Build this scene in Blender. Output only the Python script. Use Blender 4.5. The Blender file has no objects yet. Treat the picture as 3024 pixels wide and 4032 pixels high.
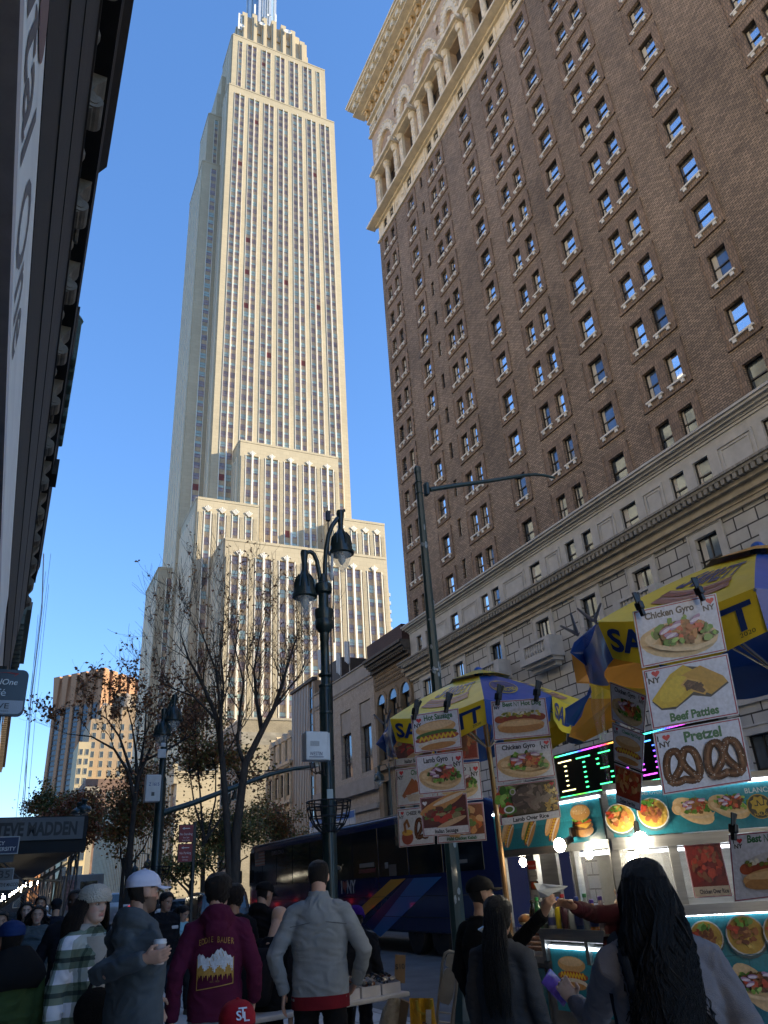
import bpy, bmesh, math, random
from mathutils import Vector, Matrix, noise
from mathutils.bvhtree import BVHTree
S = bpy.context.scene
COL = S.collection
rad = math.radians
# ---------------------------------------------------------------- camera
YAW, PIT, ROL, F = rad(-26.6955), rad(26.0022), rad(-3.7353), 2965.31
FW = Vector((math.cos(YAW)*math.cos(PIT), math.sin(YAW)*math.cos(PIT), math.sin(PIT)))
_r = Vector((math.sin(YAW), -math.cos(YAW), 0)); _u = _r.cross(FW)
RT = _r*math.cos(ROL)+_u*math.sin(ROL); UP = -_r*math.sin(ROL)+_u*math.cos(ROL)
EYE = Vector((0, 0, 1.62))
cd = bpy.data.cameras.new('camera'); cam = bpy.data.objects.new('camera', cd); COL.objects.link(cam)
cd.sensor_fit = 'VERTICAL'; cd.sensor_height = 36; cd.sensor_width = 27; cd.lens = 36*F/4032
cd.clip_start = 0.05; cd.clip_end = 6000
cam.matrix_world = Matrix(((RT.x, UP.x, -FW.x, EYE.x), (RT.y, UP.y, -FW.y, EYE.y), (RT.z, UP.z, -FW.z, EYE.z), (0, 0, 0, 1)))
S.camera = cam
# ---------------------------------------------------------------- light: late autumn afternoon, sun behind right
SUN_EL = rad(19.2); SUN_A = rad(65)              # angle from west (-X) towards south (-Y)
TOSUN = Vector((-math.cos(SUN_A)*math.cos(SUN_EL), -math.sin(SUN_A)*math.cos(SUN_EL), math.sin(SUN_EL)))
W = bpy.data.worlds.new('World'); S.world = W; W.use_nodes = True
_n = W.node_tree.nodes; _l = W.node_tree.links
sky = _n.new('ShaderNodeTexSky'); sky.sky_type = 'NISHITA'; sky.sun_disc = False
sky.sun_elevation = SUN_EL; sky.sun_rotation = math.atan2(TOSUN.x, TOSUN.y)
sky.air_density = 1.0; sky.dust_density = 0.0; sky.ozone_density = 6.0; sky.altitude = 0
bg = _n['Background']; bg.inputs['Strength'].default_value = 0.15
gm = _n.new('ShaderNodeGamma'); gm.inputs[1].default_value = 0.76
hs = _n.new('ShaderNodeHueSaturation'); hs.inputs['Saturation'].default_value = 1.14; hs.inputs['Hue'].default_value = 0.508; hs.inputs['Value'].default_value = 0.93
_l.new(sky.outputs[0], gm.inputs[0]); _l.new(gm.outputs[0], hs.inputs['Color']); _l.new(hs.outputs[0], bg.inputs[0])
sd = bpy.data.lights.new('sun', 'SUN'); sd.energy = 3.35; sd.angle = rad(0.53); sd.color = (1.0, 0.84, 0.55)
so = bpy.data.objects.new('sun', sd); COL.objects.link(so); so.rotation_euler = TOSUN.to_track_quat('Z', 'Y').to_euler(); so.location = (-60, -120, 160)
S.view_settings.view_transform = 'Standard'; S.view_settings.look = 'None'
S.view_settings.exposure = 1.8; S.view_settings.gamma = 1.0
S.cycles.use_denoising = True; S.cycles.max_bounces = 6; S.cycles.transparent_max_bounces = 10
S.cycles.sample_clamp_indirect = 4.0
# ---------------------------------------------------------------- places: a photograph pixel turned into a point at a chosen distance
def ray(x, y): return FW + RT*((x-1512)/F) - UP*((y-2016)/F)
def at(x, y, zc): return EYE + ray(x, y)*zc
def onX(x, y, X): d = ray(x, y); return EYE + d*((X-EYE.x)/d.x)
def onY(x, y, Y): d = ray(x, y); return EYE + d*((Y-EYE.y)/d.y)
def onZ(x, y, Z): d = ray(x, y); return EYE + d*((Z-EYE.z)/d.z)
V = Vector
# ---------------------------------------------------------------- materials
_mats = {}
def _nodes(name):
    m = bpy.data.materials.new(name); m.use_nodes = True
    return m, m.node_tree.nodes, m.node_tree.links, m.node_tree.nodes['Principled BSDF']
def mat(name, col, rough=0.7, metal=0.0, var=0.18, scale=3.0, bump=0.0, bscale=40.0, emit=0.0, spec=0.5, alpha=1.0, coat=0.0, stretch=(1, 1, 1), ecol=None):
    """plain procedural surface: base colour broken up by two noises, optional bump"""
    if name in _mats: return _mats[name]
    m, n, l, b = _nodes(name)
    tc = n.new('ShaderNodeTexCoord'); mp = n.new('ShaderNodeMapping'); mp.inputs['Scale'].default_value = stretch
    l.new(tc.outputs['Object'], mp.inputs[0])
    nz = n.new('ShaderNodeTexNoise'); nz.inputs['Scale'].default_value = scale; nz.inputs['Detail'].default_value = 6
    nz.inputs['Roughness'].default_value = 0.65; l.new(mp.outputs[0], nz.inputs['Vector'])
    r = n.new('ShaderNodeValToRGB'); r.color_ramp.elements[0].position = 0.28; r.color_ramp.elements[1].position = 0.72
    r.color_ramp.elements[0].color = tuple(max(0, c*(1-var)) for c in col)+(1,)
    r.color_ramp.elements[1].color = tuple(min(1, c*(1+var)) for c in col)+(1,)
    l.new(nz.outputs['Fac'], r.inputs[0]); l.new(r.outputs[0], b.inputs['Base Color'])
    b.inputs['Roughness'].default_value = rough; b.inputs['Metallic'].default_value = metal
    b.inputs['Specular IOR Level'].default_value = spec
    if coat: b.inputs['Coat Weight'].default_value = coat; b.inputs['Coat Roughness'].default_value = 0.08
    if alpha < 1: b.inputs['Alpha'].default_value = alpha
    if emit: b.inputs['Emission Color'].default_value = (ecol or col)+(1,); b.inputs['Emission Strength'].default_value = emit
    if bump:
        n2 = n.new('ShaderNodeTexNoise'); n2.inputs['Scale'].default_value = bscale; n2.inputs['Detail'].default_value = 4
        l.new(mp.outputs[0], n2.inputs['Vector'])
        bp = n.new('ShaderNodeBump'); bp.inputs['Strength'].default_value = bump; bp.inputs['Distance'].default_value = 0.02
        l.new(n2.outputs['Fac'], bp.inputs['Height']); l.new(bp.outputs[0], b.inputs['Normal'])
    _mats[name] = m; return m
def brickmat(name, c1, c2, cm, bw=0.21, bh=0.07, ms=0.012, rough=0.85, axis='xz', var=0.25, stain=0.3, sscale=0.25, offset=0.5, bump=0.4, patch=None):
    """brick or ashlar courses laid in the wall's own plane"""
    if name in _mats: return _mats[name]
    m, n, l, b = _nodes(name)
    tc = n.new('ShaderNodeTexCoord'); sp = n.new('ShaderNodeSeparateXYZ'); cb = n.new('ShaderNodeCombineXYZ')
    l.new(tc.outputs['Object'], sp.inputs[0])
    if axis == 'xyz':
        ad = n.new('ShaderNodeMath'); l.new(sp.outputs[0], ad.inputs[0]); l.new(sp.outputs[1], ad.inputs[1]); l.new(ad.outputs[0], cb.inputs[0])
    else: l.new(sp.outputs['XYZ'.index(axis[0].upper())], cb.inputs[0])
    l.new(sp.outputs[2], cb.inputs[1])
    br = n.new('ShaderNodeTexBrick'); l.new(cb.outputs[0], br.inputs['Vector'])
    br.inputs['Scale'].default_value = 1; br.inputs['Brick Width'].default_value = bw; br.inputs['Row Height'].default_value = bh
    br.inputs['Mortar Size'].default_value = ms; br.inputs['Mortar Smooth'].default_value = 0.1; br.offset = offset
    br.inputs['Color1'].default_value = c1+(1,); br.inputs['Color2'].default_value = c2+(1,); br.inputs['Mortar'].default_value = cm+(1,)
    nz = n.new('ShaderNodeTexNoise'); nz.inputs['Scale'].default_value = sscale; nz.inputs['Detail'].default_value = 8; nz.inputs['Roughness'].default_value = 0.7
    l.new(tc.outputs['Object'], nz.inputs['Vector'])
    mr = n.new('ShaderNodeMapRange'); mr.inputs[1].default_value = 0.3; mr.inputs[2].default_value = 0.7
    mr.inputs[3].default_value = 1-stain; mr.inputs[4].default_value = 1+stain*0.8
    l.new(nz.outputs['Fac'], mr.inputs[0])
    mx = n.new('ShaderNodeMix'); mx.data_type = 'RGBA'; mx.blend_type = 'MULTIPLY'; mx.inputs[0].default_value = 1
    l.new(br.outputs['Color'], mx.inputs[6]); l.new(mr.outputs[0], mx.inputs[7])
    out = mx.outputs[2]
    if patch:                                           # band of newer brick: (axis, from, to, colour)
        ax, a0, a1, pc = patch
        nw = n.new('ShaderNodeTexNoise'); nw.inputs['Scale'].default_value = 1.2; nw.inputs['Detail'].default_value = 5; l.new(tc.outputs['Object'], nw.inputs['Vector'])
        add = n.new('ShaderNodeMath'); add.operation = 'MULTIPLY_ADD'; add.inputs[1].default_value = 0.5
        l.new(nw.outputs['Fac'], add.inputs[0]); l.new(sp.outputs[ax], add.inputs[2])
        g = n.new('ShaderNodeMath'); g.operation = 'GREATER_THAN'; g.inputs[1].default_value = a0+0.25; l.new(add.outputs[0], g.inputs[0])
        h = n.new('ShaderNodeMath'); h.operation = 'LESS_THAN'; h.inputs[1].default_value = a1+0.25; l.new(add.outputs[0], h.inputs[0])
        k = n.new('ShaderNodeMath'); k.operation = 'MULTIPLY'; l.new(g.outputs[0], k.inputs[0]); l.new(h.outputs[0], k.inputs[1])
        m2 = n.new('ShaderNodeMix'); m2.data_type = 'RGBA'; m2.blend_type = 'ADD'; l.new(k.outputs[0], m2.inputs[0]); l.new(out, m2.inputs[6]); m2.inputs[7].default_value = pc+(1,)
        out = m2.outputs[2]
    l.new(out, b.inputs['Base Color']); b.inputs['Roughness'].default_value = rough
    bp = n.new('ShaderNodeBump'); bp.inputs['Strength'].default_value = bump; bp.inputs['Distance'].default_value = 0.02; bp.invert = True
    l.new(br.outputs['Fac'], bp.inputs['Height']); l.new(bp.outputs[0], b.inputs['Normal'])
    _mats[name] = m; return m
def printmat(name, rough=0.35, emit=0.0, coat=0.0, var=0.12, nscale=60.0, bump=0.0):
    """ink: colour comes from the mesh's own colour layer, grain from noise"""
    if name in _mats: return _mats[name]
    m, n, l, b = _nodes(name)
    a = n.new('ShaderNodeAttribute'); a.attribute_name = 'Col'
    tc = n.new('ShaderNodeTexCoord'); nz = n.new('ShaderNodeTexNoise'); nz.inputs['Scale'].default_value = nscale; nz.inputs['Detail'].default_value = 5
    l.new(tc.outputs['Object'], nz.inputs['Vector'])
    mr = n.new('ShaderNodeMapRange'); mr.inputs[1].default_value = 0.3; mr.inputs[2].default_value = 0.7; mr.inputs[3].default_value = 1-var; mr.inputs[4].default_value = 1+var
    l.new(nz.outputs['Fac'], mr.inputs[0])
    mx = n.new('ShaderNodeMix'); mx.data_type = 'RGBA'; mx.blend_type = 'MULTIPLY'; mx.inputs[0].default_value = 1
    l.new(a.outputs['Color'], mx.inputs[6]); l.new(mr.outputs[0], mx.inputs[7]); l.new(mx.outputs[2], b.inputs['Base Color'])
    b.inputs['Roughness'].default_value = rough
    if coat: b.inputs['Coat Weight'].default_value = coat
    if emit: l.new(mx.outputs[2], b.inputs['Emission Color']); b.inputs['Emission Strength'].default_value = emit
    if bump:
        bp = n.new('ShaderNodeBump'); bp.inputs['Strength'].default_value = bump; bp.inputs['Distance'].default_value = 0.01
        l.new(nz.outputs['Fac'], bp.inputs['Height']); l.new(bp.outputs[0], b.inputs['Normal'])
    _mats[name] = m; return m
# ---------------------------------------------------------------- mesh builder
class MB:
    def __init__(s): s.v = []; s.f = []; s.m = []; s.c = []; s.col = (1, 1, 1); s.mi = 0
    def vert(s, p): s.v.append(tuple(p)); return len(s.v)-1
    def face(s, ids): s.f.append(tuple(ids)); s.m.append(s.mi); s.c.append(s.col)
    def poly(s, pts): s.face([s.vert(p) for p in pts])
    def box(s, c, d, R=None):
        """centre, full dimensions, optional 3x3 rotation"""
        c = V(c); h = V(d)/2; i0 = len(s.v)
        for x, y, z in ((-1,-1,-1),(1,-1,-1),(1,1,-1),(-1,1,-1),(-1,-1,1),(1,-1,1),(1,1,1),(-1,1,1)):
            p = V((x*h.x, y*h.y, z*h.z)); s.v.append(tuple(c+(R @ p if R else p)))
        for q in ((0,3,2,1),(4,5,6,7),(0,1,5,4),(1,2,6,5),(2,3,7,6),(3,0,4,7)): s.face([i0+k for k in q])
    def b2(s, a, b): a = V(a); b = V(b); s.box((a+b)/2, [abs(x) for x in (b-a)])
    def bbox(s, c, d, r=0.01, R=None):
        """box with chamfered edges"""
        c = V(c); bm = bmesh.new(); bmesh.ops.create_cube(bm, size=1)
        for v in bm.verts: v.co = V((v.co.x*d[0], v.co.y*d[1], v.co.z*d[2]))
        bmesh.ops.bevel(bm, geom=bm.edges[:], offset=min(r, min(d)*0.45), segments=2, affect='EDGES', profile=0.5)
        i0 = len(s.v)
        for v in bm.verts: s.v.append(tuple(c+(R @ v.co if R else v.co)))
        bm.verts.index_update()
        for f in bm.faces: s.face([i0+v.index for v in f.verts])
        bm.free()
    def loft(s, rings, cap=True, closed=True):
        i0 = len(s.v); k = len(rings[0])
        for r in rings:
            for p in r: s.v.append(tuple(p))
        for a in range(len(rings)-1):
            for b in range(k if closed else k-1):
                c = (b+1) % k
                s.face((i0+a*k+b, i0+a*k+c, i0+(a+1)*k+c, i0+(a+1)*k+b))
        if cap and closed:
            s.face([i0+b for b in range(k)][::-1]); s.face([i0+(len(rings)-1)*k+b for b in range(k)])
    def tube(s, path, r, n=8, cap=True, sq=1.0):
        P = [V(p) for p in path]; R = r if isinstance(r, (list, tuple)) else [r]*len(P)
        rings = []; up = None
        for i, p in enumerate(P):
            t = (P[min(i+1, len(P)-1)]-P[max(i-1, 0)])
            if t.length < 1e-9: t = V((0, 0, 1))
            t.normalize()
            if up is None: up = V((0, 0, 1)) if abs(t.z) < 0.9 else V((1, 0, 0))
            x = t.cross(up)
            if x.length < 1e-6: x = t.orthogonal()
            x.normalize(); y = x.cross(t).normalized(); up = y
            rings.append([p+(x*math.cos(a)+y*math.sin(a)*sq)*R[i] for a in (2*math.pi*k/n for k in range(n))])
        s.loft(rings, cap)
    def lathe(s, c, prof, n=16, axis=None, cap=True):
        c = V(c); z = V(axis).normalized() if axis else V((0, 0, 1)); x = z.orthogonal().normalized() if axis else V((1, 0, 0)); y = z.cross(x)
        s.loft([[c+z*h+(x*math.cos(a)+y*math.sin(a))*max(r, 1e-4) for a in (2*math.pi*k/n for k in range(n))] for r, h in prof], cap)
    def ell(s, c, d, n=12, m=8, R=None):
        c = V(c); rings = []
        for j in range(m+1):
            t = math.pi*j/m-math.pi/2; rr = max(math.cos(t), 1e-3); z = math.sin(t)
            ring = []
            for k in range(n):
                a = 2*math.pi*k/n; p = V((d[0]*rr*math.cos(a), d[1]*rr*math.sin(a), d[2]*z)); ring.append(c+(R @ p if R else p))
            rings.append(ring)
        s.loft(rings)
    def prism(s, pts, dv):
        """outline polygon swept along a vector"""
        dv = V(dv); pts = [V(p) for p in pts]; k = len(pts); i0 = len(s.v)
        for p in pts: s.v.append(tuple(p))
        for p in pts: s.v.append(tuple(p+dv))
        s.face(list(range(i0, i0+k))[::-1]); s.face(list(range(i0+k, i0+2*k)))
        for a in range(k): b = (a+1) % k; s.face((i0+a, i0+b, i0+k+b, i0+k+a))
    def build(s, name, mats, parent=None, smooth=False, base=None, bev=0.0):
        me = bpy.data.meshes.new(name); o = V(parent.location) if parent is not None and base is None else V(base or (0, 0, 0))
        if parent is not None and parent.parent is not None and base is None:
            p = parent.parent
            while p is not None: o += V(p.location); p = p.parent
        me.from_pydata([tuple(V(p)-o) for p in s.v], [], s.f); 
        mats = mats if isinstance(mats, (list, tuple)) else [mats]
        for m in mats: me.materials.append(m)
        if len(mats) > 1: me.polygons.foreach_set('material_index', s.m)
        if any(c != (1, 1, 1) for c in s.c):
            a = me.color_attributes.new('Col', 'FLOAT_COLOR', 'CORNER'); arr = []
            for p, c in zip(me.polygons, s.c): arr += [c[0], c[1], c[2], 1.0]*p.loop_total
            a.data.foreach_set('color', arr)
        bm = bmesh.new(); bm.from_mesh(me); bmesh.ops.recalc_face_normals(bm, faces=bm.faces[:]); bm.to_mesh(me); bm.free()
        if smooth:
            me.polygons.foreach_set('use_smooth', [True]*len(me.polygons)); me.set_sharp_from_angle(angle=rad(smooth if smooth is not True else 40))
        ob = bpy.data.objects.new(name, me); COL.objects.link(ob)
        if parent is not None: ob.parent = parent
        elif base is not None: ob.location = base
        return ob
def tag(o, label, cat, group=None, kind=None):
    if label: o['label'] = label
    if cat: o['category'] = cat
    if group: o['group'] = group
    if kind: o['kind'] = kind
    return o
def thing(name, label, cat, loc=(0, 0, 0), group=None):
    o = bpy.data.objects.new(name, None); COL.objects.link(o); o.location = loc; o.empty_display_size = 0.2
    return tag(o, label, cat, group)
def struct(mb, name, m, **k): o = mb.build(name, m, **k); o['kind'] = 'structure'; return o
def lerp(a, b, t): return a+(b-a)*t
_tc = {}
def text_polys(txt, size=1.0, bold=0.0, shear=0.0, xs=1.0, align='CENTER'):
    """2-D faces of a line of lettering: list of polygons (x, y)"""
    k = (txt, bold, shear)
    if k not in _tc:
        c = bpy.data.curves.new('t', 'FONT'); c.body = txt; c.size = 1; c.offset = bold; c.shear = shear; c.resolution_u = 3; c.align_x = 'CENTER'; c.fill_mode = 'FRONT'
        o = bpy.data.objects.new('t', c); COL.objects.link(o)
        dg = bpy.context.evaluated_depsgraph_get(); me = o.evaluated_get(dg).to_mesh()
        _tc[k] = [[(me.vertices[i].co.x, me.vertices[i].co.y) for i in p.vertices] for p in me.polygons]
        o.evaluated_get(dg).to_mesh_clear(); bpy.data.objects.remove(o); bpy.data.curves.remove(c)
    P = _tc[k]
    off = 0
    if align == 'LEFT': off = -min(x for p in P for x, y in p)
    return [[((x+off)*size*xs, y*size) for x, y in p] for p in P]
class Ink:
    nobold = False
    """flat printing on a real surface: layers of colour a fraction of a millimetre apart in the frame (o, u, v, n), metres"""
    def __init__(s, o, u, v, step=0.0006, proj=None):
        s.o = V(o); s.u = V(u).normalized(); s.v = V(v).normalized(); s.n = s.u.cross(s.v).normalized(); s.mb = MB(); s.k = 1; s.step = step; s.proj = proj
    def P(s, x, y):
        if s.proj: return s.proj(x, y, s.k*s.step)
        return s.o+s.u*x+s.v*y+s.n*(s.k*s.step)
    def poly(s, pts, col): s.mb.col = col; s.mb.poly([s.P(x, y) for x, y in pts]); s.k += 1
    def rect(s, x0, y0, x1, y1, col): s.poly([(x0, y0), (x1, y0), (x1, y1), (x0, y1)], col)
    def ell(s, cx, cy, rx, ry, col, a=0, n=20, jit=0, rnd=random):
        ca, sa = math.cos(a), math.sin(a); pts = []
        for i in range(n):
            t = 2*math.pi*i/n; q = 1+(rnd.uniform(-jit, jit) if jit else 0); x = rx*q*math.cos(t); y = ry*q*math.sin(t)
            pts.append((cx+x*ca-y*sa, cy+x*sa+y*ca))
        s.poly(pts, col)
    def line(s, pts, w, col):
        for (x0, y0), (x1, y1) in zip(pts, pts[1:]):
            d = math.hypot(x1-x0, y1-y0) or 1; nx, ny = -(y1-y0)/d*w/2, (x1-x0)/d*w/2; ex, ey = (x1-x0)/d*w*0.3, (y1-y0)/d*w*0.3
            s.mb.col = col; s.mb.poly([s.P(a, b) for a, b in ((x0-ex+nx, y0-ey+ny), (x0-ex-nx, y0-ey-ny), (x1+ex-nx, y1+ey-ny), (x1+ex+nx, y1+ey+ny))])
        s.k += 1
    def text(s, txt, x, y, size, col, bold=0.02, shear=0, xs=1.0, rot=0, align='CENTER'):
        ca, sa = math.cos(rot), math.sin(rot); s.mb.col = col
        if 0.018 <= bold < 0.03 and not s.nobold: bold = bold*1.7
        for p in text_polys(txt, size, bold, shear, xs, align): s.mb.poly([s.P(x+a*ca-b*sa, y+a*sa+b*ca) for a, b in p])
        s.k += 1
    def heart(s, x, y, r, col):
        s.poly([(x+r*0.0625*16*math.sin(t)**3, y+r*0.0625*(13*math.cos(t)-5*math.cos(2*t)-2*math.cos(3*t)-math.cos(4*t))) for t in (2*math.pi*i/24 for i in range(24))], col)
    def build(s, name, m, parent=None): return s.mb.build(name, m, parent)
# ================================================================ ground, road, pavements
g = MB(); g.poly([(-600, -1500, -0.30), (3000, -1500, -0.30), (3000, 1500, -0.30), (-600, 1500, -0.30)])
struct(g, 'ground', mat('city_ground', (0.12, 0.12, 0.12), 0.9, scale=0.5))
g = MB(); g.b2((-60, -22, -0.28), (900, -5.15, -0.13)); struct(g, 'road', mat('asphalt', (0.11, 0.11, 0.112), 0.85, var=0.3, scale=1.5, bump=0.4, bscale=60))
M_PAVE = brickmat('pavement_flags', (0.54, 0.53, 0.51), (0.50, 0.49, 0.47), (0.26, 0.255, 0.25), bw=1.5, bh=1.5, ms=0.02, offset=0.0, stain=0.3, sscale=1.2)
def pavemat():
    m = M_PAVE; n = m.node_tree
    for l in list(n.links):
        if l.to_node.type == 'COMBXYZ' and l.to_socket == l.to_node.inputs[1]: l2 = l.to_node; sp = l.from_node; n.links.new(sp.outputs[1], l2.inputs[1])
pavemat()
g = MB(); g.b2((-60, -5.0, -0.28), (900, 1.2, 0.0)); struct(g, 'pavement', M_PAVE)
g = MB(); g.b2((-60, -27.0, -0.28), (900, -22.15, 0.0)); struct(g, 'pavement', M_PAVE)
g = MB(); g.bbox((420, -5.075, -0.135), (960, 0.15, 0.29), 0.02); struct(g, 'kerb', mat('kerb_granite', (0.36, 0.355, 0.35), 0.8, var=0.3, scale=4))
g = MB(); g.bbox((420, -22.075, -0.135), (960, 0.15, 0.29), 0.02); struct(g, 'kerb', mat('kerb_granite', (0.36, 0.355, 0.35)))
rnd = random.Random(7)
# ================================================================ materials of the street
M_LIME = brickmat('limestone_courses', (0.42, 0.365, 0.265), (0.385, 0.335, 0.245), (0.32, 0.275, 0.20), bw=1.9, bh=1.1, ms=0.03, axis='xyz', stain=0.10, sscale=0.06, bump=0.1, rough=0.8)
M_LIME2 = mat('limestone_pier', (0.43, 0.37, 0.27), 0.8, var=0.10, scale=0.5, stretch=(1, 1, 0.15))
M_SPAN = mat('aluminium_spandrel', (0.37, 0.295, 0.20), 0.6, 0.0, var=0.3, scale=1.4, stretch=(2, 2, 0.5))
M_CHROME = mat('chrome_nickel_mullion', (0.80, 0.73, 0.60), 0.42, 0.45, var=0.06, scale=1.0)
M_WGLASS = mat('tower_window_glass', (0.24, 0.19, 0.18), 0.15, 0.0, var=0.5, scale=0.35, spec=0.8)
M_BLIND = mat('tower_window_blind', (0.30, 0.40, 0.38), 0.25, 0.0, var=0.25, scale=0.3, spec=0.7)
M_REDFR = mat('red_window_frame', (0.17, 0.035, 0.02), 0.6)
M_ROOFG = mat('gravel_roof', (0.2, 0.19, 0.18), 0.9)
# ---------------------------------------------------------------- generic walls
def facade(mb, P, us, zs, holes, depth=0.25):
    """wall sheet with real openings: P(u, z, d) maps to space, d into the building"""
    U = sorted(set([us[0], us[1]]+[h[0] for h in holes]+[h[1] for h in holes])); Z = sorted(set([zs[0], zs[1]]+[h[2] for h in holes]+[h[3] for h in holes]))
    idx = {}
    def vt(u, z, d):
        k = (round(u, 4), round(z, 4), d)
        if k not in idx: idx[k] = mb.vert(P(u, z, d))
        return idx[k]
    hs = sorted(holes)
    for a, b in zip(U, U[1:]):
        mu = (a+b)/2; cand = [h for h in hs if h[0] < mu < h[1]]; run = None
        for c, d in zip(Z, Z[1:]):
            mz = (c+d)/2
            if any(h[2] < mz < h[3] for h in cand):
                continue
            mb.face((vt(a, c, 0), vt(b, c, 0), vt(b, d, 0), vt(a, d, 0)))
    for a, b, c, d in holes:
        for (p, q) in (((a, c), (b, c)), ((b, c), (b, d)), ((b, d), (a, d)), ((a, d), (a, c))):
            mb.face((vt(p[0], p[1], 0), vt(q[0], q[1], 0), vt(q[0], q[1], depth), vt(p[0], p[1], depth)))
def framebox(mb, P, a, b, c, d, w, d0, d1):
    """rectangular frame of four bars between depths d0 and d1"""
    def bar(u0, u1, z0, z1):
        pts = [P(u, z, d) for d in (d0, d1) for u, z in ((u0, z0), (u1, z0), (u1, z1), (u0, z1))]; i = len(mb.v)
        for p in pts: mb.v.append(tuple(p))
        for q in ((0, 1, 2, 3), (4, 5, 6, 7), (0, 1, 5, 4), (1, 2, 6, 5), (2, 3, 7, 6), (3, 0, 4, 7)): mb.face([i+k for k in q])
    bar(a, a+w, c, d); bar(b-w, b, c, d); bar(a+w, b-w, c, c+w); bar(a+w, b-w, d-w, d)
    return bar
def pbox(mb, P, u0, u1, z0, z1, d0, d1):
    pts = [P(u, z, d) for d in (d0, d1) for u, z in ((u0, z0), (u1, z0), (u1, z1), (u0, z1))]; i = len(mb.v)
    for p in pts: mb.v.append(tuple(p))
    for q in ((0, 1, 2, 3), (4, 5, 6, 7), (0, 1, 5, 4), (1, 2, 6, 5), (2, 3, 7, 6), (3, 0, 4, 7)): mb.face([i+k for k in q])
# ================================================================ the great stepped tower
ESB = thing('skyscraper', 'tall stepped limestone skyscraper with chrome mullions and a metal mast, sunlit', 'skyscraper', (205, -60, 0))
_wins = []
PITCH = 3.55
def face(O, u, n, width, zb, zt, groups, pier=0.5, band=4.2, palm=False, shell=None, mull=None, span=None, base_z=None):
    """one elevation of a block: stone piers proud of recessed strips of windows between chrome mullions"""
    O = V(O); u = V(u); n = V(n)
    def P(a, z, d): return V((O.x, O.y, 0))+u*a-n*d+V((0, 0, z))
    edges = [0]
    for g0, g1, k in groups: edges += [g0*width, g1*width]
    edges.append(width)
    for a, b in zip(edges[::2], edges[1::2]):
        pbox(shell, P, a, b, zb, zt-band, -pier, 0.0)
        if palm and b-a > 1.2:                                   # fluted piers
            for q in (0.3, 0.5, 0.7):
                c = a+(b-a)*q; pbox(shell, P, c-0.13, c+0.13, zb, zt-band-0.5, -pier-0.16, -pier)
    pbox(shell, P, 0, width, zt-band, zt, -pier-0.003, 0.0)
    pbox(shell, P, -0.05, width+0.05, zt-0.6, zt+0.05, -pier-0.12, 0.0)
    for g0, g1, k in groups:
        a, b = g0*width, g1*width; mw = 0.14*(1.4 if palm else 1)
        cols = [(a+mw, (a+b)/2-mw), ((a+b)/2+mw, b-mw)] if k == 'D' else [(a+mw, b-mw)]
        for x0, x1 in ((a, a+mw), (b-mw, b)): pbox(mull, P, x0, x1, zb, zt-band-0.05, -pier-0.18, 0.0)
        if k == 'D': pbox(mull, P, (a+b)/2-mw*1.25, (a+b)/2+mw*1.25, zb, zt-band+(0.9 if palm else 0.3), -pier-0.32, 0.0)
        if palm:                                                # fan finial over the centre mullion
            c = (a+b)/2; h = zt-band
            for q in (-1.1, -0.6, 0, 0.6, 1.1):
                pts = [P(c, h-0.3, -pier-0.15), P(c+q*0.8-0.18, h+1.5-abs(q)*0.5, -pier-0.15), P(c+q*0.8+0.18, h+1.5-abs(q)*0.5, -pier-0.15)]
                mull.prism(pts, n*0.12)
        nf = int((zt-band-zb)/PITCH); top = zt-band
        for x0, x1 in cols:
            pbox(span, P, x0, x1, zb, top, -0.06, 0.0)
            for f in range(nf+1):
                z1 = top-f*PITCH-0.1; z0 = z1-1.95
                if z0 < zb: break
                c = P((x0+x1)/2, (z0+z1)/2, -0.1)
                _wins.append(((c-EYE).length, P, x0+0.04, x1-0.04, z0, z1))
def add_window(mb, P, x0, x1, z0, z1):
    r = rnd.random(); zm = z0+(z1-z0)*0.5
    def q(a, b, c, d, dep, mi):
        mb.mi = mi; mb.poly([P(a, c, dep), P(b, c, dep), P(b, d, dep), P(a, d, dep)])
    q(x0-0.04, x1+0.04, z0-0.05, z1+0.05, -0.075, 2)
    if r < 0.016: q(x0, x1, z0, z1, -0.09, 3); return
    s = rnd.choice((0.0, 0.35, 0.5, 0.5, 0.75, 1.0)) if r < 0.72 else 0
    zs = z1-(z1-z0)*s
    if s > 0.02: q(x0, x1, zs, z1, -0.1, 1)
    if s < 0.98: q(x0, x1, z0, zs, -0.1, 0)
    q(x0, x1, zm-0.05, zm+0.05, -0.115, 2)
def block(name, x0, x1, y0, y1, z0, z1):
    mb = MB(); mb.b2((x0, y0, z0), (x1, y1, z1)); return mb
CY = -60.7
mul = MB(); spn = MB()
def D7(n, p, w, s=False):
    g = [(0.5+(k-(n-1)/2)*p-w/2, 0.5+(k-(n-1)/2)*p+w/2, 'D') for k in range(n)]
    return g
# main shaft
sh = block('s', 185, 229, -81.9, -39.5, 60, 274.3)
face((185, -39.5, 0), (0, -1, 0), (-1, 0, 0), 42.4, 95, 274.3, D7(7, 0.134, 0.094), shell=sh, mull=mul, span=spn)
face((192.5, -39.5, 0), (-1, 0, 0), (0, 1, 0), 7.5, 70, 274.3, [(0.12, 0.36, 'S'), (0.58, 0.86, 'S')], shell=sh, mull=mul, span=spn, pier=0.4)
sh.build('tower_shaft', M_LIME, ESB)
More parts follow.
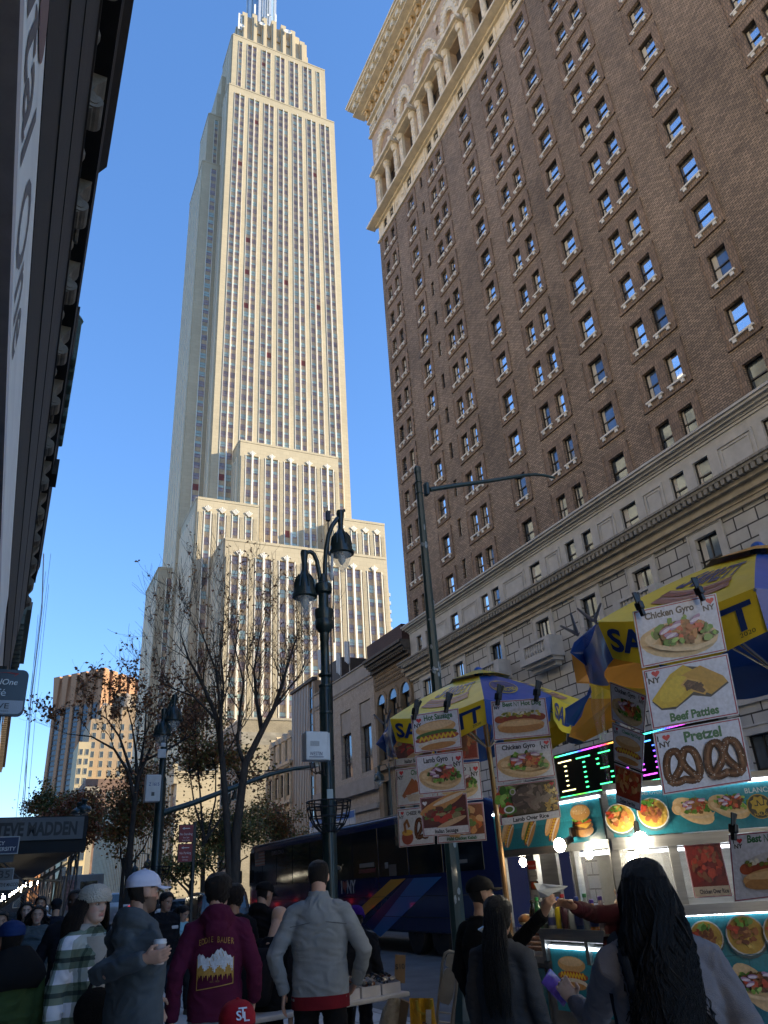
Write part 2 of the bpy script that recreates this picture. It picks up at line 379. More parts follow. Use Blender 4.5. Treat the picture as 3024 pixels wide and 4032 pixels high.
# upper tier
sh = block('t', 189, 228, -80.4, -41.0, 270, 311.5)
face((189, -41.0, 0), (0, -1, 0), (-1, 0, 0), 39.4, 274.5, 311.5, [(0.06, 0.1, 'S')]+D7(5, 0.15, 0.1)+[(0.9, 0.94, 'S')], band=3.2, shell=sh, mull=mul, span=spn)
face((204, -41.0, 0), (-1, 0, 0), (0, 1, 0), 15, 274.5, 311.5, [(0.05, 0.12, 'S'), (0.25, 0.32, 'S'), (0.5, 0.57, 'S'), (0.75, 0.82, 'S')], band=3.2, shell=sh, mull=mul, span=spn, pier=0.4)
sh.b2((196, -43, 270), (222, -38.9, 294)); sh.b2((197, -43, 270), (222, -37.6, 284))
sh.build('upper_tier', M_LIME, ESB)
# north bays
for nm, xa, xb, yn, zt in (('north_bay', 195, 209, -34.8, 268), ('north_bay', 191, 212, -33.0, 236.5), ('north_bay', 194, 214, -29.3, 80.5)):
    sh = block(nm, xa, xb, -40 if zt > 100 else -34, yn, 0 if zt < 100 else 70, zt); w = -39.6-yn if zt > 100 else -33.7-yn
    L = abs(w)
    face((xa, yn, 0), (0, -1, 0), (-1, 0, 0), L, 20, zt, [(0.42, 0.74, 'S')], band=3.0, pier=0.25, shell=sh, mull=mul, span=spn)
    face((xb, yn, 0), (-1, 0, 0), (0, 1, 0), xb-xa, 20, zt, [(0.06, 0.16, 'S'), (0.25, 0.35, 'S'), (0.44, 0.54, 'S'), (0.63, 0.73, 'S'), (0.82, 0.92, 'S')], band=3.0, pier=0.35, shell=sh, mull=mul, span=spn)
    sh.build(nm, M_LIME, ESB)
# stepped blocks on the sunny side
sh = block('b1', 178.3, 186, -75.4, -46, 30, 114.6)
face((178.3, -46, 0), (0, -1, 0), (-1, 0, 0), 29.4, 60, 114.6, D7(5, 0.19, 0.135), band=4.6, palm=True, shell=sh, mull=mul, span=spn)
face((185, -46, 0), (-1, 0, 0), (0, 1, 0), 6.7, 60, 114.6, [(0.2, 0.36, 'S'), (0.62, 0.78, 'S')], band=4.6, pier=0.3, shell=sh, mull=mul, span=spn)
sh.build('setback_block', M_LIME, ESB)
for ya, yb in ((-33.9, -49.7), (-70.3, -86.2)):
    sh = block('b2', 172, 195, yb, ya, 20, 91.5)
    face((172, ya, 0), (0, -1, 0), (-1, 0, 0), 15.8, 20, 91.5, [(0.11, 0.225, 'S'), (0.34, 0.455, 'S'), (0.56, 0.675, 'S'), (0.78, 0.895, 'S')], band=3.6, palm=True, shell=sh, mull=mul, span=spn)
    if ya > -40: face((194, ya, 0), (-1, 0, 0), (0, 1, 0), 22, 20, 91.5, [(0.03+k*0.12, 0.09+k*0.12, 'S') for k in range(8)], band=3.6, pier=0.35, shell=sh, mull=mul, span=spn)
    else: face((178.3, ya, 0), (-1, 0, 0), (0, 1, 0), 6.3, 60, 91.5, [], band=3.6, pier=0.1, shell=sh, mull=mul, span=spn)
    sh.build('setback_block', M_LIME, ESB)
sh = block('b3', 160, 180, -79.9, -38.4, 0, 75.6)
face((160, -38.4, 0), (0, -1, 0), (-1, 0, 0), 41.5, 6, 75.6, D7(7, 0.1385, 0.1), band=4.2, palm=True, shell=sh, mull=mul, span=spn)
face((172, -38.4, 0), (-1, 0, 0), (0, 1, 0), 12, 6, 75.6, [(0.1, 0.2, 'S'), (0.36, 0.46, 'S'), (0.62, 0.72, 'S')], band=4.2, pier=0.35, shell=sh, mull=mul, span=spn)
sh.build('setback_block', M_LIME, ESB)
# street podium
sh = block('pod', 141, 262, -100, -27, 0, 21)
def Pp(a, z, d): return V((262-a, -27-d, z))
for k in range(40):
    a = k*3.0
    pbox(sh, Pp, a, a+1.25, 0, 19, -0.45, 0)
    pbox(spn, Pp, a+1.25, a+3.0, 0, 17.8, -0.05, 0)
    for f in range(4): _wins.append(((V((262-a, -27, 5))-EYE).length+200, Pp, a+1.45, a+2.8, 3+f*3.8, 5.4+f*3.8))
pbox(sh, Pp, 0, 121, 18.9, 21.6, -0.6, 0); pbox(sh, Pp, 0, 121, 21.6, 22.2, -0.9, 0)
sh.build('podium', M_LIME, ESB)
spn.build('spandrel_panels', M_SPAN, ESB); mul.build('mullions', M_CHROME, ESB)
_wins.sort(key=lambda w: w[0])
WM = [M_WGLASS, M_BLIND, M_REDFR, mat('red_blind', (0.16, 0.03, 0.02), 0.5)]
for w in _wins[:100]:
    mb = MB(); add_window(mb, *w[1:]); mb.build('window', WM, ESB)
mb = MB()
for w in _wins[100:]: add_window(mb, *w[1:])
mb.build('window', WM, ESB)['kind'] = 'stuff'
# crown with buttresses, then the glass and metal mast
cr = MB()
for (x0, x1, y0, y1, z1) in ((198, 224, -76.5, -45.4, 331), (198.5, 223, -75.2, -45.7, 338.5), (199, 222, -73, -46.2, 344.3)): cr.b2((x0, y0, 311), (x1, y1, z1))
for k in range(7):
    y = -47.6-k*4.35; hh = (343.5, 345, 345.6, 346, 345.6, 344.6, 339.5)[k]
    cr.b2((197.2, y-1.1, 311), (201, y+1.1, hh)); cr.b2((196.8, y-0.45, 311), (200, y+0.45, hh-2.5))
    if k < 6:
        for q in ((197.85, y-2.9, 333.5 if k in (1, 2, 3, 4) else 324, 1.4, 2.5), (197.6, y-3.4, 317, 1.05, 4.5), (197.6, y-2.05, 317, 1.0, 4.5)): dk = MB(); dk.b2(q[:3], (q[0]+0.6, q[1]+q[3], q[2]+q[4])); dk.build('crown_window', M_SPAN, ESB)
cr.b2((200, -76.8, 311), (220, -74, 343)); cr.b2((203, -47, 311), (220, -45.2, 341))
cr.build('crown', M_LIME2, ESB)
ms = MB(); ms.lathe((211, -58.5, 343), [(6.4, 0), (6.4, 40), (5.2, 40.2), (5.2, 60), (3, 66), (2.6, 72)], 8)
ms.build('mast_shaft', mat('mast_glass', (0.30, 0.42, 0.55), 0.2, 0.4, var=0.25, scale=0.4), ESB)
ms = MB()
for k in range(8):
    a = k*math.pi/4+math.pi/8; c = V((211+6.4*math.cos(a), -58.5+6.4*math.sin(a), 343)); ms.b2(c-V((0.55, 0.55, 0)), c+V((0.55, 0.55, 41)))
for dy in (-1.1, 0, 1.1): ms.b2((204.4, -58.5+dy-0.16, 343), (205.4, -58.5+dy+0.16, 384))
ms.build('mast_ribs', mat('mast_metal', (0.75, 0.74, 0.70), 0.35, 0.6), ESB)
an = MB()
for (y, z, r) in ((-46, 331, 1.2), (-55, 338, 1.3), (-66.5, 340, 1.6), (-58, 346, 1.0)):
    an.lathe((196.3, y, z), [(0.1, 0), (r, 0.5), (r*0.96, 0.65), (0.1, 0.3)], 14, axis=(-1, 0.15, 0.1))
for (y, z, h) in ((-45.2, 331, 11), (-46.3, 331, 9), (-52, 346, 7), (-61.5, 346, 6), (-78.5, 311.6, 5)): an.b2((197.5, y-0.35, z), (198.2, y+0.35, z+h))
an.b2((187.6, -39, 236), (187.75, -38.85, 246)); an.b2((197.6, -46.6, 338.5), (198.2, -45, 339.2))
an.build('antennas', mat('antenna_white', (0.72, 0.72, 0.70), 0.5), ESB)
# ================================================================ the brown brick hotel across the street
HY = -27.0
HOT = thing('hotel_building', 'huge brown brick hotel with a rusticated stone base and an ornate cream terracotta top', 'building', (20, HY, 0))
M_BR = brickmat('brown_brick', (0.36, 0.27, 0.20), (0.185, 0.14, 0.105), (0.085, 0.072, 0.062), bw=0.30, bh=0.118, ms=0.02, stain=0.48, sscale=0.11, bump=0.8, patch=(0, 36.05, 36.75, (0.12, 0.075, 0.05)))
M_BR2 = brickmat('frame_brick', (0.28, 0.20, 0.145), (0.18, 0.13, 0.10), (0.09, 0.075, 0.065), bw=0.13, bh=0.3, ms=0.014, stain=0.35, sscale=0.5, bump=0.6)
M_ST = mat('hotel_stone', (0.40, 0.405, 0.40), 0.8, var=0.2, scale=1.3, bump=0.25, bscale=14)
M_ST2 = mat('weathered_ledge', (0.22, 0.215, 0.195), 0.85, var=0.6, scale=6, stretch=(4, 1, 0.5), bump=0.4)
M_RUST = brickmat('rusticated_stone', (0.41, 0.415, 0.405), (0.35, 0.355, 0.345), (0.05, 0.05, 0.05), bw=1.15, bh=0.62, ms=0.035, stain=0.2, sscale=0.7, bump=1.0)
M_SILL = mat('pale_sill_stone', (0.62, 0.62, 0.60), 0.8, var=0.15, scale=3)
M_TC = mat('cream_terracotta', (0.62, 0.55, 0.42), 0.65, var=0.22, scale=1.2, bump=0.2)
M_TC2 = mat('tan_terracotta', (0.42, 0.32, 0.23), 0.75, var=0.25, scale=1.0, bump=0.3)
M_FRM = mat('black_window_frame', (0.012, 0.012, 0.013), 0.45)
M_GLASS = mat('reflecting_glass', (0.80, 0.83, 0.86), 0.03, 0.9, var=0.08, scale=0.7)
M_GLASS2 = mat('dim_glass', (0.13, 0.17, 0.22), 0.06, 0.55, var=0.35, scale=0.8)
M_CURT = mat('white_curtain', (0.5, 0.5, 0.48), 0.9, var=0.15, scale=4, stretch=(8, 8, 0.3))
def PH(u, z, d): return V((u, HY-d, z))
COLS = [('P', 46.55, 47.35+0.75, 48.75, 49.55), ('S', 43.25, 44.35), ('P', 38.0, 38.85, 39.3, 40.2), ('S', 33.5, 34.6), ('P', 28.75, 29.55, 30.2, 31.05), ('S', 25.2, 26.35), ('P', 20.4, 21.3, 21.9, 22.8), ('S', 16.35, 17.4), ('P', 10.15, 11.0, 11.4, 12.1), ('S', 6.9, 8.0), ('P', 1.4, 2.3, 2.9, 3.8), ('S', -2.6, -1.5)]
COLS[0] = ('P', 47.32, 48.12, 48.76, 49.56)
ROWS = [(19.56, 21.18, 0)]+[(22.68+3.2*k, 24.36+3.2*k, 1) for k in range(12)]
bh = []; specs = []
for c in COLS:
    for (z0, z1, k) in ROWS:
        for a, b in ((c[1], c[2]),)+(((c[3], c[4]),) if c[0] == 'P' else ()):
            bh.append((a, b, z0, z1)); specs.append((a, b, z0, z1, k))
for k in range(13): bh.append((41.5, 41.95, 20.2+3.2*k, 21.6+3.2*k)); specs.append((41.5, 41.95, 20.2+3.2*k, 21.6+3.2*k, 2))
wl = MB(); facade(wl, PH, (-6, 50.65), (19.3, 60.35), bh, 0.42)
wl.build('brick_wall', M_BR, HOT)
fr = MB()
for c in COLS:                                                   # raised brick surrounds
    for (z0, z1, k) in ROWS:
        a, b = c[1]-0.42, c[-1]+0.42; t = z1+0.38; bt = z0-0.5 if k else z0-0.2
        holes = [(c[1], c[2], z0, z1)]+([(c[3], c[4], z0, z1)] if c[0] == 'P' else [])
        facade(fr, lambda u, z, d: V((u, HY+0.05-d, z)), (a, b), (bt, t), holes, 0.05)
        for u0, u1, q0, q1 in ((a, a+0.06, bt, t), (b-0.06, b, bt, t), (a, b, bt, bt+0.06)): pbox(fr, PH, u0, u1, q0, q1, -0.085, -0.0)
        pbox(fr, PH, a, a+0.09, t-0.12, t+0.05, -0.09, 0); pbox(fr, PH, b-0.09, b, t-0.12, t+0.05, -0.09, 0)
fr.build('brick_surrounds', M_BR2, HOT)
def hotel_window(a, b, z0, z1, k, parent, P=PH, dep=0.2, curt=True, glass=None, stuff=None):
    """sash window: dark frame, two panes, stone sill on two little brackets"""
    f, g, s, c = stuff or (MB(), MB(), MB(), MB()); w = 0.06; zm = (z0+z1)/2
    framebox(f, P, a, b, z0, z1, w, dep-0.06, dep+0.08)
    pbox(f, P, a+w, b-w, zm-0.035, zm+0.035, dep-0.03, dep+0.06)
    if k == 3: pbox(f, P, (a+b)/2-0.035, (a+b)/2+0.035, z0+w, z1-w, dep-0.04, dep+0.06)
    for q, (p0, p1) in enumerate(((z0+w, zm-0.035), (zm+0.035, z1-w))):
        d = dep+0.03-0.02*q; t = rnd.uniform(-0.006, 0.006)
        g.poly([P(a+w, p0, d+t), P(b-w, p0, d-t), P(b-w, p1, d-t), P(a+w, p1, d+t)])
    if curt and rnd.random() < 0.6:
        ww = (b-a)*rnd.uniform(0.1, 0.28); pbox(c, P, b-w-ww, b-w, z0+w, z1-w, dep+0.002, dep+0.006)
    if k == 1:
        pbox(s, P, a-0.13, b+0.13, z0-0.1, z0, -0.15, 0.25); pbox(s, P, a-0.02, a+0.17, z0-0.3, z0-0.1, -0.13, 0.02); pbox(s, P, b-0.17, b+0.02, z0-0.3, z0-0.1, -0.13, 0.02)
    if stuff: return
    o = f.build('window', M_FRM, parent); g.build('pane', glass or M_GLASS, o)
    if c.f: c.build('curtain', M_CURT, o)
    if s.f: s.build('sill', M_SILL, o)
specs = [(a, b, z0, z1, k, ((PH(a, z0, 0)-EYE).length), 'b') for a, b, z0, z1, k in specs]
# stone storeys below the brick
SW = []
for c in COLS:
    for a, b in ((c[1], c[2]),)+(((c[3], c[4]),) if c[0] == 'P' else ()): SW.append((a, b, 16.72, 18.26))
wl = MB(); facade(wl, PH, (-6, 50.65), (16.2, 19.3), SW, 0.42)
edges = sorted([(c[1]-0.3, c[-1]+0.3) for c in COLS])
for (l0, l1), (r0, r1) in zip(edges, edges[1:]):                 # sunk-looking panels: raised double mouldings
    a, b = l1+0.18, r0-0.18
    framebox(wl, PH, a, b, 16.86, 18.3, 0.12, -0.05, 0.01); framebox(wl, PH, a+0.24, b-0.24, 17.06, 18.1, 0.07, -0.035, 0.01)
pbox(wl, PH, -6, 50.68, 18.78, 18.9, -0.06, 0.01)
wl.build('stone_storey', M_ST, HOT)
for a, b, z0, z1 in SW: specs.append((a, b, z0, z1, 0, (PH(a, z0, 0)-EYE).length, 's'))
tr = MB()
for z0, z1, d in ((19.2, 19.34, 0.42), (19.34, 19.46, 0.5), (19.05, 19.2, 0.25), (18.92, 19.05, 0.12)): pbox(tr, PH, -6, 50.65+d, z0, z1, -d, 0.02)
tr.build('belt_course', M_ST, HOT)
tr = MB()
pbox(tr, PH, -6, 51.4, 16.44, 16.56, -0.95, 0.02); pbox(tr, PH, -6, 51.4, 16.3, 16.44, -0.88, 0.02)
for k in range(int(57/0.32)): pbox(tr, PH, -6+k*0.32, -6+k*0.32+0.2, 16.06, 16.3, -0.86, 0.02)
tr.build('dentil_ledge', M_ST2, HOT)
tr = MB()
for z0, z1, d in ((15.86, 16.06, 0.62), (15.5, 15.86, 0.42), (15.3, 15.5, 0.22), (15.1, 15.3, 0.16)): pbox(tr, PH, -6, 50.65+d, z0, z1, -d, 0.02)
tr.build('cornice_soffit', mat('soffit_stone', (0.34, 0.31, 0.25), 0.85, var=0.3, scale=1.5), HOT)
RW = []
for c in COLS:
    m = (c[1]+c[-1])/2; w = 0.62
    RW += [(m-w, m+w, 12.6, 14.72), (m-w, m+w, 7.6, 10.0), (m-w, m+w, 3.4, 6.0)]
wl = MB(); facade(wl, PH, (-6, 50.62), (0, 15.1), RW, 0.45); wl.build('rusticated_base', M_RUST, HOT)
for a, b, z0, z1 in RW:
    sr = MB()
    specs.append((a, b, z0, z1, 3, (PH(a, z0, 0)-EYE).length, 's')); framebox(sr, PH, a-0.34, b+0.34, z0-0.34, z1+0.34, 0.33, -0.06, 0.0)
    framebox(sr, PH, a-0.4, b+0.4, z0-0.4, z1+0.4, 0.08, -0.1, 0.0); sr.build('stone_surround', M_ST, HOT)
for c0 in (34.05, 43.8-4.55, 25.77, 16.9):                        # balconies with balusters
    b = MB(); m = c0
    pbox(b, PH, m-1.5, m+1.5, 12.2, 12.42, -0.95, 0); pbox(b, PH, m-1.35, m+1.35, 12.0, 12.2, -0.75, 0); pbox(b, PH, m-1.1, m+1.1, 11.75, 12.0, -0.45, 0)
    pbox(b, PH, m-1.48, m+1.48, 13.2, 13.34, -0.92, -0.66); pbox(b, PH, m-1.46, m+1.46, 12.42, 12.55, -0.9, -0.68)
    for s in (-1, 1): pbox(b, PH, m+s*1.24-0.24, m+s*1.24+0.24, 12.42, 13.2, -0.92, -0.66); pbox(b, PH, m+s*1.4-0.08, m+s*1.4+0.08, 12.42, 13.34, -0.66, 0)
    for k in range(8): b.lathe(PH(m-0.85+k*0.243, 12.55, -0.79), [(0.05, 0), (0.06, 0.08), (0.1, 0.25), (0.05, 0.48), (0.07, 0.65)], 8)
    b.build('balcony', M_ST, HOT)
    if m > 30: 
        k = MB(); k.lathe(PH(m-5, 8.9, -0.0), [(0.42, 0), (0.42, 0.5)], 16, axis=(0, 1, 0)); k.build('scroll_bracket', M_ST, HOT)
# ornate top
wl = MB(); FWN = []
for c in COLS:
    if c[0] == 'P': FWN += [(c[1], c[2], 61.15, 62.3), (c[3], c[4], 61.15, 62.3)]
    else: FWN.append((c[1]+0.1, c[2]-0.1, 61.15, 62.3))
facade(wl, PH, (-6, 50.65), (60.35, 62.5), FWN, 0.35)
for (l0, l1), (r0, r1) in zip(edges, edges[1:]):
    n = int((r0-l1)/0.9)
    for k in range(n): wl.lathe(PH(l1+(k+0.5)*(r0-l1)/n, 61.6, 0.0), [(0.33, -0.02), (0.3, 0.06), (0.2, 0.03), (0.1, 0.1)], 10, axis=(0, 1, 0))
    pbox(wl, PH, l1-0.1, l1+0.12, 60.8, 62.45, -0.09, 0); pbox(wl, PH, r0-0.12, r0+0.1, 60.8, 62.45, -0.09, 0)
wl.build('frieze', M_TC, HOT)
for a, b, z0, z1 in FWN: specs.append((a, b, z0, z1, 0, (PH(a, z0, 0)-EYE).length, 'b'))
tr = MB()
for z0, z1, d in ((60.3, 60.52, 0.16), (60.52, 60.72, 0.08), (62.5, 62.75, 0.25), (62.75, 63.0, 0.95), (63.0, 63.25, 0.85), (63.25, 63.6, 0.68), (63.6, 63.9, 0.52), (63.9, 64.2, 0.42)): pbox(tr, PH, -6, 50.65+d, z0, z1, -d, 0.02)
tr.build('belt_cornice', M_TC, HOT)
# arcade storey: tan ground, tall niches with columns, shelf slabs and arches
AZ0, AZ1 = 64.2, 76.2
pitchA = 4.6; niches = []
for k in range(12):
    u = 47.45-k*pitchA; niches.append((u, 1.75 if k % 2 == 0 else 1.0))
NH = [(u-w, u+w, 64.6, 68.3) for u, w in niches if u > -4]+[(u-pitchA/2-0.22, u-pitchA/2+0.22, z, z+1.2) for u, w in niches if u > -2 for z in (65.4, 69.6, 72.8)]
wl = MB(); facade(wl, PH, (-6, 50.65), (AZ0, AZ1), NH, 0.75)
for u, w in niches:                                              # studded ground
    for i in range(3):
        for j in range(15):
            x = u-pitchA/2-0.55+i*0.45+(0.2 if j % 2 else 0)
            if x > -4 and abs(x-(u-pitchA/2)) > 0.32: wl.ell(PH(x, 65+j*0.7, 0), (0.085, 0.06, 0.085), 6, 4)
wl.build('arcade_wall', M_TC2, HOT)
M_TCS = mat('shaded_tympanum', (0.34, 0.24, 0.16), 0.8, var=0.3, scale=2)  # darker tan than the arch ring
for u, w in niches:
    if u < -4: continue
    nk = MB()
    pbox(nk, PH, u-w-0.74, u+w+0.74, 68.62, 68.98, -1.0, 0.02); pbox(nk, PH, u-w-0.6, u+w+0.6, 68.42, 68.62, -0.7, 0.02)
    for s in (-1, 1):                                            # pilasters with knotted relief
        x = u+s*(w+0.27); pbox(nk, PH, x-0.3, x+0.3, 64.2, 68.42, -0.3, 0.02); nk.lathe(PH(x, 67.85, -0.22), [(0.26, 0), (0.3, 0.1), (0.40, 0.35), (0.44, 0.58)], 10)
        for q in range(6): nk.ell(PH(x+(0.12 if q % 2 else -0.12), 64.6+q*0.55, -0.31), (0.2, 0.08, 0.22), 7, 5)
    if w > 1.2: nk.lathe(PH(u, 64.2, -0.12), [(0.42, 0), (0.28, 0.25), (0.28, 2.0), (0.24, 3.5), (0.42, 3.75), (0.46, 4.25)], 12)
    for s in (-1, 1): nk.ell(PH(u+s*(w+0.2), 69.45, -0.6), (0.3, 0.36, 0.5), 8, 6); pbox(nk, PH, u+s*(w+0.28)-0.34, u+s*(w+0.28)+0.34, 68.9, 70.05, -0.34, 0.02)
    n = 14; R0, R1 = w-0.06, w+0.6; zs = 4.3/R1                  # tall arch ring with beaded edge
    for i in range(n):
        a0, a1 = math.pi*i/n, math.pi*(i+1)/n
        nk.prism([PH(u+r*math.cos(a), 70.0+r*zs*math.sin(a), -0.32) for r, a in ((R0, a0), (R1, a0), (R1, a1), (R0, a1))], (0, -0.36, 0)); am = (a0+a1)/2; nk.ell(PH(u+(R1-0.12)*math.cos(am), 70.0+(R1-0.12)*zs*math.sin(am), -0.34), (0.17, 0.12, 0.17), 6, 4); nk.ell(PH(u+(R0+0.1)*math.cos(am), 70.0+(R0+0.1)*zs*math.sin(am), -0.34), (0.1, 0.08, 0.1), 6, 4)
    o = nk.build('arcade_bay', M_TC, HOT)
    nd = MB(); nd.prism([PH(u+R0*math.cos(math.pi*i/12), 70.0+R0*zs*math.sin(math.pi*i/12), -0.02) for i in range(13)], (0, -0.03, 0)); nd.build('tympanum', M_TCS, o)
    for g in ((u-w+0.12, u-0.35), (u+0.35, u+w-0.12)) if w > 1.2 else ((u-w+0.2, u+w-0.2),): nd = MB(); pbox(nd, PH, g[0], g[1], 64.8, 68.0, 0.6, 0.7); nd.build('arcade_window', M_FRM, HOT)
    nd = MB(); nd.ell(PH(u-pitchA/2, 75.2, -0.05), (0.3, 0.1, 0.45), 10, 6); nd.build('oval_boss', M_TC, HOT)
# attic and main cornice
wl = MB(); AW = [(x, x+0.75, 76.9, 78.2) for x in (49-2.07*k for k in range(25)) if x > -5]
facade(wl, PH, (-6, 50.65), (76.2, 78.6), AW, 0.4)
for x0, _, _, _ in AW:
    for k in range(5): pbox(wl, PH, x0+0.9, x0+1.9, 76.8+k*0.3, 76.95+k*0.3, -0.1-0.03*(k % 2), 0.01)
pbox(wl, PH, -6, 50.9, 76.1, 76.35, -0.3, 0.02); wl.build('attic_storey', M_TC, HOT)
for a, b, z0, z1 in AW: am = MB(); pbox(am, PH, a, b, z0, z1, 0.32, 0.36); am.build('attic_window', M_FRM, HOT)
tr = MB()
for z0, z1, d in ((78.6, 78.85, 0.35), (80.5, 80.75, 0.75), (80.75, 80.95, 1.5), (81.9, 82.1, 1.75), (82.1, 82.45, 1.95), (82.45, 82.7, 2.1)): pbox(tr, PH, -6, 50.65+d, z0, z1, -d, 0.02)
pbox(tr, PH, -6, 50.65, 78.85, 81.9, -0.05, 0.02); pbox(tr, PH, -6, 50.65+1.2, 80.95, 81.9, -1.2, 0.02)
for k in range(46):
    u = 51.6-k*1.25
    if u > -5: pbox(tr, PH, u-0.62, u, 81.0, 81.9, -1.7, -1.2); pbox(tr, PH, u-0.55, u-0.07, 80.97, 81.2, -1.8, -1.2)
tr.build('main_cornice', M_TC, HOT)
M_OC = mat('ochre_terracotta', (0.52, 0.36, 0.18), 0.7, var=0.25, scale=1.5)
for k in range(46):
    u = 50.9-k*1.25; bk = MB()
    if u > -5: pbox(bk, PH, u-0.5, u, 79.1, 80.5, -0.5, -0.05); pbox(bk, PH, u-0.42, u-0.08, 78.86, 79.1, -0.3, -0.05); bk.lathe(PH(u-0.5, 80.1, -0.5), [(0.22, 0), (0.22, 0.5)], 8, axis=(1, 0, 0)); bk.build('cornice_bracket', M_OC, HOT)
core = MB(); core.b2((-16, HY-60, 0), (50.64, HY-0.8, 80)); core.b2((-16, HY-0.8, 0), (-6.01, HY, 80))
core.b2((50.2, HY-0.8, 0), (50.64, HY-0.005, 80)); core.build('building_core', M_BR, HOT)
specs.sort(key=lambda s: s[5]); 
vis = [s for s in specs if s[0] > 9.2 or s[2] < 20]; rest = [s for s in specs if s not in vis]
for s in vis[:100]: hotel_window(*s[:5], HOT, glass=M_GLASS2 if s[2] < 20 or (s[2] < 26 and rnd.random() < 0.4) else M_GLASS)  # lower rows get darker glass, a dim reflection put into the colour
f, g, s_, c = MB(), MB(), MB(), MB()
for s in vis[100:]+rest: hotel_window(*s[:5], None, stuff=(f, g, s_, c))
o = f.build('window', M_FRM, HOT); o['kind'] = 'stuff'; g.build('pane', M_GLASS, o); c.build('curtain', M_CURT, o); s_.build('sill', M_SILL, o)
lampw = MB(); lampw.lathe(PH(22.2, 17.15, 0.6), [(0.02, -0.5), (0.02, 0), (0.13, 0.02), (0.2, 0.16)], 12)
lampw.build('lit_lamp', mat('lamp_glow', (1.0, 0.62, 0.2), 0.5, emit=2.5), HOT)
# ================================================================ low row beyond the hotel
def window_grid(parent, P, rects, glass=M_GLASS2, dep=0.25, mull=2, fm=M_FRM, trans=0.5):
    for a, b, z0, z1 in rects:
        f = MB(); framebox(f, P, a, b, z0, z1, 0.07, dep-0.05, dep+0.06)
        for k in range(1, mull): x = a+(b-a)*k/mull; pbox(f, P, x-0.03, x+0.03, z0+0.07, z1-0.07, dep-0.03, dep+0.05)
        if trans: zz = z0+(z1-z0)*trans; pbox(f, P, a+0.07, b-0.07, zz-0.04, zz+0.04, dep-0.035, dep+0.05)
        g = MB(); g.poly([P(a+0.07, z0+0.07, dep+0.03), P(b-0.07, z0+0.07, dep+0.03), P(b-0.07, z1-0.07, dep+0.03), P(a+0.07, z1-0.07, dep+0.03)])
        o = f.build('window', fm, parent); g.build('pane', glass, o)
# (a) dark arched loft
LA = thing('loft_building', 'narrow dark brown loft building with tall round arches and a patterned brick frieze', 'building', (54, HY, 0))
mA = mat('dark_brownstone', (0.19, 0.145, 0.095), 0.85, var=0.3, scale=1.2, bump=0.4, bscale=10)
wl = MB(); ho = [(51.15+k*2.2, 52.65+k*2.2, z0, z1) for k in range(3) for z0, z1 in ((10.2, 14.6), (4.5, 8.6))]
facade(wl, PH, (50.66, 57.8), (0, 17.6), ho, 0.5)
for k in range(3):
    u = 51.9+k*2.2
    for i in range(10):
        a0, a1 = math.pi*i/10, math.pi*(i+1)/10
        wl.prism([PH(u+r*math.cos(a), 14.6+r*math.sin(a), -0.12) for r, a in ((0.75, a0), (1.05, a0), (1.05, a1), (0.75, a1))], (0, -0.14, 0))
        if i < 5: 
            for s in (1, -1): pass
    for s in (-1, 1): pbox(wl, PH, u+s*0.95-0.2, u+s*0.95+0.2, 10, 13.6, -0.16, 0); pbox(wl, PH, u+s*0.95-0.26, u+s*0.95+0.26, 13.6, 14.0, -0.24, 0); pbox(wl, PH, u+s*0.95-0.2, u+s*0.95+0.2, 14.0, 14.6, -0.16, 0)
for r in range(4):
    for k in range(22): pbox(wl, PH, 51+k*0.3+(0.15 if r % 2 else 0), 51.14+k*0.3+(0.15 if r % 2 else 0), 15.85+r*0.36, 16.05+r*0.36, -0.09, 0)
pbox(wl, PH, 50.66, 57.8, 9.4, 9.8, -0.3, 0)
wl.build('wall', mA, LA)
dk = MB()
for k in range(3):
    u = 51.9+k*2.2; dk.poly([PH(u+0.75*math.cos(math.pi*i/12), 14.6+0.75*math.sin(math.pi*i/12), -0.02) for i in range(13)])
dk.build('arch_light', M_GLASS2, LA)
cn = MB()
for z0, z1, d in ((17.3, 17.55, 0.25), (17.75, 17.95, 0.6), (17.95, 18.2, 0.8), (18.2, 18.42, 0.95)): pbox(cn, PH, 50.68, 57.85, z0, z1, -d, 0.02)
for k in range(20): pbox(cn, PH, 50.75+k*0.35, 50.93+k*0.35, 17.55, 17.75, -0.55, 0.02)
cn.build('cornice', mat('dark_cornice', (0.075, 0.065, 0.055), 0.8, var=0.3), LA)
window_grid(LA, PH, ho, dep=0.35, mull=1)
cc = MB(); cc.b2((50.7, -45, 0), (57.78, HY-0.6, 17.5)); cc.build('building_core', mA, LA)
# (b) grey brick with tall bays
GB = thing('grey_store', 'grey brick store with tall dark window bays and a plain grey parapet', 'building', (65, HY, 0))
mG = brickmat('pale_grey_brick', (0.40, 0.36, 0.31), (0.33, 0.29, 0.255), (0.2, 0.18, 0.16), bw=0.24, bh=0.075, ms=0.012, stain=0.25, sscale=2.0)
ho = [(59.0, 61.4, 10.2, 15.9), (62.9, 65.3, 10.2, 15.9), (66.8, 69.2, 10.2, 15.9)]
ho = [(58.7, 61.0, 9.8, 15.6), (63.0, 65.4, 9.8, 15.6), (67.4, 69.8, 9.8, 15.6)]
wl = MB(); facade(wl, PH, (57.82, 72), (0, 17.5), ho, 0.5); wl.build('wall', mG, GB)
pp = MB(); pbox(pp, PH, 57.83, 72, 17.5, 18.7, -0.1, 0.4); pbox(pp, PH, 57.83, 72, 18.7, 18.8, -0.2, 0.4); pbox(pp, PH, 57.83, 72, 17.2, 17.35, -0.08, 0)
for a, b, z0, z1 in ho: pbox(pp, PH, a+0.08, b-0.08, z1-2.0, z1-0.05, 0.1, 0.3)
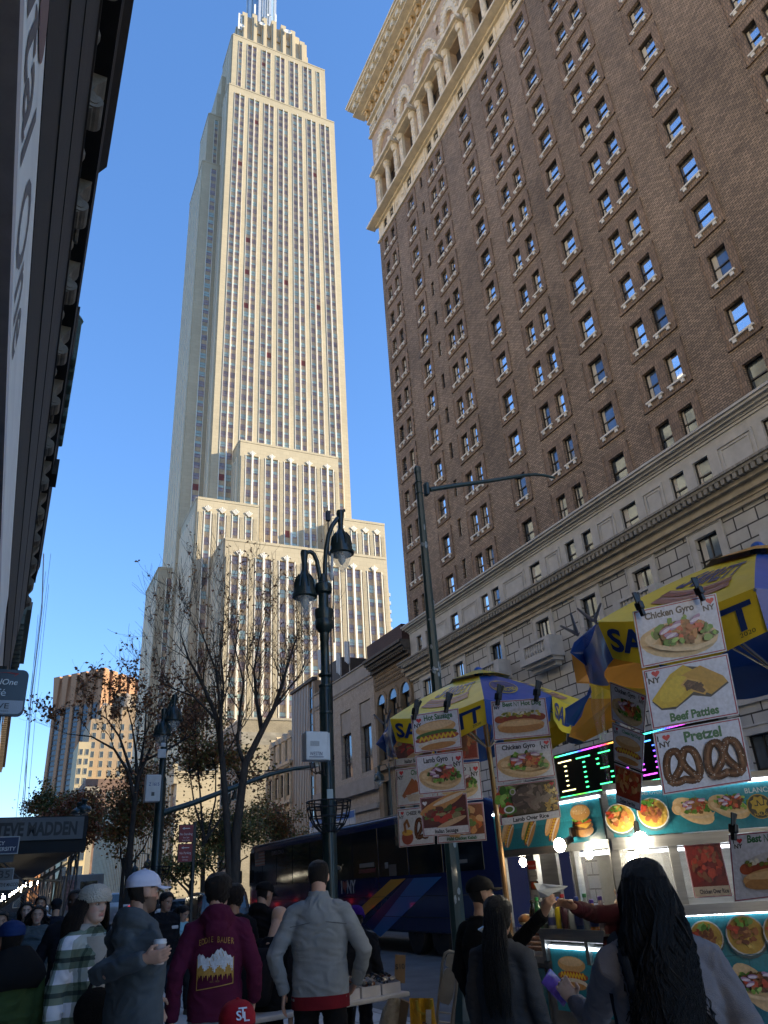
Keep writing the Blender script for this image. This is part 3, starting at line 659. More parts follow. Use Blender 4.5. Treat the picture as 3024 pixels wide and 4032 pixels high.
pbox(pp, PH, 57.83, 72, 8.2, 9.3, -0.35, 0); pbox(pp, PH, 57.83, 72, 6.8, 7.2, -0.2, 0)
for k in range(44): pbox(pp, PH, 57.95+k*0.32, 58.05+k*0.32, 17.36, 17.46, -0.12, 0)
pp.build('parapet_and_panels', mat('grey_render', (0.25, 0.235, 0.22), 0.8, var=0.2, scale=0.8), GB)
window_grid(GB, PH, [(a, b, z0, z1-2.05) for a, b, z0, z1 in ho]+[(58.6, 61.2, 2.5, 6.4), (62, 66, 2.5, 6.4), (67, 71, 2.5, 6.4)], dep=0.4, mull=3, trans=0.35)
cc = MB(); cc.b2((57.84, -50, 0), (71.98, HY-0.6, 17.6)); cc.b2((63.5, -36, 17.6), (71.9, -33, 24.2)); cc.build('building_core', brickmat('maroon_brick', (0.07, 0.032, 0.026), (0.05, 0.025, 0.022), (0.03, 0.02, 0.02), stain=0.3, axis='xyz'), GB)
# (c) corrugated bronze front
CB = thing('metal_clad_building', 'narrow building clad in bronze brown corrugated metal with rooftop antennas', 'building', (75, HY, 0))
wl = MB(); n = 56
for k in range(n):
    a = 72.02+k*6.9/n; d = 0.0 if k % 4 < 2 else 0.07
    if not (72.4 < a < 73.3): pbox(wl, PH, a, a+6.9/n, 0, 20.4, -d, 0.1)
wl.b2((72.02, -44, 0), (78.92, HY-0.1, 20.4)); 
wl.build('metal_wall', mat('bronze_metal', (0.25, 0.185, 0.13), 0.45, 0.25, var=0.25, scale=0.6, stretch=(1, 1, 0.15)), CB)
pp = MB(); pbox(pp, PH, 71.9, 79, 20.4, 20.7, -0.25, 0.3); pp.b2((72.1, -33, 20.4), (76.5, -30, 23.0)); pp.build('parapet', mat('dark_parapet', (0.05, 0.045, 0.045), 0.8), CB)
window_grid(CB, lambda u, z, d: V((u, HY+0.08-d, z)), [(72.45, 73.25, z, z+2.2) for z in (6, 9, 12, 15, 17.6)], dep=0.05, mull=1)
# antennas on those roofs
am = mat('grey_antenna', (0.35, 0.37, 0.40), 0.5)
for i, (x, y, z, hh) in enumerate(((66.5, -28.6, 18.8, 4.0), (69.2, -28.8, 18.8, 3.6), (72.8, -28.2, 20.7, 3.0))):
    ant = MB(); ant.tube([(x, y, z), (x, y, z+hh)], 0.05, 6)
    for k in range(3): ant.b2((x-0.15+0.35*k-0.35, y+0.12, z+hh-2.2+0.2*k), (x+0.1+0.35*k-0.35, y+0.3, z+hh+0.1*k)); ant.tube([(x-0.35+0.35*k, y+0.1, z+hh-1), (x, y, z+hh-1)], 0.025, 5)
    tag(ant.build('cell_antenna', am), ['panel antenna cluster standing nearest the maroon brick bulkhead', 'panel antenna cluster on the grey parapet left of the maroon bulkhead', 'antenna rack on the roof of the bronze metal building'][i], 'antenna', 'rooftop antennas')
# (d) small ornate mansard house
MH = thing('mansard_house', 'small cream stone house with an ornate dormered mansard roof', 'building', (84, HY, 0))
mM = mat('buff_stone', (0.42, 0.35, 0.25), 0.8, var=0.25, scale=1.5)
ho = [(79.6+k*2.1, 81.0+k*2.1, z, z+2.3) for k in range(4) for z in (2.6, 6.4, 10.2)]
wl = MB(); facade(wl, PH, (79.02, 88), (0, 13.6), ho, 0.35)
for k in range(5): pbox(wl, PH, 79.1+k*2.1, 79.45+k*2.1, 0, 13.4, -0.2, 0)
for z in (5.6, 9.4, 13.3): pbox(wl, PH, 79.02, 88, z, z+0.3, -0.35, 0)
for k in range(28): pbox(wl, PH, 79.1+k*0.32, 79.25+k*0.32, 13.05, 13.3, -0.3, 0)
wl.build('wall', mM, MH); window_grid(MH, PH, ho, dep=0.2, mull=2)
rf = MB(); rf.prism([(79.0, HY, 13.6), (79.0, HY-1.6, 17.2), (79.0, HY-10, 17.2), (79.0, HY-10, 13.6)], (9, 0, 0)); rf.build('mansard_roof', mat('slate', (0.07, 0.07, 0.075), 0.6), MH)
dm = MB()
for k in range(4):
    u = 80.3+k*2.1; pbox(dm, PH, u-0.65, u+0.65, 13.6, 16.0, 0.1, 1.2); dm.prism([PH(u-0.85, 16.0, 0.0), PH(u+0.85, 16.0, 0.0), PH(u, 16.9, 0.0)], (0, -1.2, 0)); pbox(dm, PH, u-0.3, u+0.3, 13.9, 15.7, 0.06, 0.1)
dm.build('dormers', mM, MH); cc = MB(); cc.b2((79.1, -37, 0), (87.9, HY-0.5, 13.6)); cc.build('building_core', mM, MH)
# (e) blank painted party wall
PW = thing('blank_wall_building', 'building with a big blank grey party wall of faded painted brick', 'building', (104, HY, 0))
mP = brickmat('faded_painted_brick', (0.30, 0.27, 0.22), (0.265, 0.24, 0.195), (0.21, 0.19, 0.16), bw=0.5, bh=0.16, ms=0.02, axis='yz', stain=0.35, sscale=0.22, bump=0.3)
wl = MB(); wl.b2((99.5, -72, 0), (110, HY, 21.8)); wl.build('wall', mP, PW)
wl = MB()
for z0, z1, d in ((18.6, 20.2, 0.004),): wl.b2((99.5-d, -70, z0), (99.5, HY-0.05, z1))
wl.build('faded_paint', mat('faded_sign_paint', (0.235, 0.225, 0.21), 0.85, var=0.4, scale=0.6, stretch=(1, 1, 3)), PW)
wl = MB(); wl.b2((99.4, -72, 21.8), (110.2, HY+0.1, 22.1)); wl.build('coping', mat('coping_stone', (0.3, 0.28, 0.25), 0.8), PW)
window_grid(PW, PH, [(101+k*3, 103+k*3, z, z+2.4) for k in range(3) for z in (4, 8, 12, 16)], dep=-0.03, mull=2)
# slab with balconies peeping out to the right of the tower
BT = thing('balcony_tower', 'pale apartment tower with stacked balconies peeping out right of the stepped skyscraper', 'building', (236, -120, 0))
wl = MB(); wl.b2((232, -115.2, 0), (246, -100, 98)); wl.build('wall', mat('pale_concrete', (0.36, 0.34, 0.30), 0.8), BT)
for k in range(24):
    b = MB(); z = 20+k*3.2; b.b2((230.6, -116.4, z), (234, -114.0, z+0.25)); b.b2((230.6, -116.4, z+0.25), (230.7, -114.0, z+1.2)); b.b2((230.7, -116.4, z+0.25), (234, -116.3, z+1.2)); b.build('balcony', mat('glass_balcony', (0.45, 0.5, 0.5), 0.2, 0.2), BT)
# ================================================================ the dark cafe building right beside the camera
CF = thing('cafe_building', 'dark building close on the left with a white script sign and a heavy bracketed cornice', 'building', (15, 1.5, 0))
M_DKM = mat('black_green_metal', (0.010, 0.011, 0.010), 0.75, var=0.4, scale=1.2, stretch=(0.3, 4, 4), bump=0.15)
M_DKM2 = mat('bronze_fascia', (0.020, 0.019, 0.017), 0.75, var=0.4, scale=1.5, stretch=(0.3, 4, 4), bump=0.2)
M_DKM3 = mat('sooty_copper', (0.008, 0.0075, 0.007), 0.8, var=0.5, scale=3, bump=0.3)  # near-black, darker than the fascias
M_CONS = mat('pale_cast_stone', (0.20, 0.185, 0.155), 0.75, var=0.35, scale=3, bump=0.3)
def slab(name, m, prof, x0, x1): 
    mb = MB(); mb.prism([(x0, y, z) for y, z in prof], (x1-x0, 0, 0)); return mb.build(name, m, CF)
E1 = 39.5
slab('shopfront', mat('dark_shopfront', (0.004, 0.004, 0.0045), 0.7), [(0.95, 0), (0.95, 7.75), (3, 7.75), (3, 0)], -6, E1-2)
slab('sign_board', mat('white_sign_board', (0.82, 0.88, 0.86), 0.45, var=0.12, scale=0.7, stretch=(0.4, 1, 3)), [(0.75, 7.95), (0.75, 10.28), (1.2, 10.28), (1.2, 7.95)], -4, 25)
slab('sign_frame', mat('sign_frame_metal', (0.36, 0.36, 0.38), 0.4, 0.3), [(0.72, 7.72), (0.72, 7.97), (1.2, 7.97), (1.2, 7.72)], -4, 25.05)
slab('sign_board', mat('grey_sign_board', (0.22, 0.24, 0.25), 0.5), [(0.78, 7.95), (0.78, 10.28), (1.2, 10.28), (1.2, 7.95)], 25.1, E1-2)
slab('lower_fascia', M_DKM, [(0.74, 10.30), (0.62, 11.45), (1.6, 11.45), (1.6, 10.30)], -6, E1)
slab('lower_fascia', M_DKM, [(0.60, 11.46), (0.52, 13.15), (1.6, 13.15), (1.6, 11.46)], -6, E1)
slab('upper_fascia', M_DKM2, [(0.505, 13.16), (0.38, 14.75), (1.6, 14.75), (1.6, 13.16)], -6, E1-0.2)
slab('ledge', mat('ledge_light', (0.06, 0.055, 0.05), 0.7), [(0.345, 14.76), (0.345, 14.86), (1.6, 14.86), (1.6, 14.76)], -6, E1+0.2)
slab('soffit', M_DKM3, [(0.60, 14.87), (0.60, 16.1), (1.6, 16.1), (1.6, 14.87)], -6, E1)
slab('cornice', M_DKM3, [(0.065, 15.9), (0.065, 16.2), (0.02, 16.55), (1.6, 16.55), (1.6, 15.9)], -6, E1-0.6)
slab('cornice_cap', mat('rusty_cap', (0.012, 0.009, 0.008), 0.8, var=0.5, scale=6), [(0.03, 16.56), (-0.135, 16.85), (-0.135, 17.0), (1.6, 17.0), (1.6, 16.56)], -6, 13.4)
slab('cornice_cap', mat('rusty_cap', (0.03, 0.024, 0.02)), [(0.01, 16.56), (-0.035, 16.75), (1.6, 16.75), (1.6, 16.56)], 18.4, E1-0.7)
slab('cornice_end', M_DKM2, [(-0.14, 15.95), (-0.14, 16.6), (0.3, 16.6), (0.3, 15.95)], 27.2, 28.3)
slab('upper_wall', mat('pale_upper_wall', (0.55, 0.48, 0.38), 0.85), [(2.2, 3), (2.2, 30), (30, 30), (30, 3)], -30, E1)  # unseen storeys, kept low and pale to open the sky and bounce light
for k in range(15):                                              # scrolled brackets
    x = 2.6+k*2.62; b = MB()
    pts = [(0.58, 14.88), (0.30, 14.9), (0.19, 15.05), (0.21, 15.25), (0.33, 15.42), (0.27, 15.6), (0.15, 15.78), (0.12, 15.9), (0.58, 15.9)]
    b.prism([(x, y, z) for y, z in pts], (0.5, 0, 0))
    b.lathe((x-0.03, 0.28, 15.1), [(0.17, 0), (0.17, 0.56)], 14, axis=(1, 0, 0)); b.lathe((x-0.05, 0.28, 15.1), [(0.09, 0), (0.09, 0.6)], 10, axis=(1, 0, 0))
    b.build('scroll_bracket', M_CONS, CF)
    b = MB(); b.lathe((x+1.55, 0.62, 15.4), [(0.42, 0), (0.36, 0.16), (0.05, 0.3)], 4, axis=(0, -1, 0)); b.build('diamond_boss', M_CONS, CF)
    if k % 3 == 1:
        b = MB(); b.lathe((x+0.9, 0.6, 15.1), [(0.13, 0), (0.13, 0.28), (0.2, 0.3), (0.2, 0.36)], 10, axis=(0, -1, 0)); b.build('rosette', M_CONS, CF)
k = Ink((9.7, 0.75, 8.45), (1, 0, 0), (0, 0, 1), 0.006)
k.text('Capital One', -3.9, 0, 1.75, (0.008, 0.012, 0.025), 0.012, 0.35, 0.95)
k.ell(-4.3, 1.35, 0.75, 0.42, (0.10, 0.018, 0.016), 0.25)
k.build('sign_lettering', printmat('sign_ink', 0.5), CF)
# dark green copper ornament on the roof edge
o = MB()
for i in range(6): o.bbox((21.6+i*0.9, 0.02, 16.9+0.05*(i % 3)), (0.55, 0.34, 0.7), 0.06)
o.bbox((21.0, 0.0, 17.4), (0.5, 0.3, 1.6), 0.08); o.lathe((21.0, 0.0, 18.2), [(0.16, 0), (0.2, 0.12), (0.08, 0.3)], 8)
for i in range(3): o.lathe((21.5+i*1.7, -0.05, 17.3), [(0.03, 0), (0.1, 0.1), (0.02, 0.25)], 6)
o.build('copper_cresting', mat('verdigris', (0.055, 0.10, 0.085), 0.7, var=0.5, scale=5), CF)
# hanging blade sign of the cafe
BS = thing('blade_sign', 'rounded navy and white cafe blade sign hanging from the dark building', 'sign', (16, 0.4, 5.2))
def rrect(x0, y0, x1, y1, r, n=6, corners=(1, 1, 1, 1)):
    pts = []
    for (cx, cy, a0, on) in ((x1-r, y1-r, 0, corners[0]), (x0+r, y1-r, 90, corners[1]), (x0+r, y0+r, 180, corners[2]), (x1-r, y0+r, 270, corners[3])):
        for i in range(n+1):
            a = rad(a0+90*i/n)
            if on: pts.append((cx+r*math.cos(a), cy+r*math.sin(a)))
        if not on: pts.append((cx+(r if a0 in (0, 270) else -r), cy+(r if a0 in (0, 90) else -r)))
    return pts
SX, SZ0, SZM, SZ1, SYR, SYL = 16.0, 4.82, 5.10, 5.69, -0.11, 0.86
b = MB(); b.prism([(SX, y, z) for y, z in rrect(SYR, SZ0, SYL, SZ1, 0.12)], (0.14, 0, 0)); b.build('sign_body', mat('navy_sign', (0.012, 0.022, 0.04), 0.3, coat=0.3), BS, smooth=True)
k = Ink((SX, SYL, SZ0), (0, -1, 0), (0, 0, 1), 0.002)
k.poly([(x, y) for x, y in rrect(0.03, 0.03, 0.94, SZM-SZ0, 0.1, corners=(0, 0, 1, 1))], (0.42, 0.46, 0.52))
k.text('CapitalOne', 0.43, 0.575, 0.155, (0.75, 0.78, 0.8), 0.008, 0.2, 1.0)
k.poly([(0.36, 0.80), (0.62, 0.815), (0.80, 0.80), (0.70, 0.72), (0.74, 0.775), (0.6, 0.80)], (0.30, 0.02, 0.02))
k.text('Café', 0.42, 0.36, 0.19, (0.75, 0.78, 0.8), -0.004, 0, 1.15); k.text('VERVE', 0.44, 0.125, 0.14, (0.012, 0.02, 0.035), 0.008, 0, 1.35); k.text('COFFEE ROASTERS', 0.44, 0.06, 0.042, (0.12, 0.14, 0.16), 0.0, 0, 1.5)
k.build('sign_lettering', printmat('sign_ink', 0.5), BS)
b = MB(); b.b2((SX+0.04, 0.3, 5.69), (SX+0.1, 0.9, 5.76)); b.b2((SX+0.04, 0.86, 5.0), (SX+0.1, 0.95, 5.76)); b.build('bracket', M_DKM, BS)
# out-of-view blocks added for bounce light behind the cafe row: seen only in the hotel's windows, their sunny fronts warm the shaded street
for i, (x0, x1, y, z) in enumerate(((-190, -5, 52, 84), (0, 62, 56, 90), (68, 140, 54, 86))):
    b = MB(); b.b2((x0, y, 0), (x1, y+20, z)); P = lambda u, zz, d: V((u, y+d, zz))
    t = b.build('office_block', mat('pale_office_stone', (0.68, 0.58, 0.44), 0.8)); tag(t, ['pale stone office block set back behind the camera', 'pale stone office block set back behind the dark cafe building', 'pale stone office block set back behind the far left row'][i], 'building')
    w = MB(); [pbox(w, P, x0+2+k*4, x0+3.6+k*4, 30+j*4, 32.2+j*4, -0.06, 0) for k in range(int((x1-x0)/4)-1) for j in range(int((z-32)/4))]; w.build('windows', M_GLASS2, t)
# ---------------------------------------------------------------- buildings further along the left side
def simple(name, label, x0, x1, y, z, m, win=None, corn=None, rows=6):
    t = thing(name, label, 'building', ((x0+x1)/2, y, 0)); b = MB(); b.b2((x0, y, 0), (x1, y+14, z)); b.build('wall', m, t)
    if corn: b = MB(); b.b2((x0-0.1, y-0.55, z-0.9), (x1+0.1, y+2, z-0.55)); b.b2((x0-0.1, y-0.85, z-0.55), (x1+0.2, y+2, z)); [b.b2((x0+i*1.2, y-0.5, z-1.5), (x0+i*1.2+0.4, y, z-0.9)) for i in range(int((x1-x0)/1.2))]; b.build('cornice', corn, t)
    if win:
        n = int((x1-x0)/2.6)
        for i in range(n):
            for j in range(rows): 
                w = MB(); w.b2((x0+0.8+i*2.6, y-0.06, 4+j*3.3), (x0+2.1+i*2.6, y, 6.1+j*3.3)); w.build('window', win, t)
    return t
simple('brick_store', 'yellowish brick store just past the dark cafe building', 40.5, 52, 1.2, 23, mat('yellow_brick', (0.30, 0.22, 0.11), 0.85, var=0.3), M_GLASS2)  # sunlit yellow of its top put into the brick colour
simple('corniced_store', 'narrow store with a green copper cornice behind the cafe blade sign', 52.5, 66, 0.9, 19.5, mat('grey_brick_wall', (0.17, 0.15, 0.13), 0.85), M_GLASS2, mat('pale_green_copper', (0.16, 0.2, 0.18), 0.7), 5)
simple('rowhouse_block', 'low brown block at the far left street edge with a dark cornice', 66.5, 140, 1.4, 22, mat('rust_brick', (0.22, 0.13, 0.08), 0.85, var=0.3), None, mat('dark_cornice', (0.075, 0.065, 0.055), 0.8))
# bright rope, sunlight put into its near-white colour, and thin cables hanging in front of the facades
cb = MB(); cb.tube([onX(172, 2180, 30), onX(165, 2400, 30), onX(122, 2760, 30)], 0.022, 6); cb.tube([onX(122, 2760, 30), onX(92, 3220, 30)], 0.014, 6)
tag(cb.build('cable', mat('sunlit_cable', (0.75, 0.78, 0.82), 0.4)), 'bright white thick cable hanging from the dark cornice past the cafe blade sign', 'cable')
for i, (a, b2) in enumerate((((180, 2250), (62, 3230)), ((200, 2180), (80, 3230)), ((192, 2300), (104, 3230)), ((150, 2420), (85, 3230)))):
    cb = MB(); cb.tube([onX(*a, 30), onX((a[0]+b2[0])/2-4, (a[1]+b2[1])/2, 30), onX(*b2, 30)], 0.007, 5)
    tag(cb.build('cable', mat('thin_cable', (0.25, 0.3, 0.36), 0.5)), 'thin grey cable strung beside the bright white cable', 'cable', 'thin cables left of the sky')
# ================================================================ far buildings down the street
PT = thing('brick_tower', 'orange brick office tower with tapering fins at its crown, far down the street', 'building', (640, -60, 0))
mT = brickmat('orange_brick', (0.37, 0.20, 0.115), (0.34, 0.185, 0.105), (0.30, 0.17, 0.1), bw=2, bh=0.6, ms=0.04, axis='xyz', stain=0.12, sscale=0.05, bump=0.1)
mTG = mat('bronze_glass', (0.06, 0.07, 0.085), 0.12, 0.4, var=0.5, scale=0.12, stretch=(1, 1, 0.7))
A = V((655, -27, 0)); B = V((620, -57, 0)); C_ = V((652, -88, 0)); D_ = V((690, -57, 0))
b = MB(); b.prism([A, B, C_, D_], (0, 0, 163)); b.build('wall', mT, PT)
for p, q, nb in ((B, A, 5), (C_, B, 4)):
    u = (q-p); L = u.length; u.normalize(); n = V((u.y, -u.x, 0)); n = n if n.dot(V((-1, 0, 0))) > 0 else -n
    def PF(a, z, d, p=p, u=u, n=n): return p+u*a-n*d+V((0, 0, z))
    for k in range(nb):
        a, c = L*(k+0.10)/nb, L*(k+0.9)/nb; w = MB(); pbox(w, PF, a, c, 10, 138, -0.25, 0); w.build('window_bay', mTG, PT)
        w = MB()
        for f in range(33): pbox(w, PF, a, c, 12+f*3.9, 13.1+f*3.9, -0.4, -0.2)
        w.build('floor_band', mat('dark_bronze', (0.09, 0.07, 0.06), 0.5), PT)
    for k in range(nb+1):
        a = L*k/nb; w = MB()
        pts0 = [PF(a-1.3, 10, -1.4), PF(a+1.3, 10, -1.4), PF(a+1.3, 10, 0.2), PF(a-1.3, 10, 0.2)]; pts1 = [PF(a-1.3, 136, -1.4), PF(a+1.3, 136, -1.4), PF(a+1.3, 136, 0.2), PF(a-1.3, 136, 0.2)]; pts2 = [PF(a-3.2, 163.5, -2.6), PF(a+3.2, 163.5, -2.6), PF(a+3.2, 163.5, 0.2), PF(a-3.2, 163.5, 0.2)]
        w.loft([pts0, pts1, pts2]); w.build('fin', mT, PT)
def bldg(name, label, x, y0, y1, z, dep, m, wins=None, wm=None, top=None):
    """box building seen end-on from the west: its west face carries the windows"""
    t = thing(name, label, 'building', (x, (y0+y1)/2, 0)); b = MB(); b.b2((x, y0, 0), (x+dep, y1, z))
    if top: 
        for q in top: b.b2((x+q[0], q[1], z), (x+q[0]+q[2], q[3], z+q[4]))
    b.build('wall', m, t)
    if wins:
        nx, nz, w, h, zb, pz = wins; P = lambda u, zz, d: V((x+d, y1-u, zz)); L = y1-y0
        for i in range(nx):
            for j in range(nz):
                u = L*(i+0.5)/nx; zz = zb+j*pz; q = MB(); framebox(q, P, u-w/2-0.12, u+w/2+0.12, zz-0.12, zz+h+0.12, 0.13, -0.16, 0); o = q.build('window', wm or mat('cream_trim', (0.4, 0.37, 0.3), 0.8), t)
                g = MB(); pbox(g, P, u-w/2, u+w/2, zz, zz+h, -0.05, 0); g.build('pane', M_GLASS2, o)
    return t
mB = brickmat('sandy_brick', (0.34, 0.25, 0.165), (0.31, 0.225, 0.15), (0.27, 0.2, 0.14), bw=1, bh=0.4, ms=0.03, axis='xyz', stain=0.15, sscale=0.1)
bldg('stepped_apartments', 'sandy stepped apartment block with rows of white framed windows in front of the orange tower', 420, -62, -35, 85, 40, mB, (6, 7, 1.7, 3.0, 52, 4.6), top=((4, -60, 20, -40, 8), (6, -58, 16, -47, 15)))
bldg('bay_apartments', 'cream apartment block with narrow bays left of the sandy stepped block', 400, -34.5, -29, 70, 30, mat('cream_brick', (0.42, 0.34, 0.22), 0.85, var=0.15, scale=0.2), (2, 6, 1.4, 2.6, 42, 4.4))
bldg('red_brick_block', 'maroon brick block with a plain side wall below the sandy apartments', 330, -46, -28, 44, 30, mat('maroon_wall', (0.17, 0.11, 0.09), 0.9, var=0.3, scale=0.4), (3, 2, 1.5, 3.2, 30, 6))
bldg('orange_block', 'small plain orange building beyond the sidewalk shed', 520, -25, -16, 43, 20, mat('orange_stucco', (0.42, 0.19, 0.08), 0.85))
bldg('pale_block', 'small pale grey building left of the orange one', 560, -17, -11, 38, 20, mat('pale_stucco', (0.40, 0.40, 0.38), 0.85), (2, 4, 1, 2, 20, 4))
bldg('cream_hotel', 'pale yellow corner building glowing in the sun behind the street trees', 290, -27.0, -19.5, 33, 25, mat('sunlit_cream', (0.55, 0.44, 0.26), 0.8, var=0.12, scale=0.3), (3, 6, 1.5, 2.9, 4, 4.7))  # plain yellowish cream wall colour
bldg('green_cornice_house', 'grey house with a pale green corner cornice beside the maroon block', 318, -31.5, -27.5, 38, 12, mat('grey_house', (0.25, 0.23, 0.2), 0.85), None, top=((-0.6, -32, 4, -27, 1.6),))
bldg('corner_store', 'dark corner store closing the view under the far end of the shed', 200, -7.5, 6, 16, 12, mat('dark_store', (0.03, 0.03, 0.034), 0.8), (4, 3, 1.6, 2.2, 1.0, 4.2))
# rooftop water tank
wt = MB(); wt.lathe((322, -43.6, 44.5), [(2.6, 0), (2.6, 4.2), (2.75, 4.3), (0.1, 6.0)], 16); [wt.b2((322+sx*1.6-0.15, -43.6+sy*1.6-0.15, 42), (322+sx*1.6+0.15, -43.6+sy*1.6+0.15, 44.6)) for sx in (-1, 1) for sy in (-1, 1)]
tag(wt.build('water_tank', mat('tank_wood', (0.26, 0.22, 0.19), 0.8, stretch=(6, 6, 0.5))), 'round wooden water tank with a conical lid over the maroon brick wall', 'water tank')
wt = MB(); wt.lathe((424, -52, 92), [(3, 0), (3, 5), (3.2, 5.1), (0.1, 8)], 16); [wt.b2((424+sx*2-0.2, -52+sy*2-0.2, 84), (424+sx*2+0.2, -52+sy*2+0.2, 92.1)) for sx in (-1, 1) for sy in (-1, 1)]
tag(wt.build('water_tank', mat('tank_wood', (0.26, 0.22, 0.19), 0.8)), 'pale water tank on top of the sandy stepped apartment block', 'water tank')
# banner on the podium
bn = MB(); bn.b2((150.5, -26.3, 4.5), (151.1, -25.9, 18)); k = bn.build('banner', mat('white_banner', (0.5, 0.5, 0.5), 0.8)); tag(k, 'long white hanging banner with a red head on the podium of the skyscraper', 'banner')
bn = MB(); bn.b2((150.45, -26.35, 15.8), (151.15, -25.85, 18.1)); bn.build('red_head', mat('red_banner', (0.4, 0.06, 0.05), 0.8), k)
# ================================================================ sidewalk shed
SH = thing('sidewalk_shed', 'black sidewalk shed on pipe legs with a long grey banner on its parapet', 'scaffold', (55, -1.5, 0))
M_PIPE = mat('galvanised_pipe', (0.16, 0.165, 0.17), 0.45, 0.4, var=0.3, scale=6)
b = MB(); b.b2((39.0, -3.6, 3.75), (190, 0.9, 4.0)); b.b2((39.0, -3.6, 3.55), (39.25, 0.9, 3.75)); b.b2((39.05, -3.6, 4.0), (39.2, 0.9, 5.05)); b.b2((39.2, -3.6, 4.0), (190, -3.45, 5.05)); b.build('deck', mat('black_plywood', (0.015, 0.016, 0.018), 0.7), SH)
for i in range(10):
    for y in (-3.4, -0.2):
        p = MB(); x = 39.6+i*5; p.tube([(x, y, 0), (x, y, 3.6)], 0.05, 8); p.build('leg', M_PIPE, SH)
    p = MB(); x = 39.6+i*5; p.tube([(x, -3.4, 3.4), (x, -0.2, 1.2)], 0.028, 6); p.tube([(x, -0.2, 3.4), (x, -3.4, 0.6)], 0.028, 6)
    if i < 9: p.tube([(x, -3.4, 3.4), (x+5, -3.4, 0.9)], 0.028, 6); p.tube([(x, -3.4, 0.9), (x+5, -3.4, 3.4)], 0.028, 6)
    p.build('brace', M_PIPE, SH)
BNR = MB(); BNR.b2((38.93, -3.42, 4.08), (38.97, 1.0, 5.0)); ob = BNR.build('banner', mat('grey_vinyl', (0.17, 0.175, 0.18), 0.6, var=0.18, scale=1.2), SH)
k = Ink((38.93, 1.0, 4.08), (0, -1, 0), (0, 0, 1), 0.003); INK = printmat('sign_ink', 0.5)
k.text('STEVE MADDEN', 2.42, 0.2, 0.74, (0.03, 0.03, 0.033), 0.025, 0, 0.66)
k.build('lettering', INK, ob)
def signbox(name, label, p0, p1, X, col, frame, txts, cat='sign', dep=0.12):
    a = onX(*p0, X); c = onX(*p1, X); y0, y1 = max(a.y, c.y), min(a.y, c.y); z1, z0 = a.z, c.z
    t = MB(); t.bbox((X+dep/2, (y0+y1)/2, (z0+z1)/2), (dep, abs(y1-y0), z1-z0), 0.01); o = t.build(name, mat(*frame)); tag(o, label, cat)
    k = Ink((X, y0, z0), (0, -1, 0), (0, 0, 1), 0.003); w = abs(y1-y0); h = z1-z0; e = h*0.06; k.rect(e, e, w-e, h-e, col)
    for (s, x, y, sz, c2, xs) in txts: k.text(s, w*x, h*y, h*sz, c2, 0.015, 0, xs)
    k.build('sign_face', INK, o); return o
WH = (0.6, 0.62, 0.64)
signbox('university_sign', 'navy university sign in a white frame below the shed banner', (-60, 3296), (70, 3362), 30, (0.015, 0.03, 0.09), ('white_metal_frame', (0.45, 0.47, 0.48), 0.5), (('MERCY', 0.34, 0.52, 0.3, WH, 1.0), ('UNIVERSITY', 0.5, 0.2, 0.3, WH, 1.0)))
signbox('grey_box_sign', 'grey underside box hanging right below the navy university sign', (-60, 3362), (52, 3394), 30.2, (0.09, 0.09, 0.095), ('grey_metal_frame', (0.12, 0.12, 0.12), 0.5), ())
signbox('number_sign', 'grey number plate reading 35 under the shed', (-40, 3421), (50, 3468), 32, (0.16, 0.165, 0.17), ('white_metal_frame', (0.45, 0.47, 0.48), 0.5), (('35', 0.62, 0.25, 0.8, (0.05, 0.05, 0.055), 1.2),))
signbox('shoe_shop_sign', 'small white shoe shop sign at the foot of the shed', (-50, 3468), (70, 3502), 33, (0.38, 0.4, 0.42), ('white_metal_frame', (0.45, 0.47, 0.48), 0.5), (('STEVE MADDEN', 0.68, 0.35, 0.48, (0.03, 0.03, 0.033), 0.62),))
# string of bulbs under the shed
em = mat('warm_bulb', (1.0, 0.88, 0.66), 0.4, emit=8)
for i, (x, y, r) in enumerate(((147, 3483, 5), (122, 3486, 5), (118, 3490, 4), (100, 3489, 5), (88, 3497, 4), (81, 3500, 4), (70, 3506, 4), (62, 3512, 4), (82, 3512, 4), (55, 3519, 4), (46, 3523, 4), (40, 3529, 4), (36, 3531, 4), (250, 3495, 4), (240, 3503, 4), (10, 3530, 6), (18, 3538, 7), (6, 3545, 7), (22, 3560, 7), (12, 3570, 6))):
    p = onX(x, y, 44+i*1.1); b = MB(); b.ell(p, (r*0.0075,)*3, 8, 6); b.tube([p+V((0, 0, 0.03)), p+V((0, 0, 0.16))], 0.02, 6)
    tag(b.build('light_bulb', em), 'warm white festoon bulb glowing under the black sidewalk shed', 'light bulb', 'bulbs under the sidewalk shed')
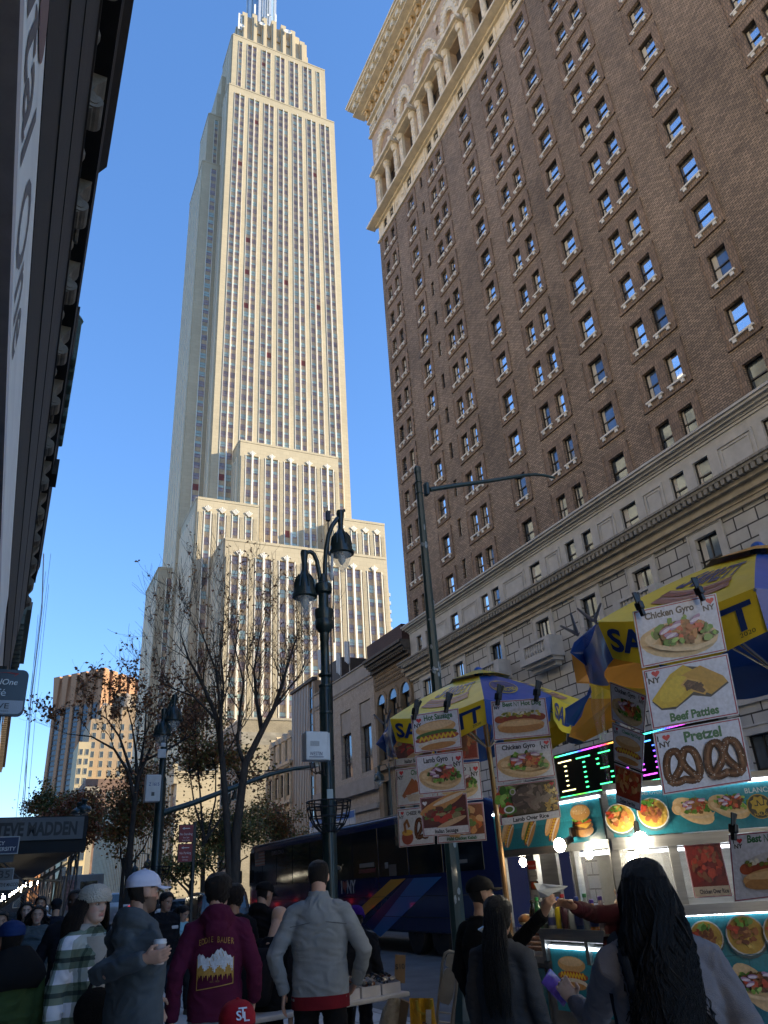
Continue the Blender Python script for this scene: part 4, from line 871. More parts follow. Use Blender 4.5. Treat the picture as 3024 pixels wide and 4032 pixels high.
# ================================================================ lamp posts, poles, signs
M_GRN = mat('lamp_green_paint', (0.012, 0.026, 0.024), 0.38, var=0.35, scale=8, coat=0.25, bump=0.1)
M_GRN2 = mat('pole_green_paint', (0.024, 0.05, 0.048), 0.45, var=0.35, scale=3, stretch=(3, 3, 0.6), coat=0.2, bump=0.15)
M_CLEAR = mat('clear_globe', (0.75, 0.78, 0.78), 0.1, var=0.05, alpha=0.32, spec=0.8)
M_WBOX = mat('white_enamel_box', (0.62, 0.64, 0.65), 0.4, var=0.1, scale=4)
def lamp_head(t, p, r, suf=True):
    """bell shaped luminaire hanging from p"""
    b = MB(); p = V(p)
    b.lathe(p, [(0.02, 0.10), (r*0.32, 0.08), (r*0.36, 0.02), (r*0.26, -0.16), (r*0.24, -0.3), (r*0.34, -0.36), (r*0.5, -0.42), (r*0.86, -0.54), (r*1.0, -0.70), (r*1.02, -0.80), (r*1.14, -0.81), (r*1.14, -0.86), (r*0.97, -0.88), (r*0.95, -0.83)], 20)
    for k in range(8):
        a = k*math.pi/4; b.tube([p+V((math.cos(a)*q*r, math.sin(a)*q*r, z)) for q, z in ((0.52, -0.41), (0.89, -0.53), (1.03, -0.70))], 0.011, 4)
    o = b.build('lamp_housing', M_GRN, t, smooth=True)
    g = MB(); g.lathe(p, [(r*0.92, -0.84), (r*0.9, -0.9), (r*0.66, -1.05), (r*0.3, -1.2), (0.02, -1.24)], 18); g.build('globe', M_CLEAR, o, smooth=True)
    g = MB(); g.lathe(p, [(0.03, -0.84), (r*0.3, -0.88), (r*0.34, -1.0), (0.02, -1.08)], 10); g.build('bulb', mat('frosted_bulb', (0.6, 0.6, 0.56), 0.4), o, smooth=True)
def basket(t, c, r):
    b = MB(); c = V(c)
    for q, dz in ((1, 0), (0.98, -0.1), (0.88, -0.24), (0.7, -0.36), (0.42, -0.46)):
        b.tube([c+V((r*q*math.cos(a), r*q*math.sin(a), dz)) for a in (2*math.pi*k/20 for k in range(21))], 0.012, 5, cap=False)
    for k in range(18):
        a = 2*math.pi*k/18; b.tube([c+V((r*q*math.cos(a), r*q*math.sin(a), dz)) for q, dz in ((1, 0), (0.98, -0.1), (0.88, -0.24), (0.7, -0.36), (0.42, -0.46), (0.2, -0.5))], 0.010, 4)
    b.build('hanging_basket', mat('black_wire', (0.012, 0.012, 0.013), 0.5), t)
XA = 12.5; A0 = V((12.5, -4.9, 0))
LPA = thing('street_lamp', 'tall dark green twin headed street lamp carrying a white box and a wire basket', 'street lamp', A0)
b = MB(); b.lathe(A0, [(0.24, 0), (0.24, 0.25), (0.17, 0.5), (0.13, 0.75), (0.115, 1.2), (0.11, 4.75), (0.08, 4.8), (0.075, 5.6), (0.085, 5.62), (0.085, 5.85)], 16)
for k in range(10): a = k*math.pi/5; b.tube([A0+V((0.108*math.cos(a), 0.108*math.sin(a), 1.2)), A0+V((0.106*math.cos(a), 0.106*math.sin(a), 4.7))], 0.012, 4)
b.build('pole', M_GRN, LPA, smooth=True)
b = MB(); b.lathe(A0, [(0.09, 5.75), (0.165, 5.85), (0.17, 5.98), (0.155, 6.0), (0.16, 6.04), (0.175, 6.12), (0.17, 6.2), (0.10, 6.22), (0.098, 6.5), (0.155, 6.53), (0.17, 6.6), (0.155, 6.7), (0.1, 6.74), (0.07, 6.9), (0.0, 6.93)], 18); b.build('collar', M_GRN, LPA, smooth=True)
def pxs(pts, X): return [onX(x, y, X) for x, y in pts]
b = MB(); b.tube(pxs([(1280, 2300), (1279, 2230), (1283, 2170), (1293, 2110), (1308, 2070), (1328, 2042), (1338, 2040)], XA), 0.045, 10); b.build('arm', M_GRN, LPA, smooth=True)
b = MB(); b.tube(pxs([(1264, 2310), (1257, 2255), (1248, 2210), (1236, 2182), (1222, 2172), (1208, 2176), (1200, 2186)], XA), 0.042, 10); b.build('arm', M_GRN, LPA, smooth=True)
ph = onX(1339, 2012, XA); lamp_head(LPA, ph-V((0, 0, 0.08)), 0.215); b = MB(); b.tube([ph-V((0, 0, 0.15)), ph+V((0, -0.07, 0.02)), ph+V((0, -0.1, 0.03))], 0.035, 7); b.build('photocell', M_GRN, LPA)
lamp_head(LPA, onX(1198, 2184, XA), 0.205)
b = MB(); b.tube(pxs([(1297, 2250), (1294, 2180), (1292, 2070), (1291, 2020)], XA), 0.014, 6); b.b2(onX(1285, 2032, XA)-V((0.04, 0, 0.1)), onX(1298, 2014, XA)+V((0.04, 0, 0)))
for d in (-0.07, 0, 0.06): p = onX(1290, 2018, XA)+V((0, d, 0)); b.tube([p, p+V((0, 0, 0.1 if d else 0.16))], 0.006, 4)
b.tube(pxs([(1313, 2270), (1312, 2400), (1316, 2530)], XA), 0.014, 6); b.build('whip_antenna', mat('dark_whip', (0.03, 0.02, 0.02), 0.5), LPA)
b = MB(); p0, p1 = onX(1306, 2258, XA), onX(1308, 2175, XA); b.tube([p0, p1], 0.03, 8); b.lathe(onX(1306, 2285, XA), [(0.02, 0), (0.05, 0.1), (0.04, 0.16)], 8); b.build('white_antenna', M_WBOX, LPA)
pa = onX(1245, 2940, XA-0.25); b = MB(); b.bbox(pa+V((0, 0.02, 0)), (0.24, 0.40, 0.46), 0.02); o = b.build('equipment_box', M_WBOX, LPA)
k = Ink(pa+V((-0.121, 0.22, -0.23)), (0, -1, 0), (0, 0, 1), 0.002); k.text('WESTIN', 0.17, 0.07, 0.085, (0.03, 0.035, 0.10), 0.006, 0.2, 0.72); k.rect(0.05, 0.04, 0.3, 0.052, (0.03, 0.035, 0.1)); k.rect(0.07, 0.22, 0.23, 0.3, (0.35, 0.37, 0.38)); k.build('lettering', INK, o)
b = MB(); b.bbox(pa+V((0.05, -0.215, 0)), (0.2, 0.03, 0.45), 0.008); b.b2(pa+V((0.1, -0.1, -0.3)), pa+V((0.3, 0.0, -0.23))); b.build('box_lid', M_WBOX, o)
b = MB()
for i in range(4):
    s = pa+V((0.1, 0.08-0.08*i, -0.24)); b.tube([s, s+V((0.0, -0.02, -0.12-0.03*i)), s+V((0.08, -0.13, -0.17)), V((12.4, -4.98, s.z-0.02+0.05*i))], 0.012, 5)
b.tube([V((12.38, -4.97, 4.3)), V((12.38, -4.98, 6.4))], 0.01, 5); b.build('cable_loops', mat('black_cable', (0.015, 0.015, 0.016), 0.5), LPA)
for z in (4.28, 4.95, 4.75, 2.6): b = MB(); b.lathe(A0+V((0, 0, z)), [(0.118, 0), (0.124, 0.01), (0.124, 0.04), (0.118, 0.05)], 14); b.build('clamp_band', M_GRN, LPA)
b = MB(); b.bbox(A0+V((-0.12, 0.02, 2.95)), (0.03, 0.11, 0.16), 0.006); b.build('sticker_plate', mat('grey_sticker', (0.35, 0.4, 0.4), 0.5), LPA)
basket(LPA, A0+V((0, 0, 2.85)), 0.37)
# second lamp further along, with a signal arm over the road
B0 = V((28, -4.83, 0)); LPB = thing('street_lamp', 'green twin headed street lamp with a numbered white box and a long signal arm', 'street lamp', B0)
b = MB(); b.lathe(B0, [(0.3, 0), (0.3, 0.3), (0.2, 0.6), (0.17, 1), (0.165, 5.2), (0.12, 5.3), (0.115, 6.3), (0.12, 6.6), (0.19, 6.68), (0.2, 6.8), (0.12, 6.9), (0.1, 7.4)], 14); b.build('pole', M_GRN, LPB, smooth=True)
lamp_head(LPB, onX(688, 2745, 28), 0.30); lamp_head(LPB, onX(646, 2800, 28), 0.29)
b = MB(); b.tube(pxs([(655, 2890), (660, 2830), (668, 2780), (680, 2752), (688, 2750)], 28), 0.05, 8); b.build('arm', M_GRN, LPB); b = MB(); b.tube(pxs([(655, 2880), (655, 2815), (650, 2800)], 28), 0.05, 8); b.build('arm', M_GRN, LPB)
b = MB(); b.tube(pxs([(640, 3200), (760, 3162), (900, 3108), (1060, 3050), (1160, 3026), (1222, 3018)], 28), [0.1, 0.095, 0.085, 0.075, 0.065, 0.06], 10); b.build('signal_arm', M_GRN2, LPB, smooth=True)
pb = onX(600, 3105, 27.7); b = MB(); b.bbox(pb, (0.34, 0.5, 0.86), 0.03); o = b.build('equipment_box', M_WBOX, LPB)
k = Ink(pb+V((-0.171, 0.25, -0.43)), (0, -1, 0), (0, 0, 1), 0.003); k.text('Z 1615', 0.27, 0.5, 0.15, (0.05, 0.1, 0.3), 0.01, 0, 0.8); k.rect(0.2, 0.18, 0.3, 0.3, (0.1, 0.1, 0.1)); k.build('lettering', INK, o)
b = MB(); b.bbox(onX(637, 2967, 27.8), (0.1, 0.28, 0.3), 0.02); b.bbox(onX(643, 2933, 27.8), (0.1, 0.16, 0.13), 0.01); b.build('small_box', M_WBOX, LPB)
basket(LPB, B0+V((0, 0, 2.45)), 0.45)
# overhead wires
for i, (y0, y1) in enumerate(((3054, 3020), (3048, 3030))):
    b = MB(); b.tube([onX(660, y0, 28), onX(900, 3046-6*i, 28), onX(1225, y1, 28)], 0.012, 4); tag(b.build('cable', mat('black_cable', (0.015, 0.015, 0.016), 0.5)), 'thin black overhead wire strung above the long signal arm', 'cable', 'wires above the signal arm')
# green octagonal pole with a curved empty mast arm
G0 = V((8.6, -4.93, 0)); PG = thing('signal_pole', 'green octagonal signal pole with a bare curved mast arm, behind the left umbrella', 'pole', G0)
b = MB(); b.lathe(G0, [(0.16, 0), (0.16, 0.2), (0.095, 0.4), (0.085, 2), (0.048, 7.05), (0.054, 7.06), (0.054, 7.14), (0.035, 7.17)], 8); b.build('pole', M_GRN2, PG)
b = MB(); b.tube(pxs([(1692, 1928), (1800, 1911), (1950, 1890), (2060, 1872), (2105, 1868), (2150, 1873), (2183, 1882)], 8.6), [0.036, 0.034, 0.031, 0.028, 0.026, 0.024, 0.022], 10); b.build('mast_arm', M_GRN2, PG, smooth=True)
b = MB(); pj = onX(1686, 1928, 8.6); b.bbox(pj+V((0, 0.03, 0)), (0.1, 0.05, 0.2), 0.01)
for dz in (-0.09, 0.09): b.lathe(V((8.6, -4.93, pj.z+dz)), [(0.055, -0.01), (0.06, 0), (0.055, 0.01)], 12)
b.build('arm_bracket', M_GRN2, PG)
rr = random.Random(3)
for i in range(26):
    k = MB()
    z = rr.choice((rr.uniform(4.2, 6.2), rr.uniform(3.3, 4.2), rr.uniform(0.9, 2.4))); a = rr.uniform(2.2, 4.2); r = 0.086-0.0073*max(0, z-2)
    w, h = rr.uniform(0.01, 0.03), rr.uniform(0.015, 0.07); c = G0+V((math.cos(a)*r, math.sin(a)*r, z)); t = V((-math.sin(a), math.cos(a), 0))
    k.prism([c+t*w*math.cos(q)+V((0, 0, h*math.sin(q)*rr.uniform(0.6, 1))) for q in (2*math.pi*i2/7 for i2 in range(7))], V((math.cos(a), math.sin(a), 0))*0.004); k.build('sticker_scrap', mat('torn_sticker', (0.28, 0.31, 0.31), 0.6, var=0.4, scale=20), PG)
for z in (3.3, 4.05): b = MB(); b.lathe(G0+V((0, 0, z)), [(0.076, 0), (0.082, 0.01), (0.082, 0.02), (0.076, 0.03)], 8); b.build('clamp_band', mat('steel_band', (0.35, 0.36, 0.36), 0.35, 0.7), PG)
# far side lamps
def small_lamp(name, label, base, heads, r=0.3, h=None):
    t = thing(name, label, 'street lamp', base); b = MB(); top = max(p.z for p in heads); b.lathe(base, [(0.2, 0), (0.18, 0.5), (0.09, 0.8), (0.07, top-base[2]+0.1), (0.03, top-base[2]+0.25)], 10); b.build('pole', M_GRN, t)
    for p in heads:
        b = MB(); b.tube([V((base[0], base[1], p.z-0.3)), V((base[0], (base[1]*2+p.y)/3, p.z+0.15)), p+V((0, 0, 0.08)), p], 0.035, 6); b.build('arm', M_GRN, t); lamp_head(t, p, r)
p = onY(1491, 3020, -22.6); small_lamp('street_lamp', 'single hooked street lamp before the arched loft, left of the hanging posters', V((p.x-0.05, -23.35, 0)), [p], 0.33)
p = onY(1052, 3178, -22.6); q = onY(1086, 3166, -22.6); small_lamp('street_lamp', 'twin headed street lamp over the coach roof by the mansard house', V((p.x-1, -22.9, 0)), [p, V((p.x-2, q.y-0.2, q.z))], 0.42)
p = onX(311, 3164, 75); q = onX(336, 3152, 75); small_lamp('street_lamp', 'twin headed street lamp showing above the shed banner before autumn leaves', V((75, (p.y+q.y)/2, 0)), [p, q], 0.62)
p = onX(337, 3452, 150); q = onX(366, 3442, 150); small_lamp('street_lamp', 'far street lamp before the sunny cream building, right of the shed legs', V((150, (p.y+q.y)/2, 0)), [p, q], 0.5)
p = onX(533, 3390, 70); small_lamp('street_lamp', 'thin street lamp against the podium right of the leafy tree trunk', V((70, p.y, 0)), [p, p+V((0, -1.0, 0.4))], 0.3)
# no standing sign
NS = thing('parking_sign', 'red no standing sign on a dark post in front of the trees', 'sign', (20, -4.35, 0))
b = MB(); b.tube([(20.04, -4.33, 0), (20.04, -4.33, 3.18)], 0.045, 6); b.build('post', mat('dark_post', (0.02, 0.022, 0.022), 0.5), NS)
def signred(z0, z1, txt):
    b = MB(); b.bbox((20.0, -4.12, (z0+z1)/2), (0.02, 0.36, z1-z0), 0.006); o = b.build('sign_plate', mat('black_edge', (0.02, 0.02, 0.02), 0.5), NS); k = Ink((19.989, -3.94, z0), (0, -1, 0), (0, 0, 1), 0.002); w, h = 0.36, z1-z0
    k.rect(0.015, 0.015, w-0.015, h-0.015, (0.22, 0.015, 0.02))
    for s, y, sz in txt: k.text(s, w/2, y, sz, (0.6, 0.5, 0.5), 0.004, 0, 0.8)
    k.line([(0.10, h-0.09), (0.26, h-0.09)], 0.018, (0.6, 0.5, 0.5)); k.poly([(0.08, h-0.09), (0.13, h-0.06), (0.13, h-0.12)], (0.6, 0.5, 0.5)); k.build('lettering', INK, o)
signred(2.72, 3.12, (('No Standing', 0.16, 0.075), ('7am-7pm', 0.09, 0.05), ('Except Sunday', 0.035, 0.04))); signred(2.28, 2.69, (('No Parking', 0.18, 0.075), ('7pm-7am', 0.1, 0.05), ('All Week', 0.04, 0.04)))
# blue bus stop sign beyond the coach
p0, p1 = onY(1218, 3242, -22.5), onY(1397, 3230, -22.5)
BSG = thing('bus_stop_sign', 'blue and white bus stop sign board behind the coach roof', 'sign', (p0.x, -22.5, 0))
b = MB(); b.b2((p1.x, -22.56, p0.z-0.75), (p0.x, -22.5, p0.z+0.15)); o = b.build('board', mat('white_board', (0.55, 0.57, 0.6), 0.5), BSG)
k = Ink((p0.x, -22.5, p0.z-0.75), (-1, 0, 0), (0, 0, 1), 0.004); Lb = p0.x-p1.x; k.rect(0.05, 0.42, Lb-0.05, 0.86, (0.03, 0.13, 0.42)); k.text('34 ST / 6 AVE', Lb*0.55, 0.52, 0.3, (0.6, 0.65, 0.7), 0.01); k.rect(Lb*0.12, 0.52, Lb*0.2, 0.76, (0.6, 0.65, 0.7)); k.build('lettering', INK, o)
b = MB(); b.tube([(p0.x-1, -22.55, 0), (p0.x-1, -22.55, p0.z)], 0.06, 6); b.tube([(p1.x+1, -22.55, 0), (p1.x+1, -22.55, p0.z)], 0.06, 6); b.build('post', M_GRN2, BSG)
# ================================================================ trees
M_BARK = mat('dark_bark', (0.055, 0.045, 0.038), 0.9, var=0.45, scale=9, stretch=(2, 2, 0.5), bump=0.6, bscale=30)
LEAF = {'brown': [(0.30, 0.12, 0.055), (0.21, 0.095, 0.045), (0.36, 0.17, 0.065)], 'green': [(0.13, 0.14, 0.035), (0.08, 0.10, 0.03), (0.20, 0.17, 0.04), (0.24, 0.12, 0.035)], 'orange': [(0.32, 0.10, 0.035), (0.22, 0.08, 0.035), (0.18, 0.13, 0.04)], 'mixed': [(0.18, 0.14, 0.035), (0.13, 0.12, 0.035), (0.28, 0.12, 0.035), (0.22, 0.085, 0.035)]}
def leafmats(k):
    r = []
    for i, c in enumerate(LEAF[k]):
        m = mat('leaf_%s_%s' % (k, 'abcd'[i]), c, 0.6, var=0.35, scale=0.8)
        r.append(m)
    return r
def add_leaf(mb, p, s, rr):
    d = V((rr.uniform(-1, 1), rr.uniform(-1, 1), rr.uniform(-1, 0.4))).normalized(); n = d.orthogonal().normalized(); n.rotate(Matrix.Rotation(rr.uniform(0, 6.28), 3, d)); w = d.cross(n)
    mb.poly([p, p+d*s*0.5+w*s*0.32, p+d*s+n*s*0.12, p+d*s*0.5-w*s*0.32+n*s*0.1])
def twig(mb, lf, p, d, L, r, lev, rr, leafp, leafs, nm, up=0.25):
    n = 4; pts = [V(p)]; rad_ = [r]; q = V(p); d = V(d)
    for i in range(n):
        d = (d+V((rr.uniform(-1, 1), rr.uniform(-1, 1), rr.uniform(-0.6, 1)))*0.22+V((0, 0, up*0.3))).normalized(); q = q+d*L/n; pts.append(q.copy()); rad_.append(max(r*(1-0.72*(i+1)/n), 0.0035))
    mb.tube(pts, rad_, 6 if r > 0.03 else (4 if r > 0.009 else 3), cap=False)
    if lev > 0:
        for i in range(1, n+1):
            for _ in range(1 if rr.random() < 0.55 else 2):
                dd = (d+V((rr.uniform(-1, 1), rr.uniform(-1, 1), rr.uniform(-0.35, 0.9)))*0.95).normalized()
                twig(mb, lf, pts[i], dd, L*rr.uniform(0.5, 0.75), rad_[i]*0.75, lev-1, rr, leafp, leafs, nm, up)
    else:
        for i in range(1, n+1):
            if rr.random() < leafp:
                for _ in range(rr.choice((1, 1, 2, 3))): lf.mi = rr.randrange(nm); add_leaf(lf, pts[i], leafs*rr.uniform(0.6, 1.3), rr)
def limb_tree(name, label, base, limbs, X, seed, leafp, leafs, kind, lev=2, depth=0.9, L=1.5, grp='street trees'):
    """a street tree whose main limbs follow the given courses and branch on their own from there"""
    rr = random.Random(seed); t = thing(name, label, 'tree', base, grp); tb = MB(); lf = MB(); lm = leafmats(kind)
    for (r0, r1, start, pts) in limbs:
        k = len(pts); off = rr.uniform(-depth, depth); P = []
        for i, (x, y) in enumerate(pts): P.append(onX(x, y, X+off*(i/(k-1)) if k > 1 else X))
        if start: P[0] = onX(*pts[0], X)
        R = [lerp(r0, r1, (i/(k-1))**0.8) for i in range(k)]; tb.tube(P, R, 9, cap=True)
        for i in range(1, k):
            if i/(k-1) < 0.3 and r0 > 0.09: continue
            for _ in range(3 if i == k-1 else 2):
                d = (P[i]-P[i-1]).normalized(); dd = (d+V((rr.uniform(-1, 1), rr.uniform(-1, 1), rr.uniform(-0.2, 0.8)))*0.8).normalized()
                twig(tb, lf, P[i], dd, L*rr.uniform(0.6, 1.1), min(R[i]*0.5, 0.02), lev, rr, leafp, leafs, len(lm))
    tb.build('trunk', M_BARK, t, smooth=60); lf.build('crown', lm, t)
limb_tree('street_tree', 'nearly bare black branched street tree with two trunks in front of the skyscraper', (20, -5.15, 0), [
    (0.118, 0.014, 1, [(912, 3560), (897, 3290), (875, 2990), (855, 2830), (800, 2700), (745, 2600), (712, 2500)]),
    (0.056, 0.010, 1, [(874, 2975), (868, 2800), (850, 2640), (805, 2520), (775, 2430)]),
    (0.044, 0.010, 1, [(868, 2850), (880, 2700), (868, 2560), (882, 2440)]),
    (0.141, 0.014, 1, [(922, 3560), (930, 3280), (965, 3010), (1035, 2870), (1078, 2790), (1112, 2690), (1140, 2600), (1170, 2500)]),
    (0.063, 0.010, 1, [(1030, 2880), (1010, 2760), (1000, 2640), (1020, 2520), (1045, 2420)]),
    (0.056, 0.010, 1, [(962, 3010), (935, 2930), (945, 2800), (960, 2690), (928, 2560), (940, 2440)]),
    (0.044, 0.008, 1, [(1076, 2790), (1130, 2720), (1185, 2650), (1215, 2570)]),
    (0.037, 0.008, 1, [(850, 2830), (760, 2740), (690, 2715), (645, 2690)])], 20, 5, 0.11, 0.08, 'brown', lev=2, L=1.35)
limb_tree('street_tree', 'street tree with a spreading crown of sparse rust brown leaves left of the lamp', (36, -5.0, 0), [
    (0.158, 0.024, 1, [(500, 3560), (512, 3350), (528, 3180), (545, 3060), (600, 2930), (650, 2830), (690, 2760)]),
    (0.094, 0.016, 1, [(530, 3150), (505, 3040), (450, 2950), (360, 2900), (265, 2890)]),
    (0.086, 0.016, 1, [(540, 3080), (535, 2960), (520, 2860), (500, 2780)]),
    (0.072, 0.016, 1, [(520, 3050), (470, 2900), (420, 2830), (370, 2800)]),
    (0.072, 0.016, 1, [(545, 3060), (570, 2900), (575, 2800), (560, 2750)]),
    (0.072, 0.016, 1, [(560, 3000), (640, 2960), (700, 2930), (745, 2900)])], 36, 11, 0.26, 0.17, 'brown', lev=2, L=1.5)
def leafy(name, label, base, h, blobs, seed, kind, n=2600, leafs=0.28, trunk=0.14, grp='street trees'):
    """street tree in leaf: clumps of leaves round the ends of real limbs"""
    rr = random.Random(seed); t = thing(name, label, 'tree', base, grp); tb = MB(); lf = MB(); lm = leafmats(kind); B = V(base)
    tb.tube([B, B+V((0.05, 0.05, h*0.25)), B+V((-0.05, 0.1, h*0.45))], [trunk, trunk*0.8, trunk*0.6], 8)
    for (c, r, w) in blobs:
        c = V(c); s = B+V((0, 0, h*rr.uniform(0.3, 0.45))); m = (s+c)/2+V((rr.uniform(-0.3, 0.3), rr.uniform(-0.3, 0.3), -0.2)); tb.tube([s, m, c], [trunk*0.5, trunk*0.3, 0.02], 6)
        clumps = [c+V((rr.gauss(0, 0.5)*r[0], rr.gauss(0, 0.5)*r[1], rr.gauss(0, 0.45)*r[2])) for _ in range(int(22*w)+4)]
        for cl in clumps: tb.tube([m.lerp(c, 0.7), cl], [0.025, 0.008], 4, cap=False)
        for i in range(int(n*w)):
            cl = rr.choice(clumps); g = 0.2*min(r)+0.12; p = cl+V((rr.gauss(0, g), rr.gauss(0, g), rr.gauss(0, g*0.8))); lf.mi = rr.randrange(len(lm)) if rr.random() < 0.6 else (clumps.index(cl) % len(lm)); add_leaf(lf, p, leafs*rr.uniform(0.6, 1.3), rr)
    tb.build('trunk', M_BARK, t); lf.build('crown', lm, t)
def ob(x, y, X): return onX(x, y, X)
leafy('street_tree', 'tree with yellow green and orange leaves showing behind the bare black tree', (40, -9.2, 0), 9, [(ob(760, 2830, 40), (1.5, 1.3, 1.4), 1.0), (ob(850, 2950, 40), (1.4, 1.3, 1.2), 0.8), (ob(740, 2990, 40), (1.3, 1.3, 1.1), 0.6), (ob(960, 3020, 40), (1.2, 1.2, 1), 0.5)], 3, 'mixed', 2025, 0.178)
leafy('street_tree', 'low bushy dark green tree right of the red parking sign', (45, -11.0, 0), 5.6, [(ob(880, 3260, 45), (1.6, 1.6, 1.2), 1.0), (ob(960, 3290, 45), (1.5, 1.5, 1.1), 0.8), (ob(820, 3290, 45), (1.3, 1.2, 1.2), 0.7)], 4, 'green', 2970, 0.148)
leafy('street_tree', 'low orange tinged tree by the blank grey wall left of the coach', (60, -17.6, 0), 7, [(ob(1030, 3230, 60), (2.0, 1.6, 1.7), 1.0), (ob(1100, 3260, 60), (1.7, 1.4, 1.2), 0.8)], 6, 'mixed', 3240, 0.192)
leafy('street_tree', 'green and orange street tree standing directly behind the sparse brown tree', (48, -6.6, 0), 8, [(ob(500, 3180, 48), (1.8, 1.3, 1.6), 1.0), (ob(560, 3090, 48), (1.6, 1.2, 1.4), 0.7), (ob(620, 3220, 48), (1.6, 1.3, 1.6), 0.8), (ob(470, 3270, 48), (1.2, 1, 1.2), 0.5)], 8, 'mixed', 2295, 0.185)
leafy('street_tree', 'round rust orange tree rising above the right end of the shed banner', (82, -6.5, 0), 13, [(ob(330, 3200, 82), (2.4, 2.3, 2.2), 1.2), (ob(375, 3260, 82), (1.8, 1.6, 2.2), 0.8), (ob(280, 3190, 82), (1.8, 1.7, 1.6), 0.6)], 9, 'orange', 2970, 0.266, 0.2)
leafy('street_tree', 'dark green tree rising above the middle of the shed banner', (88, -3.0, 0), 13, [(ob(190, 3190, 88), (2.2, 2.0, 1.7), 1.0), (ob(235, 3170, 88), (2.0, 1.8, 1.5), 0.8)], 10, 'green', 2970, 0.281, 0.2)
leafy('street_tree', 'small yellow green tree with thin limbs beside the red parking sign', (34, -7.4, 0), 4.6, [(ob(715, 3400, 34), (1.1, 1.0, 0.7), 0.6), (ob(660, 3430, 34), (0.9, 0.8, 0.5), 0.35), (ob(790, 3385, 34), (1.2, 1.1, 0.7), 0.6)], 12, 'green', 1620, 0.126)
# ================================================================ vehicles
M_BLK = mat('black_rubber', (0.012, 0.012, 0.013), 0.75); M_RIM = mat('alloy_rim', (0.35, 0.36, 0.37), 0.3, 0.8)
M_CGL = mat('car_glass', (0.02, 0.024, 0.03), 0.06, 0.0, spec=0.8, var=0.3)
def wheel(t, c, r, w, sgn):
    c = V(c); b = MB(); b.lathe(c, [(r*0.62, 0), (r*0.95, 0), (r, w*0.12), (r, w*0.88), (r*0.95, w), (r*0.62, w)], 20, axis=(0, sgn, 0)); o = b.build('wheel', M_BLK, t, smooth=True)
    b = MB(); b.lathe(c+V((0, sgn*w*0.7, 0)), [(r*0.62, 0), (r*0.6, w*0.25), (r*0.15, w*0.15), (r*0.1, w*0.3), (0, w*0.3)], 16, axis=(0, sgn, 0)); b.build('rim', M_RIM, o, smooth=True)
BY = -10.0; BX0, BX1 = 15.5, 35.3
BUS = thing('coach', 'long navy blue coach with yellow and blue diagonal stripes behind the shoppers', 'bus', (25, -11.3, 0))
b = MB(); rings = []
for x, ins, zt in ((BX0, 0.12, 3.10), (BX0+0.25, 0.0, 3.22), (BX1-0.9, 0.0, 3.28), (BX1-0.35, 0.03, 3.26), (BX1-0.08, 0.12, 3.12), (BX1, 0.25, 2.95)):
    y0, y1, z0 = BY-ins, BY-2.55+ins, 0.34; r = 0.16; ring = []
    for cy, cz, a0 in ((y0-r, zt-r, 0), (y1+r, zt-r, 90), (y1+r, z0+r*0.6, 180), (y0-r, z0+r*0.6, 270)):
        for i in range(6): a = rad(a0+18*i); ring.append(V((x, cy+r*math.cos(a), cz+(r if a0 < 180 else r*0.6)*math.sin(a))))
    rings.append(ring)
b.loft(rings); b.build('body', mat('navy_coach_paint', (0.014, 0.022, 0.085), 0.22, var=0.1, coat=0.4), BUS, smooth=35)
WZ0, WZ1 = 1.70, 3.0
for i in range(10):
    x0 = BX0+0.5+i*1.9; b = MB(); b.bbox((x0+0.93, BY+0.004, (WZ0+WZ1)/2), (1.84, 0.02, WZ1-WZ0), 0.008); b.build('window', mat('tinted_coach_glass', (0.012, 0.013, 0.017), 0.08, 0.0, spec=0.55, var=0.5, scale=0.5), BUS)
b = MB(); b.bbox((BX1-0.02, BY-1.27, 2.2), (0.1, 2.2, 1.5), 0.05); b.build('windscreen', M_CGL, BUS)
b = MB(); b.bbox(((BX0+BX1)/2, BY-0.02, 3.235), (BX1-BX0-0.6, 0.05, 0.035), 0.01); b.build('roof_rail', mat('bright_trim', (0.4, 0.42, 0.45), 0.3, 0.8), BUS)
b = MB(); b.bbox(((BX0+BX1)/2, BY+0.012, 0.72), (BX1-BX0-0.8, 0.012, 0.015), 0.003); b.bbox(((BX0+BX1)/2, BY+0.012, 1.2), (BX1-BX0-0.8, 0.012, 0.012), 0.003); b.build('panel_seam', M_BLK, BUS)
for x in (BX1-3.0, BX0+4.2, BX0+2.9): wheel(BUS, (x, BY-0.33, 0.34), 0.46, 0.3, 1)
b = MB(); b.tube([(BX1-0.1, BY+0.02, 2.9), (BX1+0.25, BY+0.25, 2.75), (BX1+0.28, BY+0.27, 2.3)], 0.03, 6); b.bbox((BX1+0.26, BY+0.28, 2.1), (0.1, 0.22, 0.5), 0.04); b.build('mirror', M_BLK, BUS)
b = MB(); b.ell((BX1-0.35, BY+0.02, 0.95), (0.18, 0.05, 0.12)); b.build('headlight', M_CLEAR, BUS)
LIV = printmat('coach_vinyl', 0.3, coat=0.3); NI = lambda: Ink((0, BY+0.015, 0), (-1, 0, 0), (0, 0, 1), 0.0025)
k = NI()
def bp(*pts): return [(-onY(x, y, BY).x, onY(x, y, BY).z) for x, y in pts]
k.poly(bp((1412, 3583), (1426, 3614), (1600, 3459), (1541, 3463)), (0.65, 0.32, 0.03))
k.build('stripe', LIV, BUS); k = NI(); k.poly(bp((1470, 3665), (1500, 3690), (1742, 3452), (1632, 3457)), (0.02, 0.16, 0.45)); k.poly(bp((1440, 3640), (1470, 3665), (1632, 3457), (1605, 3459)), (0.01, 0.025, 0.13))
k.build('stripe', LIV, BUS); k = NI(); x0, z0 = bp((1345, 3517))[0]; x1 = bp((1402, 3514))[0][0]; s = (x1-x0)
